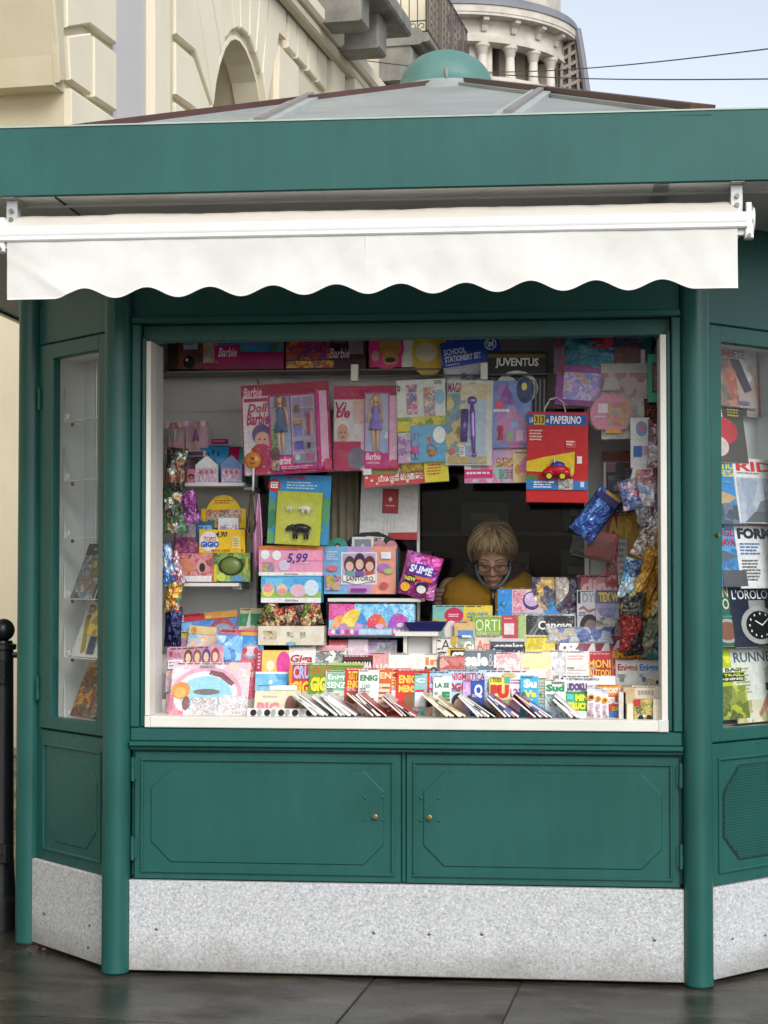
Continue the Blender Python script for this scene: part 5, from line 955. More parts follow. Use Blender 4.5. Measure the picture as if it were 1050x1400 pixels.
# ================================================================== MIDDLE
x0, z1 = at(447, 640, .60); x1, z0 = at(491, 760, .60)
cu = empty('curtain', 'narrow beige pleated curtain hanging behind the hatch', 'curtain', ((x0 + x1) / 2, .60, z0)); w = x1 - x0; h = at(447, 560, .6)[1] - z0
MB().grid(lambda u, v: ((u - .5) * w, .006 * math.sin(u * 26) + .004 * math.sin(v * 3 + u * 9), v * h), 40, 10).build('cloth', surf('beige_linen', '8c8672', .9, .1, 20, .2, 80), cu, True)
r = item('paper_bag', 'white paper bag with a red printed ticket and thin line drawing', 'paper bag', (491, 640, 570, 737), .56, 'd9d9d6', [RC(.38, .29, .66, .64, '9a3a40'), RC(.40, .31, .64, .62, 'b5343c'), PG([(.52, .40), (.56, .44), (.52, .48), (.48, .44)], 'f4e4e4'), LN(.44, .52, .6, .55, 1, 'f0d8d8'), RC(.0, .92, .5, 1, 'd9d9d6'), PG([(.5, .91), (1, .89), (1, 1), (.5, 1)], 'b83a40')] + [RC(.42 + .06 * k, .66, .426 + .06 * k, .92, 'a8a8a6') for k in range(4)] + [RC(.1, .72, .26, .725, 'b0b0ae'), RC(.72, .4, .9, .405, 'b0b0ae'), RC(.33, .35, .335, .6, 'a8a8a6')], th=.03, lean=0, roll=2, body='bag')
r = item('counter_display', 'blue and peach SANTORO counter display box holding round tins', 'display box', (443, 747, 541, 812), .42, '7fb2d8', [RC(.0, .0, .33, 1, '7ab4de'), RC(.33, .0, .66, 1, 'c09ad0'), RC(.66, .0, 1, 1, 'eaa08c'), RC(.24, .12, .74, .8, 'e4e2e6'), RC(.26, .15, .72, .77, 'b9aecb'), EL_(.36, .38, .08, .18, '5a3a40'), EL_(.36, .42, .055, .1, 'e0b8a8'), EL_(.5, .34, .08, .2, '4a2a3c'), EL_(.5, .38, .055, .11, 'e0b8a8'), EL_(.64, .38, .08, .18, '6a2a2c'), EL_(.64, .42, .055, .1, 'e0b8a8'), RC(.3, .52, .42, .7, '6aa0a0'), RC(.44, .52, .56, .7, '7a5aa0'), RC(.58, .52, .7, .7, 'c0584a'), PG([(.27, .6), (.45, .66), (.72, .58), (.72, .72), (.45, .8), (.27, .72)], 'efeae4'), T(.31, .63, .69, .73, 'SANTORO', '4a4048', .02), PC(.03, .6, .24, .92, ['c83a4a', '3a5ac0', 'd8a83a', '5aa050', 'c8a0d0'], 50, 58), EL_(.12, .46, .08, .06, 'd86a7a'), EL_(.84, .45, .09, .09, 'b07ac0'), EL_(.9, .52, .06, .06, 'a0c878'), RC(.8, .12, .94, .26, 'e8eef4'), EL_(.84, .82, .06, .07, 'c85a60'), RC(.38, .88, .6, .95, '8a3a90'), LN(.04, .1, .2, .3, 4, 'c8e0f2')], th=.12, lean=0, body='box', shape=[(0, 1), (0, .12), (.1, .12), (.1, .22), (.72, .22), (.72, .1), (1, .06), (1, 1)])
SH = item('header_card', 'dark scalloped SANTORO header card standing behind the tins', 'display card', (472, 727, 547, 775), .52, '2c2a30', [PG([(.1, .35), (.4, .12), (.72, .16), (.66, .4), (.36, .34), (.12, .52)], 'ddd6c8'), T(.3, .17, .66, .30, 'SANTORO', '2a2428', .03)], th=.004, lean=0, body='card', shape=[(0, 1), (0, .35), (.1, .15), (.3, .02), (.6, .0), (.75, .1), (.9, .22), (1, .5), (1, 1)])
for px, py, rx_, col, lab, ops_ in ((462, 749, .040, '3f9a80', 'round green tin with a small girl figure in the display box', [EL_(.5, .42, .14, .16, '4a2a24'), EL_(.5, .46, .09, .1, 'e0b8a0'), RC(.38, .56, .62, .85, '3a6a5c')]), ):
    x, z = at(px, py, .47); e = empty('round_tin', lab, 'tin', (x, .47, z - rx_)); t_ = MB().lathe([(0, -.012), (rx_ * .9, -.012), (rx_, -.009), (rx_, .012), (0, .012)], 30).build('tin', ink(col, .3), e, 40); t_.rotation_euler = (R(90), 0, 0); t_.location = (0, 0, rx_)
    prints(e, rx_ * 2, rx_ * 2, -.0128, ops_)
item('square_tin', 'white square tin with grey figure panel in the display box', 'tin', (481, 734, 511, 775), .47, 'e6e6e8', [RC(.12, .08, .88, .72, '8a8e94'), EL_(.5, .34, .08, .1, 'd0d2d6'), RC(.42, .4, .58, .6, 'b8bcc2')], th=.02, lean=0, body='tin')
x, z = at(528, 752, .47); e = empty('heart_tin', 'pink heart-shaped tin with small black heart in the display box', 'tin', (x, .47, z - .05))
hp = [(.045 * math.sin(a) ** 3 * 1.0, .05 + .0035 * (13 * math.cos(a) - 5 * math.cos(2 * a) - 2 * math.cos(3 * a) - math.cos(4 * a)) * .9) for a in [i * math.pi / 15 for i in range(30)]]
MB().prism(hp, -.008, .012).build('tin', ink('cf8898', .3), e); MB().prism([(a * .34, .055 + (b - .055) * .34) for a, b in hp], -.0095, -.008).build('heart_emblem', ink('1a1a1e'), e)
pouch('slime_bag', 'shiny purple and pink foil bag reading SLIME', 'bag', (541, 756, 594, 816), .37, ['b04ab0', 'd070c0', '8a2a9a', 'e088c8', 'c03a90'], 71, .018, roll=14, scale=22, ops=[EL_(.5, .38, .34, .14, '4a2a9a'), T(.2, .28, .8, .46, 'SLIME', 'e8f0ff', .04, .1), RC(.3, .52, .86, .6, 'e0742a'), EL_(.28, .62, .16, .1, '2a2430'), T(.14, .57, .42, .66, 'NEW', 'f4e04a', .03), EL_(.62, .76, .17, .13, '1a1e38'), EL_(.62, .8, .12, .09, 'e8dcd4'), EL_(.2, .82, .12, .1, 'e8b030')])
r = item('craft_box', 'sky-blue colour wheel craft box on the middle tray', 'box', (449, 826, 566, 869), .36, '8fd0ee', [PC(.0, .0, .35, .5, ['d84a98', 'e06aac', 'c83a88'], 50, 61), PC(.3, .0, 1, .7, ['8fd0ee', '5ab0e0', 'b0def4', '4aa0d8'], 44, 62)] + sum([[PG([(cx + rr * .115 * math.cos(R(a)), .74 - rr * .42 * math.sin(R(a))) for a in range(s0_, s1_ + 1, 15)] + [(cx, .74)], c) for (s0_, s1_, c) in ((0, 60, c1), (60, 120, c2), (120, 180, c3))] for cx, rr, c1, c2, c3 in ((.14, .9, 'e87a3a', 'e8a04a', 'f0b070'), (.3, 1.35, '3a8ad0', 'e8c83a', 'f0d860'), (.56, 1.0, 'e8863a', 'e05a4a', 'd84a60'), (.82, 1.05, 'c04ab0', 'b040a0', 'a84ac0'))], []) + [EL_(.18, .72, .05, .1, 'b88ac0'), EL_(.36, .72, .05, .1, 'c890c8'), EL_(.6, .72, .05, .08, 'd8b0d8'), EL_(.84, .68, .04, .07, 'e0c8e0'), RC(.0, .8, 1, 1, 'd86aa8'), RC(.36, .82, .74, .98, 'a8d8ee')] + [EL_(.06 + .055 * k, .9, .022, .075, c) for k, c in enumerate(('e8e0ee', '3a6ac0', 'd0b8e0', 'c83a6a', 'e8d8e8', '8a6ac8'))] + [EL_(.78 + .05 * k, .9, .02, .07, 'e8d8ee') for k in range(4)], th=.06, lean=10, body='box', wrap=11)
x0, z0 = at(541, 897, .34); x1, z1 = at(600, 864, .34); st = empty('card_stand', 'white two-legged counter stand carrying the navy coin tray', 'stand', ((x0 + x1) / 2, .34, z0)); w, h = x1 - x0, z1 - z0
blk(st, 'top', WHITE, -w / 2, w / 2, -.04, .1, h - .016, h + .002); blk(st, 'leg', WHITE, -w / 2 + .03, -w / 2 + .045, -.01, .08, -.0, h - .0165); blk(st, 'leg', WHITE, w / 2 - .025, w / 2 - .01, -.01, .08, -.0, h - .0165); blk(st, 'back_plate', PANEL, -w / 2 + .046, w / 2 - .026, .02, .024, .0, h - .02)
x, z = at(583, 863, .36); ct = empty('coin_tray', 'navy blue flared coin tray on the white stand', 'tray', (x, .36, z + .001))
a, b = .060, .082; m = MB().add([(-a, -.05, 0), (a, -.05, 0), (a, .05, 0), (-a, .05, 0), (-b, -.065, .036), (b, -.065, .036), (b, .065, .036), (-b, .065, .036), (-b + .006, -.059, .036), (b - .006, -.059, .036), (b - .006, .059, .036), (-b + .006, .059, .036), (-a + .006, -.045, .006), (a - .006, -.045, .006), (a - .006, .045, .006), (-a + .006, .045, .006)], [(0, 3, 2, 1)] + [(i, (i + 1) % 4, 4 + (i + 1) % 4, 4 + i) for i in range(4)] + [(4 + i, 4 + (i + 1) % 4, 8 + (i + 1) % 4, 8 + i) for i in range(4)] + [(8 + i, 8 + (i + 1) % 4, 12 + (i + 1) % 4, 12 + i) for i in range(4)] + [(12, 13, 14, 15)]); m.build('tray', surf('navy_plastic', '14205a', .3, .1, 10), ct)

# ================================================================== BOTTOM LEFT: bagged children's magazines on the tray
def mg(label, rect, d, base, ops, **kw):
    kw.setdefault('lean', 20); kw.setdefault('group', 'magazines on the display tray'); nm = kw.pop('name', 'magazine'); cat = kw.pop('cat', 'magazine')
    return item(nm, label, cat, rect, d, base, ops, **kw)
mg('small yellow and lilac picture magazine near the left reveal behind the face strip one', (226, 864, 256, 960), .40, 'd8b8a8', [RC(.0, .0, 1, .12, 'e0c860'), PC(.0, .1, 1, .4, ['c8a0c8', 'e0c0c0', 'b08ab0'], 26, 81)])
mg('blue bagged magazine with red spine band and tiara picture at the back', (245, 838, 326, 940), .44, '3a8ad8', [RC(.0, .0, 1, .10, 'c8303a'), RC(.45, .0, 1, .09, 'd8a040'), T(.03, .02, .1, .10, 'E', 'f0e0e0', .03), PC(.0, .12, .6, .4, ['3a8ad8', '5aa4e4', '8ac0ec', '3080cc'], 16, 82), EL_(.75, .3, .24, .2, 'b04a5a'), EL_(.75, .32, .2, .15, '8a98a8'), LN(.2, .2, .45, .26, 1, 'a8d0f0')], roll=-5, wrap=21)
mg('green-topped card magazine with cream picture beside the sweets tray', (322, 832, 354, 930), .42, 'd6c894', [RC(.0, .08, 1, .28, '2f8a58'), PC(.0, .26, 1, .5, ['e0d4b0', 'd8a070', 'c8c0a8'], 40, 83), PG([(.3, .28), (.45, .0), (.5, .28)], 'dfe8d8')], wrap=22)
mg('pale blue and yellow sticker magazine with white figure behind the pink strip', (246, 858, 300, 950), .36, '6ab0e0', [PC(.0, .12, 1, .6, ['6ab0e0', 'a0d0f0', 'f0d8c0', 'e8c0a0'], 26, 84), RC(.0, .0, .7, .12, 'e0c890'), EL_(.12, .07, .08, .05, 'd88a3a')], roll=4, wrap=23)
mg('blue magazine with a pink front panel reading PAPA and a jewel-edged frame', (286, 862, 350, 985), .24, '3f93dc', [RC(.0, .0, 1, .06, 'd05a6a'), RC(.5, .03, 1, .07, 'd8a848'), PC(.0, .08, .55, .35, ['3f93dc', '7abce8', 'b8dcf4', '3080cc'], 16, 85), RC(.55, .22, .93, .82, 'dd5c78'), EL_(.74, .24, .18, .09, '9aa0b0'), EL_(.74, .24, .13, .06, 'd8d0d8'), EL_(.62, .24, .05, .04, 'c83a50'), EL_(.86, .24, .05, .04, 'c83a50'), T(.36, .37, .84, .45, 'PAPA', 'f0c82e', .05), T(.45, .47, .86, .53, 'BICCHERE', 'f4dce0', .03), PG([(.62, .66), (.78, .6), (.7, .7)], 'f0b060'), RC(.55, .82, 1, 1, '2a1a2c')] + [RC(.94, .62 + .05 * k, 1, .645 + .05 * k, 'd8b83a') for k in range(7)], roll=2, wrap=24)
mg('lilac pink magazine with a strip of four portrait faces and barcode label', (226, 885, 304, 988), .17, 'd9a0b8', [RC(.0, .0, 1, .3, 'c890a8')] + [EL_(.38 + .16 * k, .14, .075, .10, c) for k, c in enumerate(('6a4030', '8a5a48', '4a4a80', 'a04038'))] + [EL_(.38 + .16 * k, .16, .045, .065, 'e0b8a0') for k in range(4)] + [T(.04, .05, .12, .14, 'W', 'a02848', .03), T(.14, .05, .27, .14, 'inx', 'b87a90', .02), RC(.03, .18, .3, .3, 'e4e2e4'), LN(.05, .2, .28, .28, 2, '7a7a8a'), PC(.0, .32, 1, .6, ['d9a0b8', 'c8b0a8', 'e8c8d0', 'a8a098'], 20, 86)], roll=-3, wrap=25)
r = mg('large clear-bagged sticker pack with sky-blue ring and orange fruit', (229, 908, 336, 985), .07, 'e6cdd6', [PC(.0, .0, 1, .3, ['f0d8e2', 'e8b8cc', 'd8c8b8', 'f4e6ea'], 22, 87), EL_(.46, .56, .46, .48, 'd9a8bc'), EL_(.46, .58, .41, .42, 'eef2f4'), EL_(.46, .56, .34, .32, '9cd2ea'), PG([(.5, .14), (.66, .18), (.82, .36), (.78, .42), (.62, .26), (.48, .22)], '8a5a62'), EL_(.14, .5, .12, .15, 'e89448'), EL_(.13, .53, .08, .09, 'f0b060'), EL_(.47, .52, .17, .05, '7a7470'), EL_(.22, .72, .05, .12, '8a6058'), PC(.28, .62, .62, 1, ['f2f0f0', 'e0dcdc', '8a7a7a', 'f6f4f4', '5a5050'], 90, 88), PC(.64, .58, 1, 1, ['f4f2f4', 'eae6ea', 'a09090', 'f8f6f8', '6a6060'], 100, 89), RC(.0, .58, .05, 1, 'c87a88'), PC(.02, .85, .2, 1, ['e8909a', 'f0b8c0', 'd87080'], 30, 90), LN(.36, .06, .62, .12, 1, '8a8a88')], lean=26, wrap=26, name='sticker_pack', cat='sticker pack')
x0, z0 = at(336, 980, .04); x1, _ = at(420, 980, .04); m = item('patterned_strip', 'white strip with black fan pattern lying along the sill', 'card strip', (337, 969, 424, 981), .045, 'eceae6', [EL_(.1 + .22 * k, .5, .05, .36, '26262a') for k in range(5)] + [EL_(.2 + .22 * k, .5, .04, .36, 'a8a6a4') for k in range(4)], th=.004, lean=30, body='card')
mg('pale green magazine with pink BIG lettering beside the sticker pack', (346, 938, 402, 987), .10, 'd8dcc4', [RC(.0, .0, .35, .16, '8ac0d8'), RC(.35, .03, 1, .14, 'eef0f0'), PC(.0, .2, 1, 1, ['e0dcc8', 'd8e0b8', 'e8d0c8', 'c8d8a8'], 24, 91), T(.07, .48, .62, .86, 'BIG', 'ea8aa0', .06), EL_(.88, .6, .13, .3, '8a5a58'), LN(.2, .3, .6, .4, 1, 'c8b0a8')], lean=25)
mg('yellow and pink card with a magenta ball above a sea-blue strip', (348, 890, 392, 960), .24, 'e4cfa0', [RC(.0, .0, .18, .42, 'b03a58'), LN(.05, .05, .14, .38, 5, 'e8c8d0'), RC(.18, .0, 1, .42, 'ecc868'), EL_(.85, .26, .22, .24, 'dc4a98'), EL_(.45, .3, .12, .1, 'f0e4d0'), RC(.0, .42, 1, .46, 'eef4f8'), PC(.0, .46, 1, .8, ['58b0e4', '7ac4ec', '48a4dc', '9ad4f0'], 14, 92), EL_(.48, .62, .06, .04, 'f0f4f4'), RC(.0, .8, 1, .86, '3a4654')], lean=14, body='card')
mg('white sports magazine with red script title behind the crossword ones', (391, 884, 428, 960), .28, 'e9e7e4', [T(.08, .16, .9, .34, 'Giga', 'b8303a', .03, .2), PG([(.0, .42), (.5, .55), (1, .45), (1, 1), (0, 1)], '4a4a78'), PG([(.0, .46), (.3, .8), (.36, .8), (.05, .44)], 'e0b83a')])
mg('white magazine with green marbled picture in a crinkled bag', (414, 884, 470, 958), .30, 'e6e8e6', [RC(.0, .0, .12, 1, 'd8b8bc'), PC(.14, .1, 1, 1, ['e8ecea', 'c0ccc8', '8aa09a', 'f0f2f0', '4a4a4e'], 30, 93), RC(.3, .0, 1, .1, 'd8a0a8')], wrap=27)
mg('red and white gossip magazine half hidden behind the craft box', (446, 876, 500, 950), .33, 'd85a66', [PC(.0, .1, .5, .6, ['c83a4a', 'f0e0e0', 'a02838', '3a8a4a'], 40, 94), RC(.5, .0, 1, 1, 'e0c8d0'), LN(.2, .35, .5, .5, 2, 'e8d040')], wrap=28)
mg('lilac and white magazine with silver stripes below the craft box', (486, 876, 540, 955), .35, 'cfb4d6', [PC(.0, .1, .5, 1, ['cfb4d6', 'b890c8', 'e0c8e0'], 30, 95), PC(.5, .05, 1, 1, ['e4e4e6', 'c8c8cc', 'f0f0f0', '9a9aa4'], 34, 96)], wrap=29)
# ------------------------------------------------------------------ front row: puzzle magazines
RB = .115
mg('red puzzle magazine reading CRUCI GIGA left of the green one', (392, 908, 432, 986), RB + .035, 'c93a2e', [RC(.0, .0, .1, 1, 'd88a30'), T(.14, .05, .98, .28, 'CRUCI', 'b9b4de', .05), T(.1, .32, .98, .55, 'GIGA', 'f0c23a', .05)])
mg('olive green puzzle magazine reading CRUCI GIGA', (419, 908, 494, 986), RB + .022, '6f9238', [T(.05, .06, .42, .2, 'CRUCI', 'c7622e', .03), T(.04, .25, .46, .5, 'GIGA', 'e6d832', .06), PC(.04, .55, .4, .95, ['e8e0d0', 'c0a060', 'd8c8b0', '90a850'], 40, 101), RC(.42, .0, 1, .05, 'a8bc60')])
mg('pale green puzzle magazine reading Enigmi SENZA', (442, 918, 480, 986), RB + .012, 'd2e0cd', [RC(.04, .05, .96, .4, '7fb89a'), T(.1, .08, .95, .22, 'Enigmi', 'f0f6f0', .03), T(.08, .24, .95, .36, 'SENZA', 'f4f8f4', .03), LN(.1, .5, .9, .9, 6, 'a8bcae')])
mg('red puzzle magazine reading TUTTO ENIGMI with a portrait', (469, 915, 512, 986), RB + .005, 'cf3a33', [T(.1, .06, .5, .22, 'TUTTO', 'f4d24a', .03), T(.1, .24, .62, .38, 'ENIGMI', 'f4d24a', .03), EL_(.3, .65, .22, .2, 'e0b8a0'), EL_(.3, .56, .24, .12, '7a4a30')])
mg('white puzzle magazine reading ENIG in green with a dotted grid', (488, 917, 516, 986), RB - .006, 'edf0ec', [T(.08, .1, .95, .22, 'ENIG', '3f8a50', .05), T(.2, .28, .6, .36, '100', '9ab8a0', .02), LN(.15, .4, .75, .48, 2, 'b8c8bc')] + [EL_(.15 + .2 * i, .58 + .1 * j, .04, .02, '4a4a4e') for i in range(5) for j in range(4) if (i * 3 + j * 2) % 4], lean=18)
mg('brick red puzzle magazine with cream bars between the white and the portrait one', (513, 915, 534, 986), RB + .01, 'd2653c', [T(.2, .08, .95, .2, 'EN', 'f0d8a0', .04)] + [RC(.1, .3 + .1 * k, .9, .36 + .1 * k, 'e8d4b8') for k in range(6)])
mg('scarlet puzzle magazine reading CI EN beneath the large portrait one', (527, 915, 560, 986), RB + .018, 'cf3029', [T(.1, .07, .6, .2, 'CI', 'f2cc58', .03), T(.1, .22, .7, .36, 'EN', 'f2cc58', .03), RC(.2, .42, .7, .8, 'ecd8d8')])
mg('scarlet puzzle magazine reading ENIGMI MENSILE with blond portrait', (540, 916, 586, 986), RB + .004, 'd4362c', [T(.08, .12, .85, .28, 'ENIGMI', 'f4d050', .04), T(.08, .32, .85, .46, 'MENSILE', 'f4d050', .04), EL_(.5, .72, .22, .2, 'd8a88c'), EL_(.5, .62, .25, .14, '8a6038'), RC(.2, .86, .8, 1, 'c05a5a')])
mg('teal and white slim puzzle magazine beside the pale blue crossword one', (565, 922, 582, 986), RB - .004, '8fc0c0', [T(.15, .1, .85, .2, 'C', 'eef6f6', .05), RC(.1, .4, .9, .7, 'e4eef0'), RC(.2, .35, .8, .4, 'c83a3a')])
mg('pale blue puzzle magazine reading CRUCI Senza', (568, 919, 616, 986), RB + .006, 'a9cbe6', [T(.08, .1, .78, .26, 'CRUCI', 'c2304a', .03), T(.08, .3, .7, .42, 'Senza', 'c2304a', .02), LN(.1, .5, .6, .56, 1, '8a9ab8'), EL_(.3, .74, .2, .17, 'd8b09a'), EL_(.3, .64, .22, .1, '2a2226'), RC(.75, .4, 1, 1, 'd8e4ee')])
mg('white puzzle magazine reading LA SE in green', (591, 925, 616, 986), RB - .006, 'e8efea', [T(.1, .16, .9, .27, 'LA SE', '2a7a50', .05), T(.5, .36, .95, .56, 'E', '2f8a58', .06), LN(.1, .6, .8, .85, 4, 'a8b8b0')])
mg('light blue puzzle magazine reading ENIGMISTICA OGGI with dark-haired portrait', (607, 917, 664, 986), RB + .012, 'b3d2ea', [T(.07, .06, .97, .21, 'ENIGMISTICA', 'c62f4c', .03), T(.07, .26, .6, .42, 'OGGI', 'c62f4c', .04), EL_(.38, .62, .2, .16, '1a1618'), EL_(.38, .7, .15, .14, 'd8b49c'), RC(.6, .4, 1, 1, 'c59ad0')])
mg('lilac puzzle magazine between the OGGI and blue Q covers', (632, 931, 650, 986), RB - .002, 'c694d0', [PC(.0, .1, 1, .9, ['c694d0', 'd8b0dc', 'b080c0'], 34, 102)])
mg('royal blue puzzle booklet with big white letter Q', (643, 930, 662, 986), RB - .009, '2a4fa8', [T(.25, .12, .85, .45, 'Q', 'f4f6fc', .04), EL_(.5, .7, .35, .12, 'e0e4f0')])
mg('white puzzle magazine with pale purple title behind the PU cover', (656, 918, 735, 986), RB + .02, 'e2e4ee', [T(.05, .12, .4, .2, 'CIFRE', '9aa8c0', .02), T(.05, .25, .3, .36, 'EN', '7ab0c0', .03), EL_(.5, .1, .12, .05, 'd8b870'), LN(.7, .1, .95, .14, 1, 'a8a8c0')])
mg('yellow-green picture puzzle magazine reading I TUOI PU', (668, 927, 697, 986), RB + .0, 'e9e07a', [RC(.05, .0, .6, .14, 'e8d83a'), T(.08, .02, .58, .12, 'I TUOI', '3a4a2a', .02), RC(.75, .0, 1, .14, '3ab0b0'), T(.08, .18, .95, .48, 'PU', 'd02c30', .08), PC(.0, .52, 1, .8, ['5ab0c8', 'd8c070', '6a9a50', 'e0a868', '4a90b0'], 40, 103), RC(.0, .8, 1, 1, 'c8a868')])
mg('white puzzle booklet with violet lettering between two bright covers', (694, 930, 716, 986), RB + .006, 'efe4ee', [T(.1, .22, .95, .42, '123', '9a4aa8', .04), LN(.1, .06, .9, .14, 1, 'c080b8'), RC(.1, .5, .9, .56, 'd88ab0'), PC(.1, .6, .9, .95, ['e8d8e4', 'd0b0cc', 'f0e8f0'], 40, 104)])
mg('cyan puzzle magazine reading Su Va with yellow starburst', (711, 926, 736, 986), RB - .006, '35b2d8', [T(.18, .07, .9, .26, 'Su', 'f2f8fc', .06), T(.2, .32, .9, .48, 'Va', 'e8e05a', .06), PG([(.5 + (.38 if k % 2 else .24) * math.cos(k * math.pi / 8), .68 + (.2 if k % 2 else .12) * math.sin(k * math.pi / 8)) for k in range(16)], 'f4d82e')])
mg('grey-green weekly with pale text column right of the starburst cover', (733, 928, 750, 986), RB + .004, 'b8c0a8', [LN(.15, .1, .85, .9, 12, '8a9480')])
mg('white puzzle weekly reading Sud in green', (745, 930, 775, 986), RB - .002, 'e6eee8', [T(.05, .12, .9, .3, 'Sud', '2a8a5c', .06), T(.3, .04, .9, .12, 'Settim', '3a4a44', .02), T(.1, .45, .9, .58, 'SUD', '9ab8a8', .03), PG([(.0, .4), (.05, .38), (.9, 1), (.75, 1)], 'bcd8e4')])
mg('large white weekly headed LA SETTIMANA ENIGMISTICA with violet title', (764, 925, 842, 986), RB + .01, 'e9e8ec', [EL_(.06, .08, .025, .035, '3a3a42'), T(.12, .055, .72, .11, 'LA SETTIMANA ENIGMISTICA', '4a4450', .015), T(.08, .17, .5, .34, 'SUDOKU', '5a3a78', .06), LN(.55, .2, .95, .35, 3, 'b8b0bc')])
mg('lime green booklet reading MINI CRUCIV', (774, 946, 808, 986), RB - .006, '4fae48', [RC(.0, .0, 1, .08, '2f8a4a'), RC(.04, .12, .3, .3, '4ab8d8'), T(.38, .12, .95, .34, 'MINI', 'f0e83a', .05), T(.05, .4, .95, .62, 'CRUCIV', 'f0e83a', .05), RC(.05, .68, .95, .98, 'e8ece8')])
for k, (l, r_, c, lab) in enumerate(((803, 814, 'e9dfe4', 'slim white booklet with orange number spot left of two similar'), (813, 823, 'ece6ea', 'slim white booklet with orange number spot in the middle of three'), (822, 832, 'e6e0e8', 'slim white booklet with orange number spot beside the SUDOKU cover'))):
    mg(lab, (l, 938 + 3 * k, r_, 986), RB - .02 + .003 * k, c, [RC(.0, .0, 1, .1, 'c8c8d8'), EL_(.5, .34, .42, .09, 'eaa02a'), T(.25, .29, .75, .39, '%d' % (k + 1), '5a2a10', .03), LN(.2, .5, .8, .95, 9, 'b08aa8')], lean=14)
mg('yellow and orange booklet reading SUDOKU with red and blue bands', (816, 937, 850, 986), RB + .002, 'e79a2e', [T(.05, .08, .95, .24, 'SUDOKU', 'f6f0e4', .05), RC(.35, .3, 1, .8, 'd8482c'), T(.42, .34, .95, .54, 'SU', 'fbf2ea', .06), T(.6, .6, .95, .72, 'SE', 'f2c440', .04), PG([(.2, .8), (1, .68), (1, .84), (.2, .94)], '3a88d0')], lean=14)
# ------------------------------------------------------------------ second row
RD = .225
mg('black magazine reading PANORAMA in white behind the green puzzle cover', (466, 897, 508, 952), RD, '1c1a1c', [RC(.0, .0, 1, .12, '6a1a28'), T(.06, .16, .98, .36, 'PANORAMA', 'eceaea', .05)])
mg('pink and white magazine with large pale NO letters', (504, 893, 534, 952), RD + .006, 'dd9a9a', [T(.25, .25, .95, .6, 'NO', 'f4e4e2', .05), PC(.0, .1, .3, .9, ['d87a80', 'e8b0a8', 'c86a70'], 30, 111)], wrap=31)
mg('blank white magazine back cover behind the scarlet puzzle covers', (529, 894, 580, 952), RD, 'e9e6e0', [LN(.1, .5, .9, .62, 1, 'd8d0c4')])
mg('cream magazine reading In 10 in orange', (576, 894, 612, 952), RD + .004, 'e6ddd0', [T(.1, .1, .7, .28, 'In', 'd88a58', .04), T(.1, .32, .6, .55, '10', '4a4a50', .03), PG([(.7, .3), (.95, .2), (.98, .9), (.62, .9)], '8a8680')])
mg('magazine with red rounded picture corner in grey frame', (598, 897, 634, 952), RD - .006, 'b4524e', [PC(.05, .05, 1, 1, ['b8504e', 'd08078', 'a03a3e', 'e0b0a8'], 26, 112), RC(.0, .0, .06, 1, '5a5a5c')])
mg('yellow-bordered magazine with black cover and white ST letters', (611, 886, 640, 952), RD + .012, 'e2b92c', [RC(.12, .06, 1, 1, '17181a'), T(.2, .1, .9, .34, 'ST', 'eeeeee', .05)])
mg('slate grey food magazine reading sale and p in white', (633, 889, 684, 952), RD + .002, '6f7880', [T(.04, .08, .66, .36, 'sale', 'fafafa', .05), T(.66, .1, .82, .38, '&', 'b8bcc0', .0), T(.82, .12, .98, .4, 'p', 'f4f4f4', .05), LN(.06, .5, .5, .66, 2, 'c8ccd0'), PC(.5, .6, 1, 1, ['8a9098', 'd0b8a8', '5a6068'], 30, 113)])
mg('white and coral scribbled magazine in a clear bag', (678, 893, 716, 952), RD - .004, 'ead8da', [PC(.0, .0, 1, 1, ['f2ecec', 'e8a8b0', 'f4f0f0', 'e4c8cc', 'd88a94'], 50, 114)], wrap=32)
mg('cream and pink wrapped magazine with pale yellow top', (712, 892, 754, 952), RD - .006, 'efe2cf', [RC(.05, .05, .95, .4, 'f2e6ac'), PC(.0, .4, 1, 1, ['f0dcd8', 'f4ece0', 'e8c0bc'], 22, 115)], wrap=33)
mg('silver-grey wrapped magazine with rubbed white picture', (751, 890, 776, 952), RD, 'cfd0d2', [PC(.0, .0, 1, 1, ['d8d8da', 'c0c2c6', 'e8e8ea', 'a8aab0'], 28, 116)], wrap=34)
mg('white wrapped magazine with faint red headline', (773, 891, 806, 952), RD - .004, 'ece6e2', [LN(.08, .1, .9, .22, 2, 'e0a09c'), LN(.08, .4, .9, .8, 6, 'dcd4d0')], wrap=35)
mg('red magazine reading MONI AUTODI in yellow with portrait', (802, 891, 838, 952), RD, 'b71f2b', [LN(.1, .05, .9, .1, 1, 'e8a0a0'), T(.08, .2, .92, .38, 'MONI', 'f0c04a', .03), T(.08, .42, .92, .58, 'AUTODI', 'f0c04a', .03), EL_(.4, .78, .28, .16, 'ddb8a4')])
mg('red and yellow magazine reading ENIGMIS behind two grey weeklies', (836, 888, 886, 952), RD + .012, 'c7281f', [T(.05, .05, .95, .2, 'ENIGMIS', 'f0b82e', .05), T(.05, .26, .5, .42, 'A', 'f0b82e', .05)])
mg('grey puzzle weekly reading Enigmi in dark red', (842, 902, 874, 960), RD - .01, 'c3c4bc', [T(.1, .12, .95, .32, 'Enigmi', '9a2230', .04), EL_(.28, .48, .1, .06, '6a6a6c'), LN(.1, .6, .9, .95, 6, 'a4a69c')])
mg('grey puzzle weekly reading Enigmi in blue', (872, 902, 904, 960), RD - .012, 'b9bfbe', [T(.1, .12, .95, .32, 'Enigmi', '3a6aa8', .04), EL_(.28, .48, .1, .06, '5a5a60'), RC(.3, .62, .65, .82, 'b86a70'), EL_(.85, .55, .07, .05, '2a2a2e')])
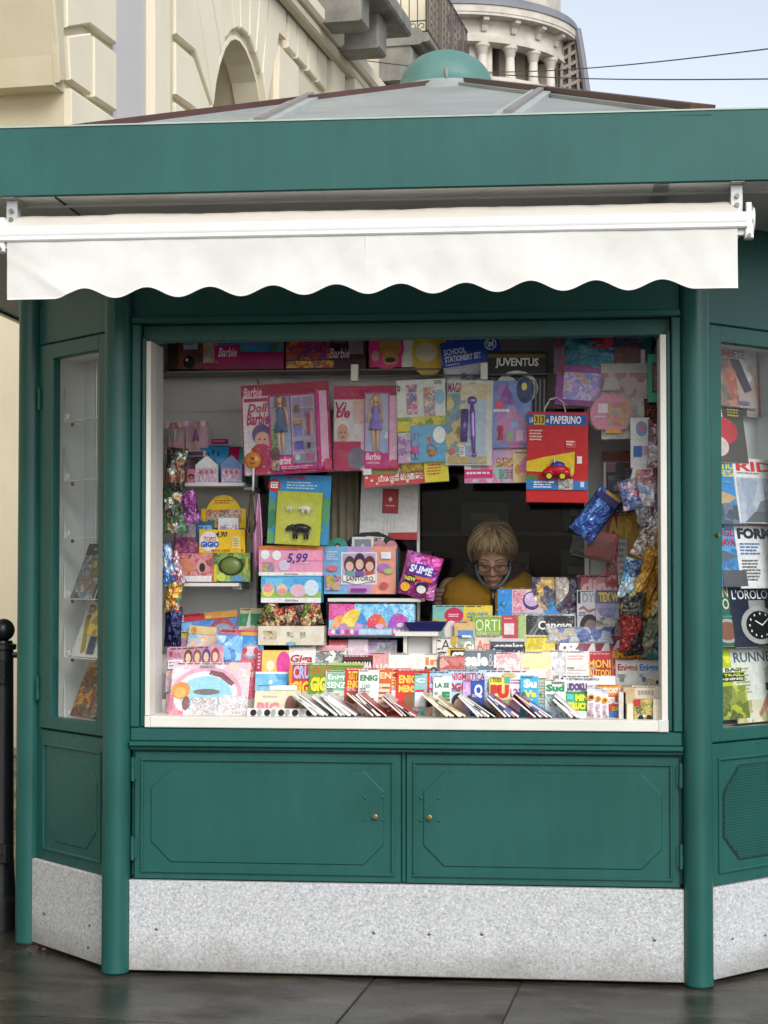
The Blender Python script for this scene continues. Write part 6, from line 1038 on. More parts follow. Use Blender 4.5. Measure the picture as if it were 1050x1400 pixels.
# ------------------------------------------------------------------ third row
RE = .345
mg('white magazine reading CAS GI in dark serif letters', (588, 872, 624, 930), RE, 'e4e2de', [T(.06, .06, .95, .3, 'CAS', '38383c', .0), T(.12, .34, .8, .58, 'GI', '38383c', .0), EL_(.88, .1, .12, .12, 'c8a838')])
mg('grey-green photo magazine reading Gu', (620, 872, 652, 930), RE + .006, '9aa69c', [PC(.0, .1, 1, 1, ['8a9a8c', 'b8c0b4', '5a6a5e', 'd0d4cc'], 24, 121), T(.4, .1, .98, .36, 'Gu', 'f4f4f0', .05)])
mg('peach magazine reading Amica in coral', (648, 870, 686, 930), RE, 'e3cdc2', [T(.08, .1, .95, .34, 'Amica', 'd87a68', .02), PC(.0, .4, 1, 1, ['e8d0c0', 'd8b4a4', 'f0e0d4'], 24, 122)])
mg('grey comics magazine reading comics in white', (670, 874, 720, 930), RE - .006, '50545e', [T(.12, .1, .9, .28, 'comics', 'e8e8ea', .04), RC(.0, .0, 1, .08, 'c8c8cc')])
mg('navy magazine reading mania in white below the grey comics one', (672, 884, 718, 930), RE - .014, '2a3450', [RC(.02, .08, .1, .24, 'c8ccd4'), T(.35, .14, .95, .38, 'mania', 'f0f2f4', .05)])
mg('yellow-headed magazine in clear bag beside the brown OZ cover', (717, 871, 759, 930), RE - .006, 'd5d2be', [RC(.0, .0, 1, .34, 'e8d848'), T(.06, .06, .6, .28, 'AE', 'd8c020', .06), RC(.1, .5, .9, .8, 'e8e4c8')], wrap=36)
mg('mauve brown magazine reading OZ in big white letters', (756, 871, 799, 930), RE - .004, '8d6472', [RC(.0, .0, .12, .3, '2a2024'), T(.18, .12, .88, .42, 'OZ', 'fafafa', .12), PC(.5, .5, 1, 1, ['9a7080', 'b08a98', '7a5464'], 20, 123)])
mg('maroon magazine reading A A in large white italics', (796, 871, 836, 930), RE - .002, '9a2a44', [PC(.0, .0, .5, .5, ['b04a60', 'c87888', '9a3a50'], 24, 124), T(.1, .14, .48, .44, 'A', 'f6f0f2', .06, .3), T(.56, .1, .98, .44, 'A', 'f6f0f2', .06, .3)])
mg('rose red magazine reading Art in white', (834, 868, 876, 930), RE + .004, 'a42c46', [T(.08, .14, .9, .36, 'Art', 'f4ecee', .05), PC(.0, .4, 1, 1, ['b84a5a', '8a2a3c', 'd08a90'], 26, 125)], wrap=37)
# ------------------------------------------------------------------ fourth row
RF = .46
mg('yellow and teal children magazine with a red speech bubble', (590, 828, 672, 900), RF, 'e6cf4a', [RC(.0, .0, .52, 1, '84c4bc'), EL_(.36, .2, .16, .15, 'cb2c58'), LN(.27, .17, .45, .24, 2, 'f4dce4'), T(.02, .26, .24, .42, 'Tutti', 'e8b020', .06, .2), EL_(.32, .5, .12, .2, 'e8e0dc'), EL_(.6, .42, .13, .16, 'e0a060'), T(.58, .14, .94, .24, 'COLORO', '6aa0c0', .03), T(.62, .28, .9, .38, 'TUTTO', '6ab0c0', .03), PC(.0, .6, .5, 1, ['84c4bc', 'e8d0c8', 'c83a50', 'f0f0ec'], 30, 131)])
mg('amber-edged book with blue letter panel behind the ORTI cover', (620, 850, 648, 905), RF - .03, 'dfb978', [RC(.2, .22, .95, .8, '5a90d8'), T(.4, .34, .9, .6, 'm', 'f0f4fa', .06)], lean=15)
mg('lime green garden magazine reading ORTI', (644, 842, 719, 905), RF - .02, '8cb53a', [T(.07, .09, .52, .34, 'ORTI', 'eef4e0', .0), T(.1, .36, .5, .43, 'E GIARDINI', 'd8e8b8', .0), RC(.56, .0, .84, .58, 'c94a5a'), RC(.6, .18, .78, .42, 'e6dede'), LN(.6, .06, .8, .11, 1, 'f0c8cc'), RC(.86, .02, 1, .6, 'b0c884'), PC(.05, .46, .54, .7, ['d8a8b8', 'c890a0', 'b8c890'], 40, 132)])
mg('black and white magazine reading Canova', (717, 840, 788, 905), RF - .02, 'dcdcda', [RC(.03, .04, .97, .44, '26282a'), PG([(.06, .44), (.3, .06), (.36, .06), (.14, .44)], '6a6c70'), PG([(.16, .44), (.36, .08), (.38, .1), (.2, .44)], '8a8c90'), T(.26, .15, .93, .34, 'Canova', 'fafafa', .03), LN(.06, .5, .4, .56, 1, '9a9a9a'), T(.58, .48, .8, .6, '4,90', '1a1a1c', .03)], wrap=38)
pouch('wrapped_bundle', 'crinkled blue and white plastic-wrapped bundle below the Canova cover', 'bag', (744, 856, 842, 880), RF - .07, ['d8dce4', '4a6ab8', 'e8e8ea', '8aa0cc', 'd0c4a8'], 73, .014, lean=20, scale=40, metal=.0)
r = mg('bright blue bubble popper sheet with sticker label and beige diamond', (680, 806, 792, 870), RF + .05, '1f8fdc', [RC(.18, .0, .56, .5, 'e0c8d0'), PC(.19, .02, .36, .48, ['e89ab0', 'e8d8e0', 'd86a80'], 50, 133), EL_(.42, .24, .11, .2, '3a2a78'), EL_(.42, .22, .09, .15, 'd8b8e0'), PG([(.44, .2), (.5, .1), (.52, .36)], 'f0f0f0'), RC(.18, .52, .56, .75, 'd8dce8'), PC(.18, .52, .5, .75, ['e8e8ee', 'd8a050', '4a90c8', 'f0f0f0'], 50, 134), PG([(.8, .05), (.94, .0), (.93, .25), (.8, .34)], 'b8aca0'), PG([(.9, .02), (.945, .0), (.93, .25)], 'a09488')], name='bubble_popper', cat='toy', th=.012, lean=10, body='sheet', wrap=39)
for u in (.08, .66, .76):
    for v in (.32, .62, .92): MB().ball(((u - .5) * .33, -.001, (1 - v) * .19), (.013, .008, .013), 14, 8).build('bubble', PB, r, True)
pouch('biscuit_bag', 'blue bag with two golden biscuits printed behind the bubble popper', 'bag', (726, 789, 762, 840), RF + .08, ['3a70b0', 'd8a048', 'e8c070', '2a4a80', 'e0b860'], 74, .012, scale=26, metal=.1)
pouch('biscuit_bag', 'navy and white snack bag with a golden disc beside the pink cookery cover', 'bag', (758, 789, 794, 840), RF + .07, ['2a3a60', 'e8e4dc', 'd8a850', '20305a', 'c0402a'], 75, .012, scale=26, metal=.1)
mg('pink cookery magazine with white rounded title behind the comics', (789, 786, 846, 880), RF + .02, 'd9707c', [EL_(.7, .12, .25, .16, 'e2969a'), T(.12, .06, .98, .28, 'dinn', 'f2c4c6', .05), RC(.02, .1, .08, .25, '3a3a3e')], lean=12)
mg('white comic with black round portrait reading DYL', (789, 807, 820, 890), RF - .01, 'd7d5d8', [RC(.04, .02, .16, .22, '1c1c20'), T(.25, .05, .95, .2, 'DYL', '9aa4b4', .02), PG([(.1, .3), (.3, .26), (.5, .34), (.8, .3), (.8, .33), (.5, .37), (.3, .3), (.1, .33)], 'a86a6a'), EL_(.55, .6, .42, .2, '2a2428'), EL_(.6, .62, .28, .13, 'a07a70')], lean=12)
mg('comic with snowy mountain picture reading TEX in yellow', (815, 807, 848, 890), RF - .02, 'a7a2c4', [RC(.0, .0, 1, .22, '6f6488'), T(.12, .04, .95, .2, 'TEX W', 'e2c65a', .05), PC(.0, .45, 1, 1, ['9a968c', 'c8c4bc', '6a6860', 'e0dcd8', '8a8478'], 34, 135), PC(.0, .3, 1, .46, ['b0b0d4', 'd8d4e0', '8a88b0'], 14, 136)], lean=12)
# books at the right end
for l, r_, t, c, lab in ((846, 856, 946, 'd8d4cc', 'slim white paperback standing by the upright books'), (852, 868, 940, 'c8b08c', 'tan paperback spine at the end of the front row'), (864, 905, 938, 'e4dccb', 'cream boxed paperback set at the right end')):
    item('paperback', lab, 'book', (l, t, r_, 986), .06 + (.03 if l > 860 else 0), c, [LN(.2, .1, .8, .9, 3, 'b8a890')] if l > 860 else [], th=.10, lean=0, group='paperbacks at the end of the sill', body='cover')
item('comic_book', 'small comic with green and yellow cover and red corner at the right end', 'comic', (867, 957, 893, 986), .045, 'e2b84a', [PC(.0, .1, 1, 1, ['8aa058', 'd8b050', '6a7a40', 'e0c880', '3a3a2a'], 60, 141), RC(.0, .0, .35, .3, 'c02a2a'), EL_(.35, .85, .14, .14, '16161a'), EL_(.8, .85, .14, .14, '16161a')], th=.004, lean=8)
for k, (l, r_, t) in enumerate(((893, 906, 956), (857, 866, 962))): item('paperback', ('pale paperback tucked against the right frame', 'thin ivory paperback between the spine and the comic')[k], 'book', (l, t, r_, 986), .035, 'e6ddc8', [], th=.03, lean=0, group='paperbacks at the end of the sill')
# ------------------------------------------------------------------ fanned magazines seen edge-on along the sill
fans = [(392, 942, 5, ['eef0ee', 'd9dcdc', 'f2f2f0'], 'white|pale grey|bright white', 'magazine edge in the fan before the CRUCI GIGA covers'), (424, 940, 6, ['f0f1f0', 'd4d7d8', 'e8e8e8'], 'bright white|silver grey|off-white', 'magazine edge in the fan before the pale green SENZA cover'), (474, 950, 5, ['b83a40', 'e0d8d4', '3a3a3e'], 'red|pale beige|charcoal', 'magazine edge in the fan before the white ENIG cover'), (514, 952, 5, ['c85058', '2a2a2e', 'd8d0cc'], 'rose red|black|pale', 'magazine edge in the fan before the portrait cover'),
        (574, 944, 6, ['d8c49a', 'e0d0ac', 'c8b488'], 'tan|cream|ochre', 'magazine edge in the fan before the CRUCI Senza cover'), (617, 948, 6, ['e8e8ea', '2a2a30', 'd0c8cc'], 'white|black|pale pink', 'magazine edge in the fan before the OGGI cover'), (655, 950, 5, ['a04a98', '4a88c8', '30304a'], 'violet|blue|dark navy', 'magazine edge in the fan before the PU cover'), (696, 948, 6, ['c03038', '3a88c8', '1e1e22'], 'red|blue|black', 'magazine edge in the fan before the starburst cover'), (745, 946, 4, ['eceef0', 'e0b8b8', 'd8dce0'], 'white|pink|pale blue', 'magazine edge in the fan before the sudoku weekly')]
for px, py, n, cols, cn, lab in fans:
    for k in range(n if px in (392, 424, 574) else n - 1):
        fr_ = random.Random(px * 7 + k); a = R(42 - k * 2.2 + fr_.uniform(-5, 5)); x, z = at(px + k * 5.0 + fr_.uniform(-2.2, 2.2), 983, .03); L = .122 + fr_.uniform(-.03, .012); t = fr_.uniform(.0038, .0078)
        root = empty('fanned_magazine', cn.split('|')[k % 3] + ' ' + lab, 'magazine', (x + .10, .02 + .004 * (k % 3), .9535 + .004), 0, 'fanned magazines along the sill'); root.rotation_euler = (0, a, 0)
        c = cols[k % len(cols)]
        MB().box(-L, 0, 0, .13, 0, t).build('pages', PGCOL, root); MB().box(-L - .0006, .0004, -.0006, .131, t + .0002, t + .0013).build('cover', ink(c), root)
        MB().box(-L - .0006, .0004, -.0006, .131, -.0013, -.0002).build('cover', ink(c), root)
        if k % 2: MB().box(-L * .55, -L * .3, -.0009, -.0001, .0002, t - .0002).build('spine_mark', ink(cols[(k + 1) % len(cols)]), root)

# ================================================================== RIGHT SIDE: panel rack and hung bags
r = item('red_book', 'brick red hardback hung on the right panel behind the white card', 'book', (824, 617, 862, 664), .58, 'a8402c', [RC(.05, .3, .95, .34, 'd8a088'), RC(.0, .45, 1, .5, '8a3020')], lean=0, th=.012)
item('grey_magazine', 'grey magazine with yellow base strip on the right panel rack', 'magazine', (829, 632, 854, 686), .55, '4d5158', [RC(.0, .0, .5, .25, 'b88890'), LN(.1, .32, .8, .72, 7, '8a9098'), RC(.0, .8, 1, .92, 'b8a03a')], lean=0)
item('grey_magazine', 'dark landscape magazine low on the right panel rack', 'magazine', (829, 684, 862, 706), .56, '5c5e60', [PC(.0, .1, 1, .9, ['7a7c7c', '4a4c50', 'a8a8a4', '383a40'], 26, 151)], lean=0)
item('magazine', 'grey-pink magazine at the top of the right panel rack beside the red bag', 'magazine', (846, 640, 872, 700), .57, 'a08c90', [PC(.0, .0, 1, 1, ['a89498', '786c74', 'c0b0b0', '5a5058'], 24, 152)], lean=0)
r = item('magazine', 'red and yellow flying magazine reading Airp on the right rack', 'magazine', (829, 702, 886, 800), .50, 'c79a2e', [RC(.0, .0, .28, 1, 'b23a44'), T(.05, .05, .46, .3, 'Air', 'e2b83a', .06), T(.46, .08, .62, .34, 'p', 'e2b83a', .06), PC(.02, .36, .26, .95, ['c85a60', 'd8a0a0', '9a3a44', '5a5a60'], 40, 153), RC(.28, .36, .5, 1, 'd0ccc8'), LN(.3, .4, .46, .9, 6, '9a9490')], lean=0)
MB().cbox(at(829, 690, .52)[0] - .012, at(829, 690, .52)[0], .50, YP - .001, at(829, 712, .52)[1], at(829, 632, .52)[1], .002).build('rack_edge', WHITE, K)
pouch('snack_bag', 'blue metallic snack bag tilted on a hook by the right panel', 'bag', (772, 660, 812, 732), .34, ['3a6ac0', '5a8ad8', '1c2a70', '88b0e8', '2a4a9a'], 81, .016, roll=38, scale=28, ops=[RC(.1, .06, .9, .2, '2a2a70'), RC(.3, .0, .9, .06, 'c89a50')])
r = empty('leaflet_holder', 'clear and red acrylic leaflet holder below the blue snack bag', 'holder', (at(806, 762, .40)[0], .40, at(806, 762, .40)[1])); r.rotation_euler = (0, R(12), 0)
blk(r, 'red_back', surf('red_acrylic', 'b01822', .15, .05, 10), -.02, .09, .05, .056, .0, .11); blk(r, 'red_side', surf('red_acrylic', 'b01822'), .085, .091, -.04, .0495, .0, .1); blk(r, 'base', surf('smoke_acrylic', '2a2a2c', .2), -.075, .084, -.04, .0495, -.006, .0)
MB().box(-.078, .083, -.043, -.04, .0, .075).build('clear_front', film('smoke_film', (.75, .75, .75), .0, .1, 30, .1, .4), r); MB().box(-.081, -.0785, -.043, .049, .0, .075).build('clear_side', film('smoke_film'), r)
# hung strip at the right edge
r = item('hang_card', 'tall white hang card with blue cup prints at the right edge', 'card', (862, 571, 888, 640), .22, 'dcdde0', [EL_(.58, .22, .3, .15, '7a9ac8'), EL_(.58, .2, .17, .08, 'c87a98'), RC(.15, .56, .6, .78, '3a6ab8'), RC(.6, .56, .95, .74, 'c8a0c0')], lean=0, th=.003, body='card')
r = item('hang_card', 'white folded tag with lime patch below the hang card', 'card', (858, 636, 884, 672), .215, 'd9dadc', [RC(.2, .25, .8, .7, 'a8ac3a')], lean=0, roll=14, th=.003, body='card')
HG = [('rosy grey foil bag at the right edge beside the white hang card', (884, 574, 912, 640), ['6a5058', 'a08a94', '8a2a4a', 'c8c0c4', '4a4048'], 82, 2, 30), ('pink and blue striped foil sweet bag below the lime tag', (852, 655, 880, 696), ['c84a5a', '6a9ad0', 'e0c8d0', '3a5a98'], 83, -14, 50), ('fat silver, pink and blue foil bag at the right edge', (868, 636, 904, 694), ['d8d4d6', 'c8808c', '8ab0d8', 'f0ecec', 'b04a58'], 84, -6, 40), ('clear bag full of speckled sweets hanging at the right edge', (858, 690, 900, 764), ['b8b0a8', 'd8d4d0', '8a3a30', 'c8b890', '50484a', 'e8e4e0'], 85, 24, 130),
      ('blue foil bag hanging left of the golden bags', (842, 762, 866, 818), ['2a7ab8', '4aa0d8', '1a3a68', 'b8d0e0', 'c8b03a'], 86, 14, 34), ('golden foil bag with white tip leftmost of three', (853, 742, 874, 826), ['b8802a', 'c8923a', 'a06a1c', 'd8a850'], 87, 22, 24), ('golden foil bag with white tip middle of three', (869, 748, 889, 830), ['b47c28', 'c08a34', '94621a', 'd0a048'], 88, 20, 24), ('golden foil bag with white tip nearest the right frame', (885, 752, 905, 832), ['ac7424', 'b8822e', '8a5c18', 'c89840'], 89, 14, 24),
      ('dark navy bag below the golden bags', (846, 808, 880, 842), ['16203a', '1c2a48', 'c8b040', '101828'], 90, 6, 18), ('black display pouch with red figure behind the hanging bags', (846, 832, 880, 892), ['1a1416', '2a2024', '141012', '8a1c1c'], 91, 0, 26), ('silvery long bag with green corner slanting at the right edge', (866, 812, 892, 892), ['6a6a54', 'b8b49a', '8a8a70', '4a5a3a', 'd0ccb4'], 92, 22, 30), ('teal and lime toy bag at the bottom of the right edge', (876, 836, 908, 900), ['1a7a8a', '2a98a0', '9ac03a', '125a68', '3ab0c8'], 93, 8, 22)]
for k, (lab, rect, pal, sd_, rl_, sc_) in enumerate(HG): pouch('foil_bag', lab, 'bag', rect, .20 + .012 * (k % 4), pal, sd_, .015, roll=rl_, scale=sc_, metal=.25)
for lab, rect, pal, sd_ in (('brown and silver snack bag tucked behind the pink-blue sweet bags', (874, 610, 906, 664), ['5a3a2a', 'b8b0a8', '3a241c', '8a6a50'], 101), ('red and black foil bag tucked behind the speckled sweets', (884, 690, 910, 756), ['8a1c1c', '2a1414', 'b03a30', '140c0c'], 102), ('green and purple foil bag low behind the slanting silvery bag', (884, 790, 910, 850), ['2a5a3a', '5a3a78', '88a050', '1a2a20'], 103), ('white and orange snack bag between the navy and black pouches', (846, 790, 866, 820), ['d8d0c4', 'd07a30', 'e8e4dc', '3a5a98'], 104)): pouch('foil_bag', lab, 'bag', rect, .27, pal, sd_, .014, roll=(sd_ % 5) * 5 - 8, scale=40, metal=.25)
for lab, rect, pal, sd_, rl_ in (('silver crisp bag with dark print high in the right-hand column', (872, 672, 902, 724), ['c8c8ca', '8a8a90', '3a3a44', 'e0e0e0'], 111, -10), ('bronze foil bag at the right frame beside the golden bags', (888, 716, 912, 770), ['7a4a1c', 'a8702c', '4a2c12'], 112, 6), ('bright gold foil bag below the three white-tipped golden bags', (872, 800, 904, 852), ['b8862c', 'd8a848', '8a5c1a', '2a1c10'], 113, 18), ('black and green foil bag at the foot of the right-hand column', (852, 846, 880, 896), ['16181a', '2a5a34', '101214', '4a8a4a'], 114, -8), ('blue-black crisp bag between the golden and teal bags', (886, 846, 910, 892), ['141c34', '2a4a88', '0e1220', 'b0b8c8'], 115, 10)): pouch('foil_bag', lab, 'bag', rect, .235, pal, sd_, .017, roll=rl_, scale=40, metal=.3)
# dark bags hanging beyond the right frame so that the corner is full
pouch('foil_bag', 'dark brown bag high at the right edge below the mint box', 'bag', (880, 545, 912, 580), .26, ['3a2018', '5a3020', '241410'], 94, .012, scale=30)

# ================================================================== RIGHT CORNER SHOWCASE
def rw(label, rect, base, ops, d=.10, **kw):
    kw.setdefault('lean', 9); kw.setdefault('group', 'magazines in the right showcase'); return item('magazine', label, 'magazine', rect, d, base, ops, fr='R', roll=0, **kw)
rw('weapons yearbook reading ARMI 2022 at the top of the right showcase', (972, 473, 1036, 556), 'b9a9a4', [RC(.0, .0, 1, .04, 'c87068'), T(.02, .06, .6, .17, 'ARMI', 'c8544c', .03), RC(.6, .05, 1, .17, '6f7478'), T(.62, .07, .98, .16, '2022', 'd8d8d8', .03), PC(.0, .2, .6, 1, ['b85a4a', '8a7a74', 'c88a78', '6a6460'], 18, 161), EL_(.72, .3, .15, .12, 'd8d8da'), EL_(.8, .48, .13, .11, 'd8d8da'), PG([(.5, .2), (.7, .2), (.9, .7), (.75, .75)], '50485a'), RC(.55, .9, .8, .96, '7a6a90')], d=.14)
rw('dark magazine with a red helmet picture under the weapons yearbook', (966, 549, 1024, 632), '55504e', [T(.05, .02, .5, .26, 'M', 'eceae8', .08), RC(.55, .02, 1, .28, '4a443c'), LN(.62, .05, .95, .24, 4, 'c8b84a'), EL_(.4, .48, .4, .24, 'c23a44'), RC(.0, .42, .36, .58, 'c23a44'), EL_(.25, .74, .3, .18, 'd8c8c0')], d=.125)
rw('yellow titled blue naval magazine reading NAUTICA DIFESA', (966, 628, 1022, 716), '3a88cc', [T(.08, .03, .95, .14, 'NAUTICA', 'e6d832', .03, .1), T(.2, .16, .9, .26, 'DIFESA', 'e6d832', .03, .1), PG([(.0, .55), (.5, .5), (.8, .58), (.6, .68), (.1, .7)], 'c0a078'), PC(.0, .7, 1, 1, ['4a5a70', '6a7a88', '3a4a5c'], 18, 162), RC(.2, .34, .7, .36, '5aa0dc')])
rw('white naval magazine reading RID with grey warship', (1012, 627, 1084, 716), 'e2e2e0', [T(.05, .05, .75, .2, 'RID', 'd82f3c', .03, .0), PC(.03, .3, .97, 1, ['a8b0c4', 'b8c0d0', '98a2b8'], 9, 163), PG([(.1, .98), (.3, .82), (.9, .8), (.97, .98)], '5c646a'), PG([(.32, .82), (.42, .66), (.6, .62), (.7, .82)], '727a80'), RC(.52, .42, .535, .66, '5c646a'), LN(.05, .22, .5, .25, 1, '8a8a8c')], d=.095)
rw('sea-blue magazine reading BATTAGLIE AERONAVALI', (966, 716, 1022, 802), '4f9ad4', [RC(.1, .0, .6, .06, '27406a'), T(.02, .07, .95, .2, 'BATTAGLIE', 'b0264c', .03, .08), T(.02, .23, .92, .35, 'AERONAVALI', 'b0264c', .03, .08), PC(.0, .4, 1, .9, ['3a80c0', '5aa0dc', '2a6aa8', '88b8e0'], 14, 164), PG([(.15, .5), (.5, .42), (.85, .52), (.5, .6)], '5a6a78'), RC(.4, .74, 1, 1, '5a5c62')])
rw('white fitness magazine reading FOR MEN with bare-chested runner torso', (1014, 716, 1086, 804), 'e4e6e8', [RC(.0, .0, 1, .04, 'c84a4a'), T(.04, .07, .98, .24, 'FORMEN', '1c2440', .06), LN(.06, .3, .5, .5, 4, '4a78b8'), LN(.06, .56, .42, .9, 7, '6a6a70'), EL_(.82, .52, .26, .26, 'b98a68'), RC(.62, .5, .98, .78, 'b98a68'), RC(.6, .78, 1, 1, '2a2a2e'), RC(.56, .5, .64, .86, 'b08262')], d=.095)
rw('dark green watch magazine reading CRONO PASSION', (966, 800, 1016, 884), '2c6a5e', [T(.1, .03, .95, .2, 'CRONO', 'ecd8b4', .01), T(.02, .22, .92, .4, 'PASSION', 'ecd8b4', .01), EL_(.62, .75, .36, .2, 'a8a8a4'), EL_(.6, .75, .28, .15, '8a5a44'), RC(.2, .5, .8, .54, '4a8a7a')])
r = rw("navy watch magazine reading L'OROLOGIO with black-dial steel watch", (1006, 803, 1080, 884), '22283e', [T(.04, .04, .98, .2, "L'OROLOGIO", 'eceef2', .01), RC(.4, .26, 1, 1, '3a3432'), RC(.32, .22, .62, .36, '9a9a98'), EL_(.48, .64, .34, .32, 'a8aaa8'), EL_(.48, .64, .255, .24, '16181a')] + [RC(.475 + .2 * math.cos(R(a)) - .012, .64 + .19 * math.sin(R(a)) - .018, .475 + .2 * math.cos(R(a)) + .012, .64 + .19 * math.sin(R(a)) + .018, 'e8e8e6') for a in range(0, 360, 30)] + [PG([(.48, .65), (.36, .57), (.37, .56), (.49, .63)], 'f4f4f2'), PG([(.475, .645), (.64, .50), (.65, .515), (.49, .655)], 'f4f4f2')], d=.095)
rw('lime yellow running magazine reading Correre', (962, 884, 1024, 984), 'bccb2a', [T(.1, .09, .96, .24, 'Correre', 'e9ee3a', .05, .1), LN(.3, .02, .7, .05, 1, '5a6a2a'), RC(.3, .3, 1, .36, 'eef0e0'), T(.34, .305, .95, .355, 'LE BASI', '26281c', .03), RC(.2, .37, 1, .49, '2e3320'), T(.24, .385, .95, .42, 'DEL TRAIL', 'd8e05a', .03), T(.3, .44, .95, .475, 'RUNNING', 'e8ead8', .03), PC(.0, .55, 1, 1, ['aebc2a', '5a6a38', 'c8d048', '3a4430', '8a9848'], 16, 165)])
rw("white running magazine reading RUNNER'S with trail runner", (1010, 886, 1084, 986), 'dfe2dd', [T(.05, .05, .98, .19, "RUNNER'S", '5a6472', .02), LN(.05, .26, .32, .62, 8, 'a8b060'), PC(.0, .7, 1, 1, ['c8b878', 'd8d4c0', 'a8a468', 'e0dccc'], 18, 166), EL_(.72, .34, .13, .12, 'b8c09a'), RC(.58, .28, .92, .48, 'b8c49a'), RC(.56, .48, .8, .58, '2c2e32'), PG([(.6, .58), (.7, .58), (.5, .86), (.4, .92), (.38, .89)], 'b8826a'), PG([(.74, .56), (.82, .58), (.8, .72), (.72, .74)], 'b8826a')], d=.095)
item('magazine', 'magazine with red border curling behind the weapons yearbook', 'magazine', (1022, 474, 1040, 570), .16, 'd0ccc4', [RC(.8, .0, 1, 1, 'a84a40'), RC(.6, .4, .8, .7, 'c8a048')], fr='R', lean=2, group='magazines in the right showcase')
for py in (563, 632, 716, 803, 884, 988):
    xx, zz_ = at(1010, py, .15, 'R'); loc(MB().cbox(.075, .605, .14, .198, zz_ - .004, zz_ - .001, .001).build('showcase_shelf', film('shelf_acrylic', (.9, .92, .92), .15, 0) if py < 600 else PANEL, K), 'R')

# ================================================================== LEFT CORNER SHOWCASE: acrylic racks with a few comics
ACR = surf('clear_acrylic_edge', 'dfe4e2', .15, .04, 5)
acr = film('acrylic', (.95, .97, .96), .12, 0)
ys_ = [(505, 577), (584, 658), (664, 736), (743, 818), (824, 898), (906, 980)]
for k, (t, b) in enumerate(ys_):
    xb, zb = at(101, b, .09, 'L'); xt, zt_ = at(88, t, .14, 'L')
    rk = loc(MB().cbox(xb - .0, -.075, .05, .085, zb - .003, zb, .001).build('rack_shelf', ACR, K), 'L')
    a_ = (xb, zb); m = MB(); m.add([(xb - .001, .055, zb), (xb + .003, .055, zb), (xb + .003, .14, zt_), (xb - .001, .14, zt_)], [(0, 1, 2, 3)])
    MB().tube([(xb, .05, zb), (xt, .14, zt_)], .0035, 6).build('rack_strut', ACR, rk)
    MB().cyl((xb + .018, .05, zb + .018), (xb + .018, .056, zb + .018), .013, n=18).build('rack_washer', ACR, rk, 30)
    MB().cyl((xb + .018, .07, zb - .012), (xb + .018, .078, zb - .012), .007, n=10).build('rack_bolt', STEEL, rk, 30)
for xx in (-.47, -.40):
    loc(MB().cbox(xx, xx + .012, .17, .199, .9055, 2.345, .002).build('rack_rail', ALU, K), 'L')
def lw(label, rect, base, ops, d=.075): return item('comic_book', label, 'comic', rect, d, base, ops, fr='L', lean=22, group='comics in the left showcase')
lw('dark comic with yellow figure half hidden by the round corner post', (122, 718, 150, 790), '3a382e', [PC(.0, .1, 1, 1, ['3a382e', '5a5a3a', 'a89a4a', '4a4a44'], 26, 171)], .06)
lw('dark grey war comic with brown soldier picture in the left showcase', (96, 743, 128, 818), '4c5058', [RC(.0, .0, 1, .2, '2c3038'), LN(.3, .08, .9, .16, 1, 'a8acb4'), PC(.05, .22, .95, 1, ['6a6a70', '9a6a40', '7a90a8', '4a4440', 'b8b8b8'], 34, 172)])
lw('yellow comic reading TEX with orange title band', (118, 792, 152, 870), 'd3b03c', [RC(.0, .0, 1, .2, 'c86a2c'), T(.5, .04, .95, .18, 'T', '3a2010', .05), RC(.0, .42, 1, .46, 'e0c860'), PC(.0, .5, 1, 1, ['c8a040', '8a6a30', 'd8bc58'], 26, 173)], .06)
lw('white comic with red script and two gentlemen in hats', (96, 824, 132, 898), 'dfdedb', [T(.08, .05, .45, .2, 'TX', 'a02a34', .06, .2), PG([(.1, .3), (.25, .28), (.5, .9), (.35, .95)], 'b09a40'), EL_(.2, .27, .08, .05, '8a6a5a'), EL_(.58, .26, .08, .05, 'c09a84'), RC(.5, .18, .66, .23, '2a2a2e'), PG([(.5, .32), (.68, .32), (.85, .95), (.58, .95)], '4a566e')])
lw('comic with crimson and orange fighting figures in the left showcase', (96, 908, 122, 980), '4a4038', [RC(.0, .0, .6, .1, 'd8b43a'), PC(.0, .08, 1, 1, ['b04a30', '3a3430', 'd8a040', '5a5a60', '8a2a28'], 30, 174)])
lw('dark comic with a red caped figure beside the post in the left showcase', (118, 906, 148, 980), '3c3a3c', [PC(.0, .0, 1, 1, ['a0484a', '2c2c30', '7a6a60', '4a4a50', 'c08a80'], 30, 175)], .07)

# ================================================================== THE VENDOR: a woman reading, seated behind the counter
px0, pz0 = at(672, 750, .84)
PX = at(674, 740, .80)[0]; PY = .92
ZC = at(672, 793, .78)[1]          # chin height
V = empty('person', 'seated woman with tawny fringe, glasses and mustard vest looking down behind the counter', 'person', (PX, PY, .12))
OZ = -.12
SKN = surf('skin', 'd3a488', .5, .06, 12); 
HM = Matrix.Rotation(R(33), 4, 'X')      # head bowed towards the reader (the viewer's side)
HC = Vector((0, -.13, ZC + .105 + OZ))   # middle of the skull
def hp(x, y, z): return HC + (HM @ Vector((x, y, z)))
def hb(m, c, r_, rot=None): m.ball(hp(*c), r_, 18, 12, HM.to_3x3() @ (rot or Matrix.Identity(3)))
m = MB()
hb(m, (0, .012, .03), (.074, .092, .088)); hb(m, (0, -.02, -.03), (.062, .066, .072)); hb(m, (0, -.045, -.082), (.040, .038, .030)); hb(m, (0, -.074, -.10), (.018, .016, .014))
for s in (-1, 1):
    hb(m, (s * .038, -.058, -.038), (.026, .022, .026)); hb(m, (s * .030, -.074, .018), (.024, .012, .008)); hb(m, (s * .075, .012, -.012), (.010, .018, .030)); hb(m, (s * .030, -.071, -.002), (.0145, .0115, .010))
    hb(m, (s * .012, -.088, -.040), (.009, .010, .008))
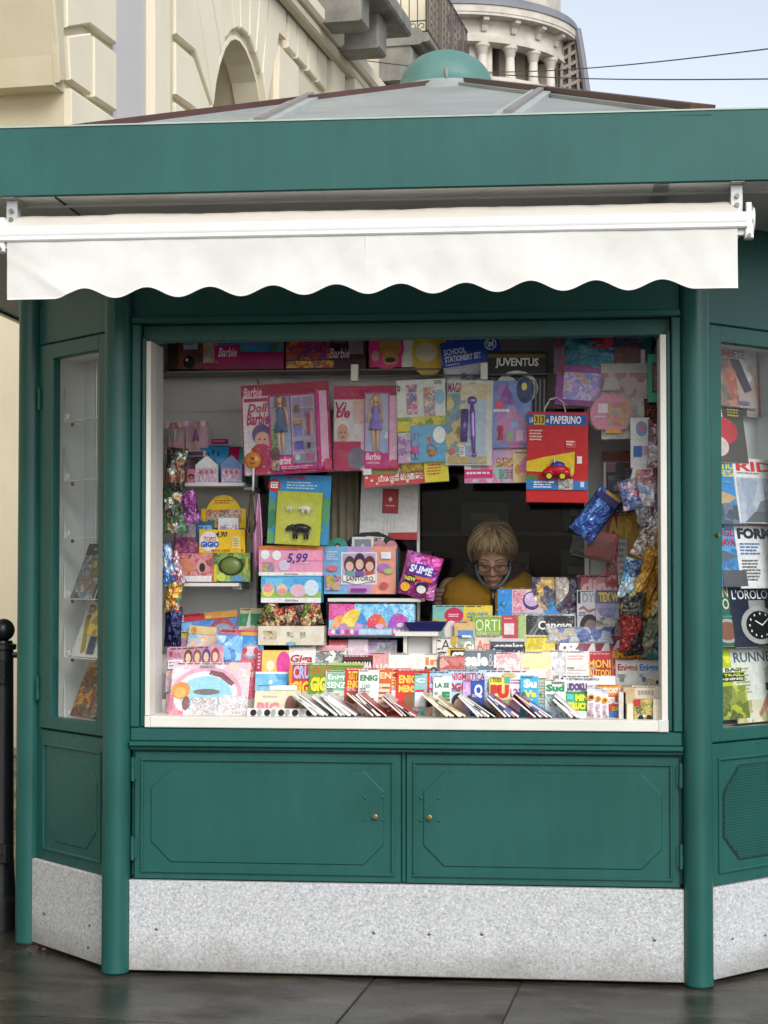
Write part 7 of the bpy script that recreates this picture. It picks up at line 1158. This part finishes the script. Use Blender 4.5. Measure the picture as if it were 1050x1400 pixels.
hb(m, (0, -.094, -.034), (.0115, .016, .012))
m.tube([hp(0, -.078, .012), hp(0, -.090, -.012), hp(0, -.098, -.032)], [.008, .009, .010], 10)
hb(m, (0, -.083, -.066), (.022, .009, .0055)); hb(m, (0, -.081, -.076), (.019, .009, .006))
# neck, trunk, arms, hands, lap and legs: one surface after remeshing
zs = 1.485 + OZ
m.tube([(0, .04, zs - .05), (0, -.01, zs + .02), hp(0, .03, -.05)], [.065, .055, .05], 14)
m.ball((0, .05, zs - .10), (.19, .10, .10), 20, 12); m.ball((0, .05, zs - .28), (.165, .105, .20), 20, 14); m.ball((0, .06, zs - .52), (.17, .12, .16), 20, 12)
ch = .46
for s in (-1, 1):
    sh_, el, wr = Vector((s * .185, .05, zs - .07)), Vector((s * .25, .06, zs - .33)), Vector((s * .10, -.09, zs - .30))
    m.tube([sh_, (sh_ + el) / 2, el], [.052, .047, .040], 12); m.tube([el, (el + wr) / 2, wr], [.040, .036, .027], 12); m.ball(el, .041, 12, 8); m.ball(sh_, .053, 12, 8)
    pm = wr + Vector((-s * .03, -.045, -.006)); m.ball(pm, (.038, .046, .016), 14, 8); m.tube([wr, pm], [.026, .024], 10)
    for f in range(4):
        b0 = pm + Vector((s * (.026 - .017 * f), -.035, 0)); L = (.05, .062, .066, .056)[f]
        m.tube([b0, b0 + Vector((0, -L * .5, .006)), b0 + Vector((0, -L * .85, -.006)), b0 + Vector((0, -L, -.014))], [.0095, .009, .0085, .007], 8)
    t0 = pm + Vector((-s * .03, .005, 0)); m.tube([t0, t0 + Vector((-s * .022, -.03, .004)), t0 + Vector((-s * .02, -.055, .0))], [.012, .010, .008], 8)
    hipp, kn, ft = Vector((s * .09, .02, zs - .66)), Vector((s * .11, -.16, zs - .70)), Vector((s * .11, -.15, .04))
    m.tube([hipp, kn], [.085, .062], 12); m.tube([kn, (kn + ft) / 2, ft], [.060, .05, .038], 12); m.ball(kn, .062, 12, 8); m.ball(ft + Vector((0, -.05, -.008)), (.042, .10, .034), 12, 8)
body = m.build('body', SKN, V, True)
rm = body.modifiers.new('remesh', 'REMESH'); rm.mode = 'VOXEL'; rm.voxel_size = .0055; smd = body.modifiers.new('smooth', 'SMOOTH'); smd.factor = .5; smd.iterations = 3
bpy.context.view_layer.update(); dg = bpy.context.evaluated_depsgraph_get()
nm = bpy.data.meshes.new_from_object(body.evaluated_get(dg)); body.modifiers.clear(); body.data = nm
nm.polygons.foreach_set('use_smooth', [True] * len(nm.polygons)); 
if not nm.materials: nm.materials.append(SKN)
# facial colour that is there in any light: lips, brows, eyes
LIP = surf('lip', 'b06a60', .45, .05); 
lm = MB(); lm.tube([hp(-.021, -.0865, -.069), hp(-.008, -.0935, -.066), hp(0, -.0935, -.0675), hp(.008, -.0935, -.066), hp(.021, -.0865, -.069)], [.002, .0045, .004, .0045, .002], 8); lm.tube([hp(-.019, -.0865, -.072), hp(0, -.0925, -.078), hp(.019, -.0865, -.072)], [.002, .005, .002], 8); lm.build('lips', LIP, V, True)
for s in (-1, 1):
    MB().tube([hp(s * .014, -.0885, .026), hp(s * .03, -.0885, .031), hp(s * .046, -.079, .026)], [.0022, .003, .0014], 6).build('eyebrow', ink('7a5636'), V, True)
    MB().tube([hp(s * .017, -.0825, -.004), hp(s * .03, -.0845, -.009), hp(s * .044, -.0765, -.003)], [.001, .0018, .001], 6).build('eyelashes', ink('2a1c16'), V, True)
# hair: scalp cap plus locks falling from the crown, with a fringe
HAIRC = ['a8845a', 'bb9c70', '7d5f3e', 'd0b48a']
rnd = random.Random(3)
def scalp(th, ph, k=1.0):      # th from the crown down, ph round the head (0 = face)
    return ( .086 * k * math.sin(th) * math.sin(ph), .010 - .102 * k * math.sin(th) * math.cos(ph), .030 + .098 * k * math.cos(th))
def thend(ph):
    f = (1 + math.cos(ph)) / 2; return R(126) * (1 - f ** 2.2) + R(66) * f ** 2.2
m = MB()
def cap(u, v):
    ph = (u - .5) * 2 * math.pi; return hp(*scalp(.001 + v * (thend(ph) * .93), ph, .985))
hr = MB().grid(cap, 48, 18).build('hair', surf('hair_under', '6b4a2a', .6, .2, 40), V, True)
locks = [MB() for _ in HAIRC]
for i in range(760):
    ph = rnd.uniform(-math.pi, math.pi); t0 = rnd.uniform(.02, .55); te = thend(ph) * rnd.uniform(.82, 1.16); k = rnd.uniform(.98, 1.10) * (1 + .09 * noise.noise(Vector((math.cos(ph) * 2.2, math.sin(ph) * 2.2, 7)))); sw = rnd.uniform(-.15, .15) + .35 * math.sin(ph) * (1 if abs(ph) < 1.2 else .2); pts = []; n = 9
    for j in range(n):
        t = j / (n - 1); th = t0 + (te - t0) * t; kk = k * (1 + .05 * math.sin(t * math.pi) + (.05 * t * t if abs(ph) > .9 else .02 * t))
        x, y, z = scalp(th, ph + sw * t * t + .05 * noise.noise(Vector((i, t * 3, 0))), kk); pts.append(hp(x, y, z))
    locks[rnd.choice((0, 1, 1, 2, 2, 3))].tube(pts, [.0015, .0026, .003, .003, .0029, .0027, .0024, .0018, .0007], 5)
for c, l_ in zip(HAIRC, locks): l_.build('hair_locks', surf('hair_' + c, c, .38, .25, 60, spec=.6), hr, True)
# spectacles
gl = MB()
for s in (-1, 1):
    pts = [hp(s * .032 + .0235 * math.cos(a) * (1 + .12 * abs(math.sin(2 * a))), -.101 + .004 * abs(math.cos(a)), -.004 + .0165 * math.sin(a) * (1 + .12 * abs(math.sin(2 * a)))) for a in [i * 2 * math.pi / 24 for i in range(25)]]
    gl.tube(pts, .0019, 6); gl.tube([hp(s * .056, -.098, .002), hp(s * .070, -.07, .003), hp(s * .079, .0, .0)], .0016, 6)
gl.tube([hp(-.009, -.102, .0), hp(0, -.104, .003), hp(.009, -.102, .0)], .0018, 6)
gs = gl.build('spectacles', surf('dark_frame', '2a1c1a', .3, .1), V, True)
for s in (-1, 1):
    MB().add([hp(s * .032 + .022 * math.cos(a), -.1005, -.004 + .0155 * math.sin(a)) for a in [i * 2 * math.pi / 20 for i in range(20)]], [tuple(range(20))]).build('lens', film('lens', (.96, .96, .96), .06, 0), gs)
# surgical mask pulled under the chin
mk = MB()
def mkf(u, v):
    a = (u - .5) * R(170); r_ = .073 + .003 * math.sin(v * 14); return hp(r_ * math.sin(a) * .98, -.012 - .085 * math.cos(a) * (1 - .12 * v), -.092 - .02 * v + .085 * abs(u - .5) ** 1.5 * 2.2)
mk.grid(mkf, 24, 6); mk.build('face_mask', surf('mask_blue', 'a9c6d0', .8, .05, 30), V, True)
# clothes: plaid shirt sleeves, mustard fleece vest with dark stand collar and zip
def plaid():
    m_, n, b, l = newmat('plaid_cotton'); tc = node(n, 'ShaderNodeTexCoord'); w1 = node(n, 'ShaderNodeTexWave', Scale=9.0); w1.bands_direction = 'Z'; w2 = node(n, 'ShaderNodeTexWave', Scale=9.0); w2.bands_direction = 'X'
    for w_ in (w1, w2): l.new(tc.outputs['Object'], w_.inputs[0])
    r1 = ramp(n, [(0, lin('d8c0b4')), (.45, lin('c07a78')), (.55, lin('a8404c')), (1, lin('d8c4b8'))]); r2 = ramp(n, [(0, lin('e0d0c4')), (.5, lin('9a5258')), (.6, lin('e0d0c4')), (1, lin('6a4a50'))])
    l.new(w1.outputs[0], r1.inputs[0]); l.new(w2.outputs[0], r2.inputs[0]); mx = node(n, 'ShaderNodeMixRGB', Fac=.5); mx.blend_type = 'MULTIPLY'; l.new(r1.outputs[0], mx.inputs[1]); l.new(r2.outputs[0], mx.inputs[2]); l.new(mx.outputs[0], b.inputs['Base Color']); b.inputs['Roughness'].default_value = .9; return m_
PLD = plaid()
for s in (-1, 1):
    sh_, el, wr = Vector((s * .185, .05, zs - .07)), Vector((s * .25, .06, zs - .33)), Vector((s * .115, -.075, zs - .30))
    def wob(p, k): return p + Vector((noise.noise(p * 30 + Vector((k, 0, 0))) * .006, noise.noise(p * 30 + Vector((0, k, 0))) * .006, 0))
    pts = [sh_.lerp(el, t) for t in (0, .2, .4, .6, .8, 1)] + [el.lerp(wr, t) for t in (.15, .35, .55, .75, .95)]
    MB().tube([wob(p, i) for i, p in enumerate(pts)], [.066, .064, .059, .056, .055, .052, .05, .047, .044, .041, .039], 16).build('sleeve', PLD, V, True)
VST = surf('mustard_fleece', 'bd8a20', .95, .08, 30, .4, 160); CLR = surf('brown_collar', '352822', .85, .15, 20, .2, 60)
secs = [(-.70, .20, .14), (-.5, .205, .14), (-.32, .205, .13), (-.18, .222, .126), (-.10, .225, .122), (-.045, .205, .112), (-.002, .145, .096), (.025, .090, .082)]
def vst(u, v):
    f = v * (len(secs) - 1); i = min(int(f), len(secs) - 2); t = f - i; z, a, b = [secs[i][k] + (secs[i + 1][k] - secs[i][k]) * t for k in range(3)]
    an = u * 2 * math.pi; nz_ = .004 * noise.noise(Vector((math.cos(an) * 3, math.sin(an) * 3, z * 12)))
    e = .75; cx, sy = math.copysign(abs(math.cos(an)) ** e, math.cos(an)), math.copysign(abs(math.sin(an)) ** e, math.sin(an))
    return ((a + nz_) * cx, .045 + (b + nz_) * sy - .02 * max(0, 1 - abs(z + .1) * 8) * (1 if sy < 0 else 0), zs + z)
vs = MB().grid(vst, 56, 40).build('vest', VST, V, True)
def colr(u, v):
    an = R(-90 + 24) + (u) * R(360 - 48); r_ = .082 + .030 * v; return (r_ * 1.12 * math.cos(an), .005 + r_ * 1.0 * math.sin(an) - .0, zs - .03 + .07 * v - .035 * v * (math.cos(an + R(90)) ** 4 if math.cos(an + R(90)) > 0 else 0))
cl = MB().grid(colr, 48, 8).grid(lambda u, v: tuple(Vector(colr(u, v)) * 1.0 + Vector((0, .0, 0)) + Vector((math.cos(R(-66) + u * R(312)), math.sin(R(-66) + u * R(312)), 0)) * .008), 48, 8).build('collar', CLR, vs, True)
for s in (-1, 1): MB().add([(s * .02, -.085, zs + .0), (s * .105, -.07, zs + .045), (s * .125, -.075, zs + .005), (s * .05, -.115, zs - .04), (s * .02, -.09, zs - .03)], [(0, 1, 2, 3, 4)]).build('lapel', CLR, vs)
MB().add([(-.045, -.082, zs + .03), (.045, -.082, zs + .03), (.0, -.105, zs - .075)], [(0, 1, 2)]).build('shirt_front', surf('grey_shirt', '6d6460', .9, .1, 30), V)
zp = MB(); zp.tube([(-.05, -.090, zs + .04), (-.03, -.103, zs - .02), (-.004, -.112, zs - .085), (-.004, -.116, zs - .25)], .0035, 6); zp.tube([(.05, -.090, zs + .04), (.032, -.103, zs - .02), (.004, -.112, zs - .085), (.004, -.116, zs - .25)], .0035, 6); zp.build('zip', ink('1a1614'), vs, True)
MB().box(-.003, .003, -.122, -.114, zs - .105, zs - .082).build('zip_pull', STEEL, vs)
TR = surf('dark_trousers', '26262c', .9, .1)
for s in (-1, 1): MB().tube([(s * .09, .03, zs - .64), (s * .11, -.16, zs - .695), (s * .112, -.175, zs - .76), (s * .11, -.15, .10)], [.10, .075, .072, .055], 16).build('trouser_leg', TR, V, True)
s_ = empty('stool', 'plain dark stool under the seated woman', 'stool', (PX, PY + .06, .1))
MB().lathe([(0, .52), (.17, .52), (.18, .505), (.17, .48), (0, .48)], 24).build('seat', DARK, s_, 40)
for a in range(4): MB().cyl((.13 * math.cos(R(45 + 90 * a)), .13 * math.sin(R(45 + 90 * a)), .48), (.19 * math.cos(R(45 + 90 * a)), .19 * math.sin(R(45 + 90 * a)), .0), .014, n=8).build('leg', STEEL, s_, 30)

# ------------------------------------------------------------------ things on the back shelves behind her
rnd = random.Random(12)
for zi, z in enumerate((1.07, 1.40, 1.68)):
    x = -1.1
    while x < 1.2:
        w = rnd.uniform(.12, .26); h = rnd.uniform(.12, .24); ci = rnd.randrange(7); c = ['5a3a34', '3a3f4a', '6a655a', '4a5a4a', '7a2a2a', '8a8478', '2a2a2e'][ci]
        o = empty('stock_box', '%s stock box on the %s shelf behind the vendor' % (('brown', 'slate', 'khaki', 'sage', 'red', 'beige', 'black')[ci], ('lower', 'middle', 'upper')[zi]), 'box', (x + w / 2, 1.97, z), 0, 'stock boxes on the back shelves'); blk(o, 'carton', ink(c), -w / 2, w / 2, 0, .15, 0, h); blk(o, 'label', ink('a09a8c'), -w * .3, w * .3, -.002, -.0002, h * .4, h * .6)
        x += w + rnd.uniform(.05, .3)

# ------------------------------------------------------------------ lettering: type set once, then kept as meshes
_tmp = []
for (s, root, x0, x1, z0, z1, y, col, bold, sh) in TEXTS:
    c = bpy.data.curves.new('lettering', 'FONT'); c.body = s; c.resolution_u = 2; c.offset = bold; c.shear = sh; c.fill_mode = 'FRONT'
    o = bpy.data.objects.new('type_setting', c); COL.objects.link(o); _tmp.append(o)
bpy.context.view_layer.update(); _dg = bpy.context.evaluated_depsgraph_get()
for o, (s, root, x0, x1, z0, z1, y, col, bold, sh) in zip(_tmp, TEXTS):
    me = bpy.data.meshes.new_from_object(o.evaluated_get(_dg)); me.name = 'lettering'
    xs = [v.co.x for v in me.vertices]; ys = [v.co.y for v in me.vertices]
    if xs:
        a, b, c_, d_ = min(xs), max(xs), min(ys), max(ys)
        for v in me.vertices: v.co = (x0 + (v.co.x - a) / (b - a + 1e-9) * (x1 - x0), y, z0 + (v.co.y - c_) / (d_ - c_ + 1e-9) * (z1 - z0))
    me.materials.clear(); me.materials.append(ink(col)); n = bpy.data.objects.new('lettering', me); COL.objects.link(n); n.parent = root
for o in _tmp:
    c = o.data; bpy.data.objects.remove(o, do_unlink=True); bpy.data.curves.remove(c)
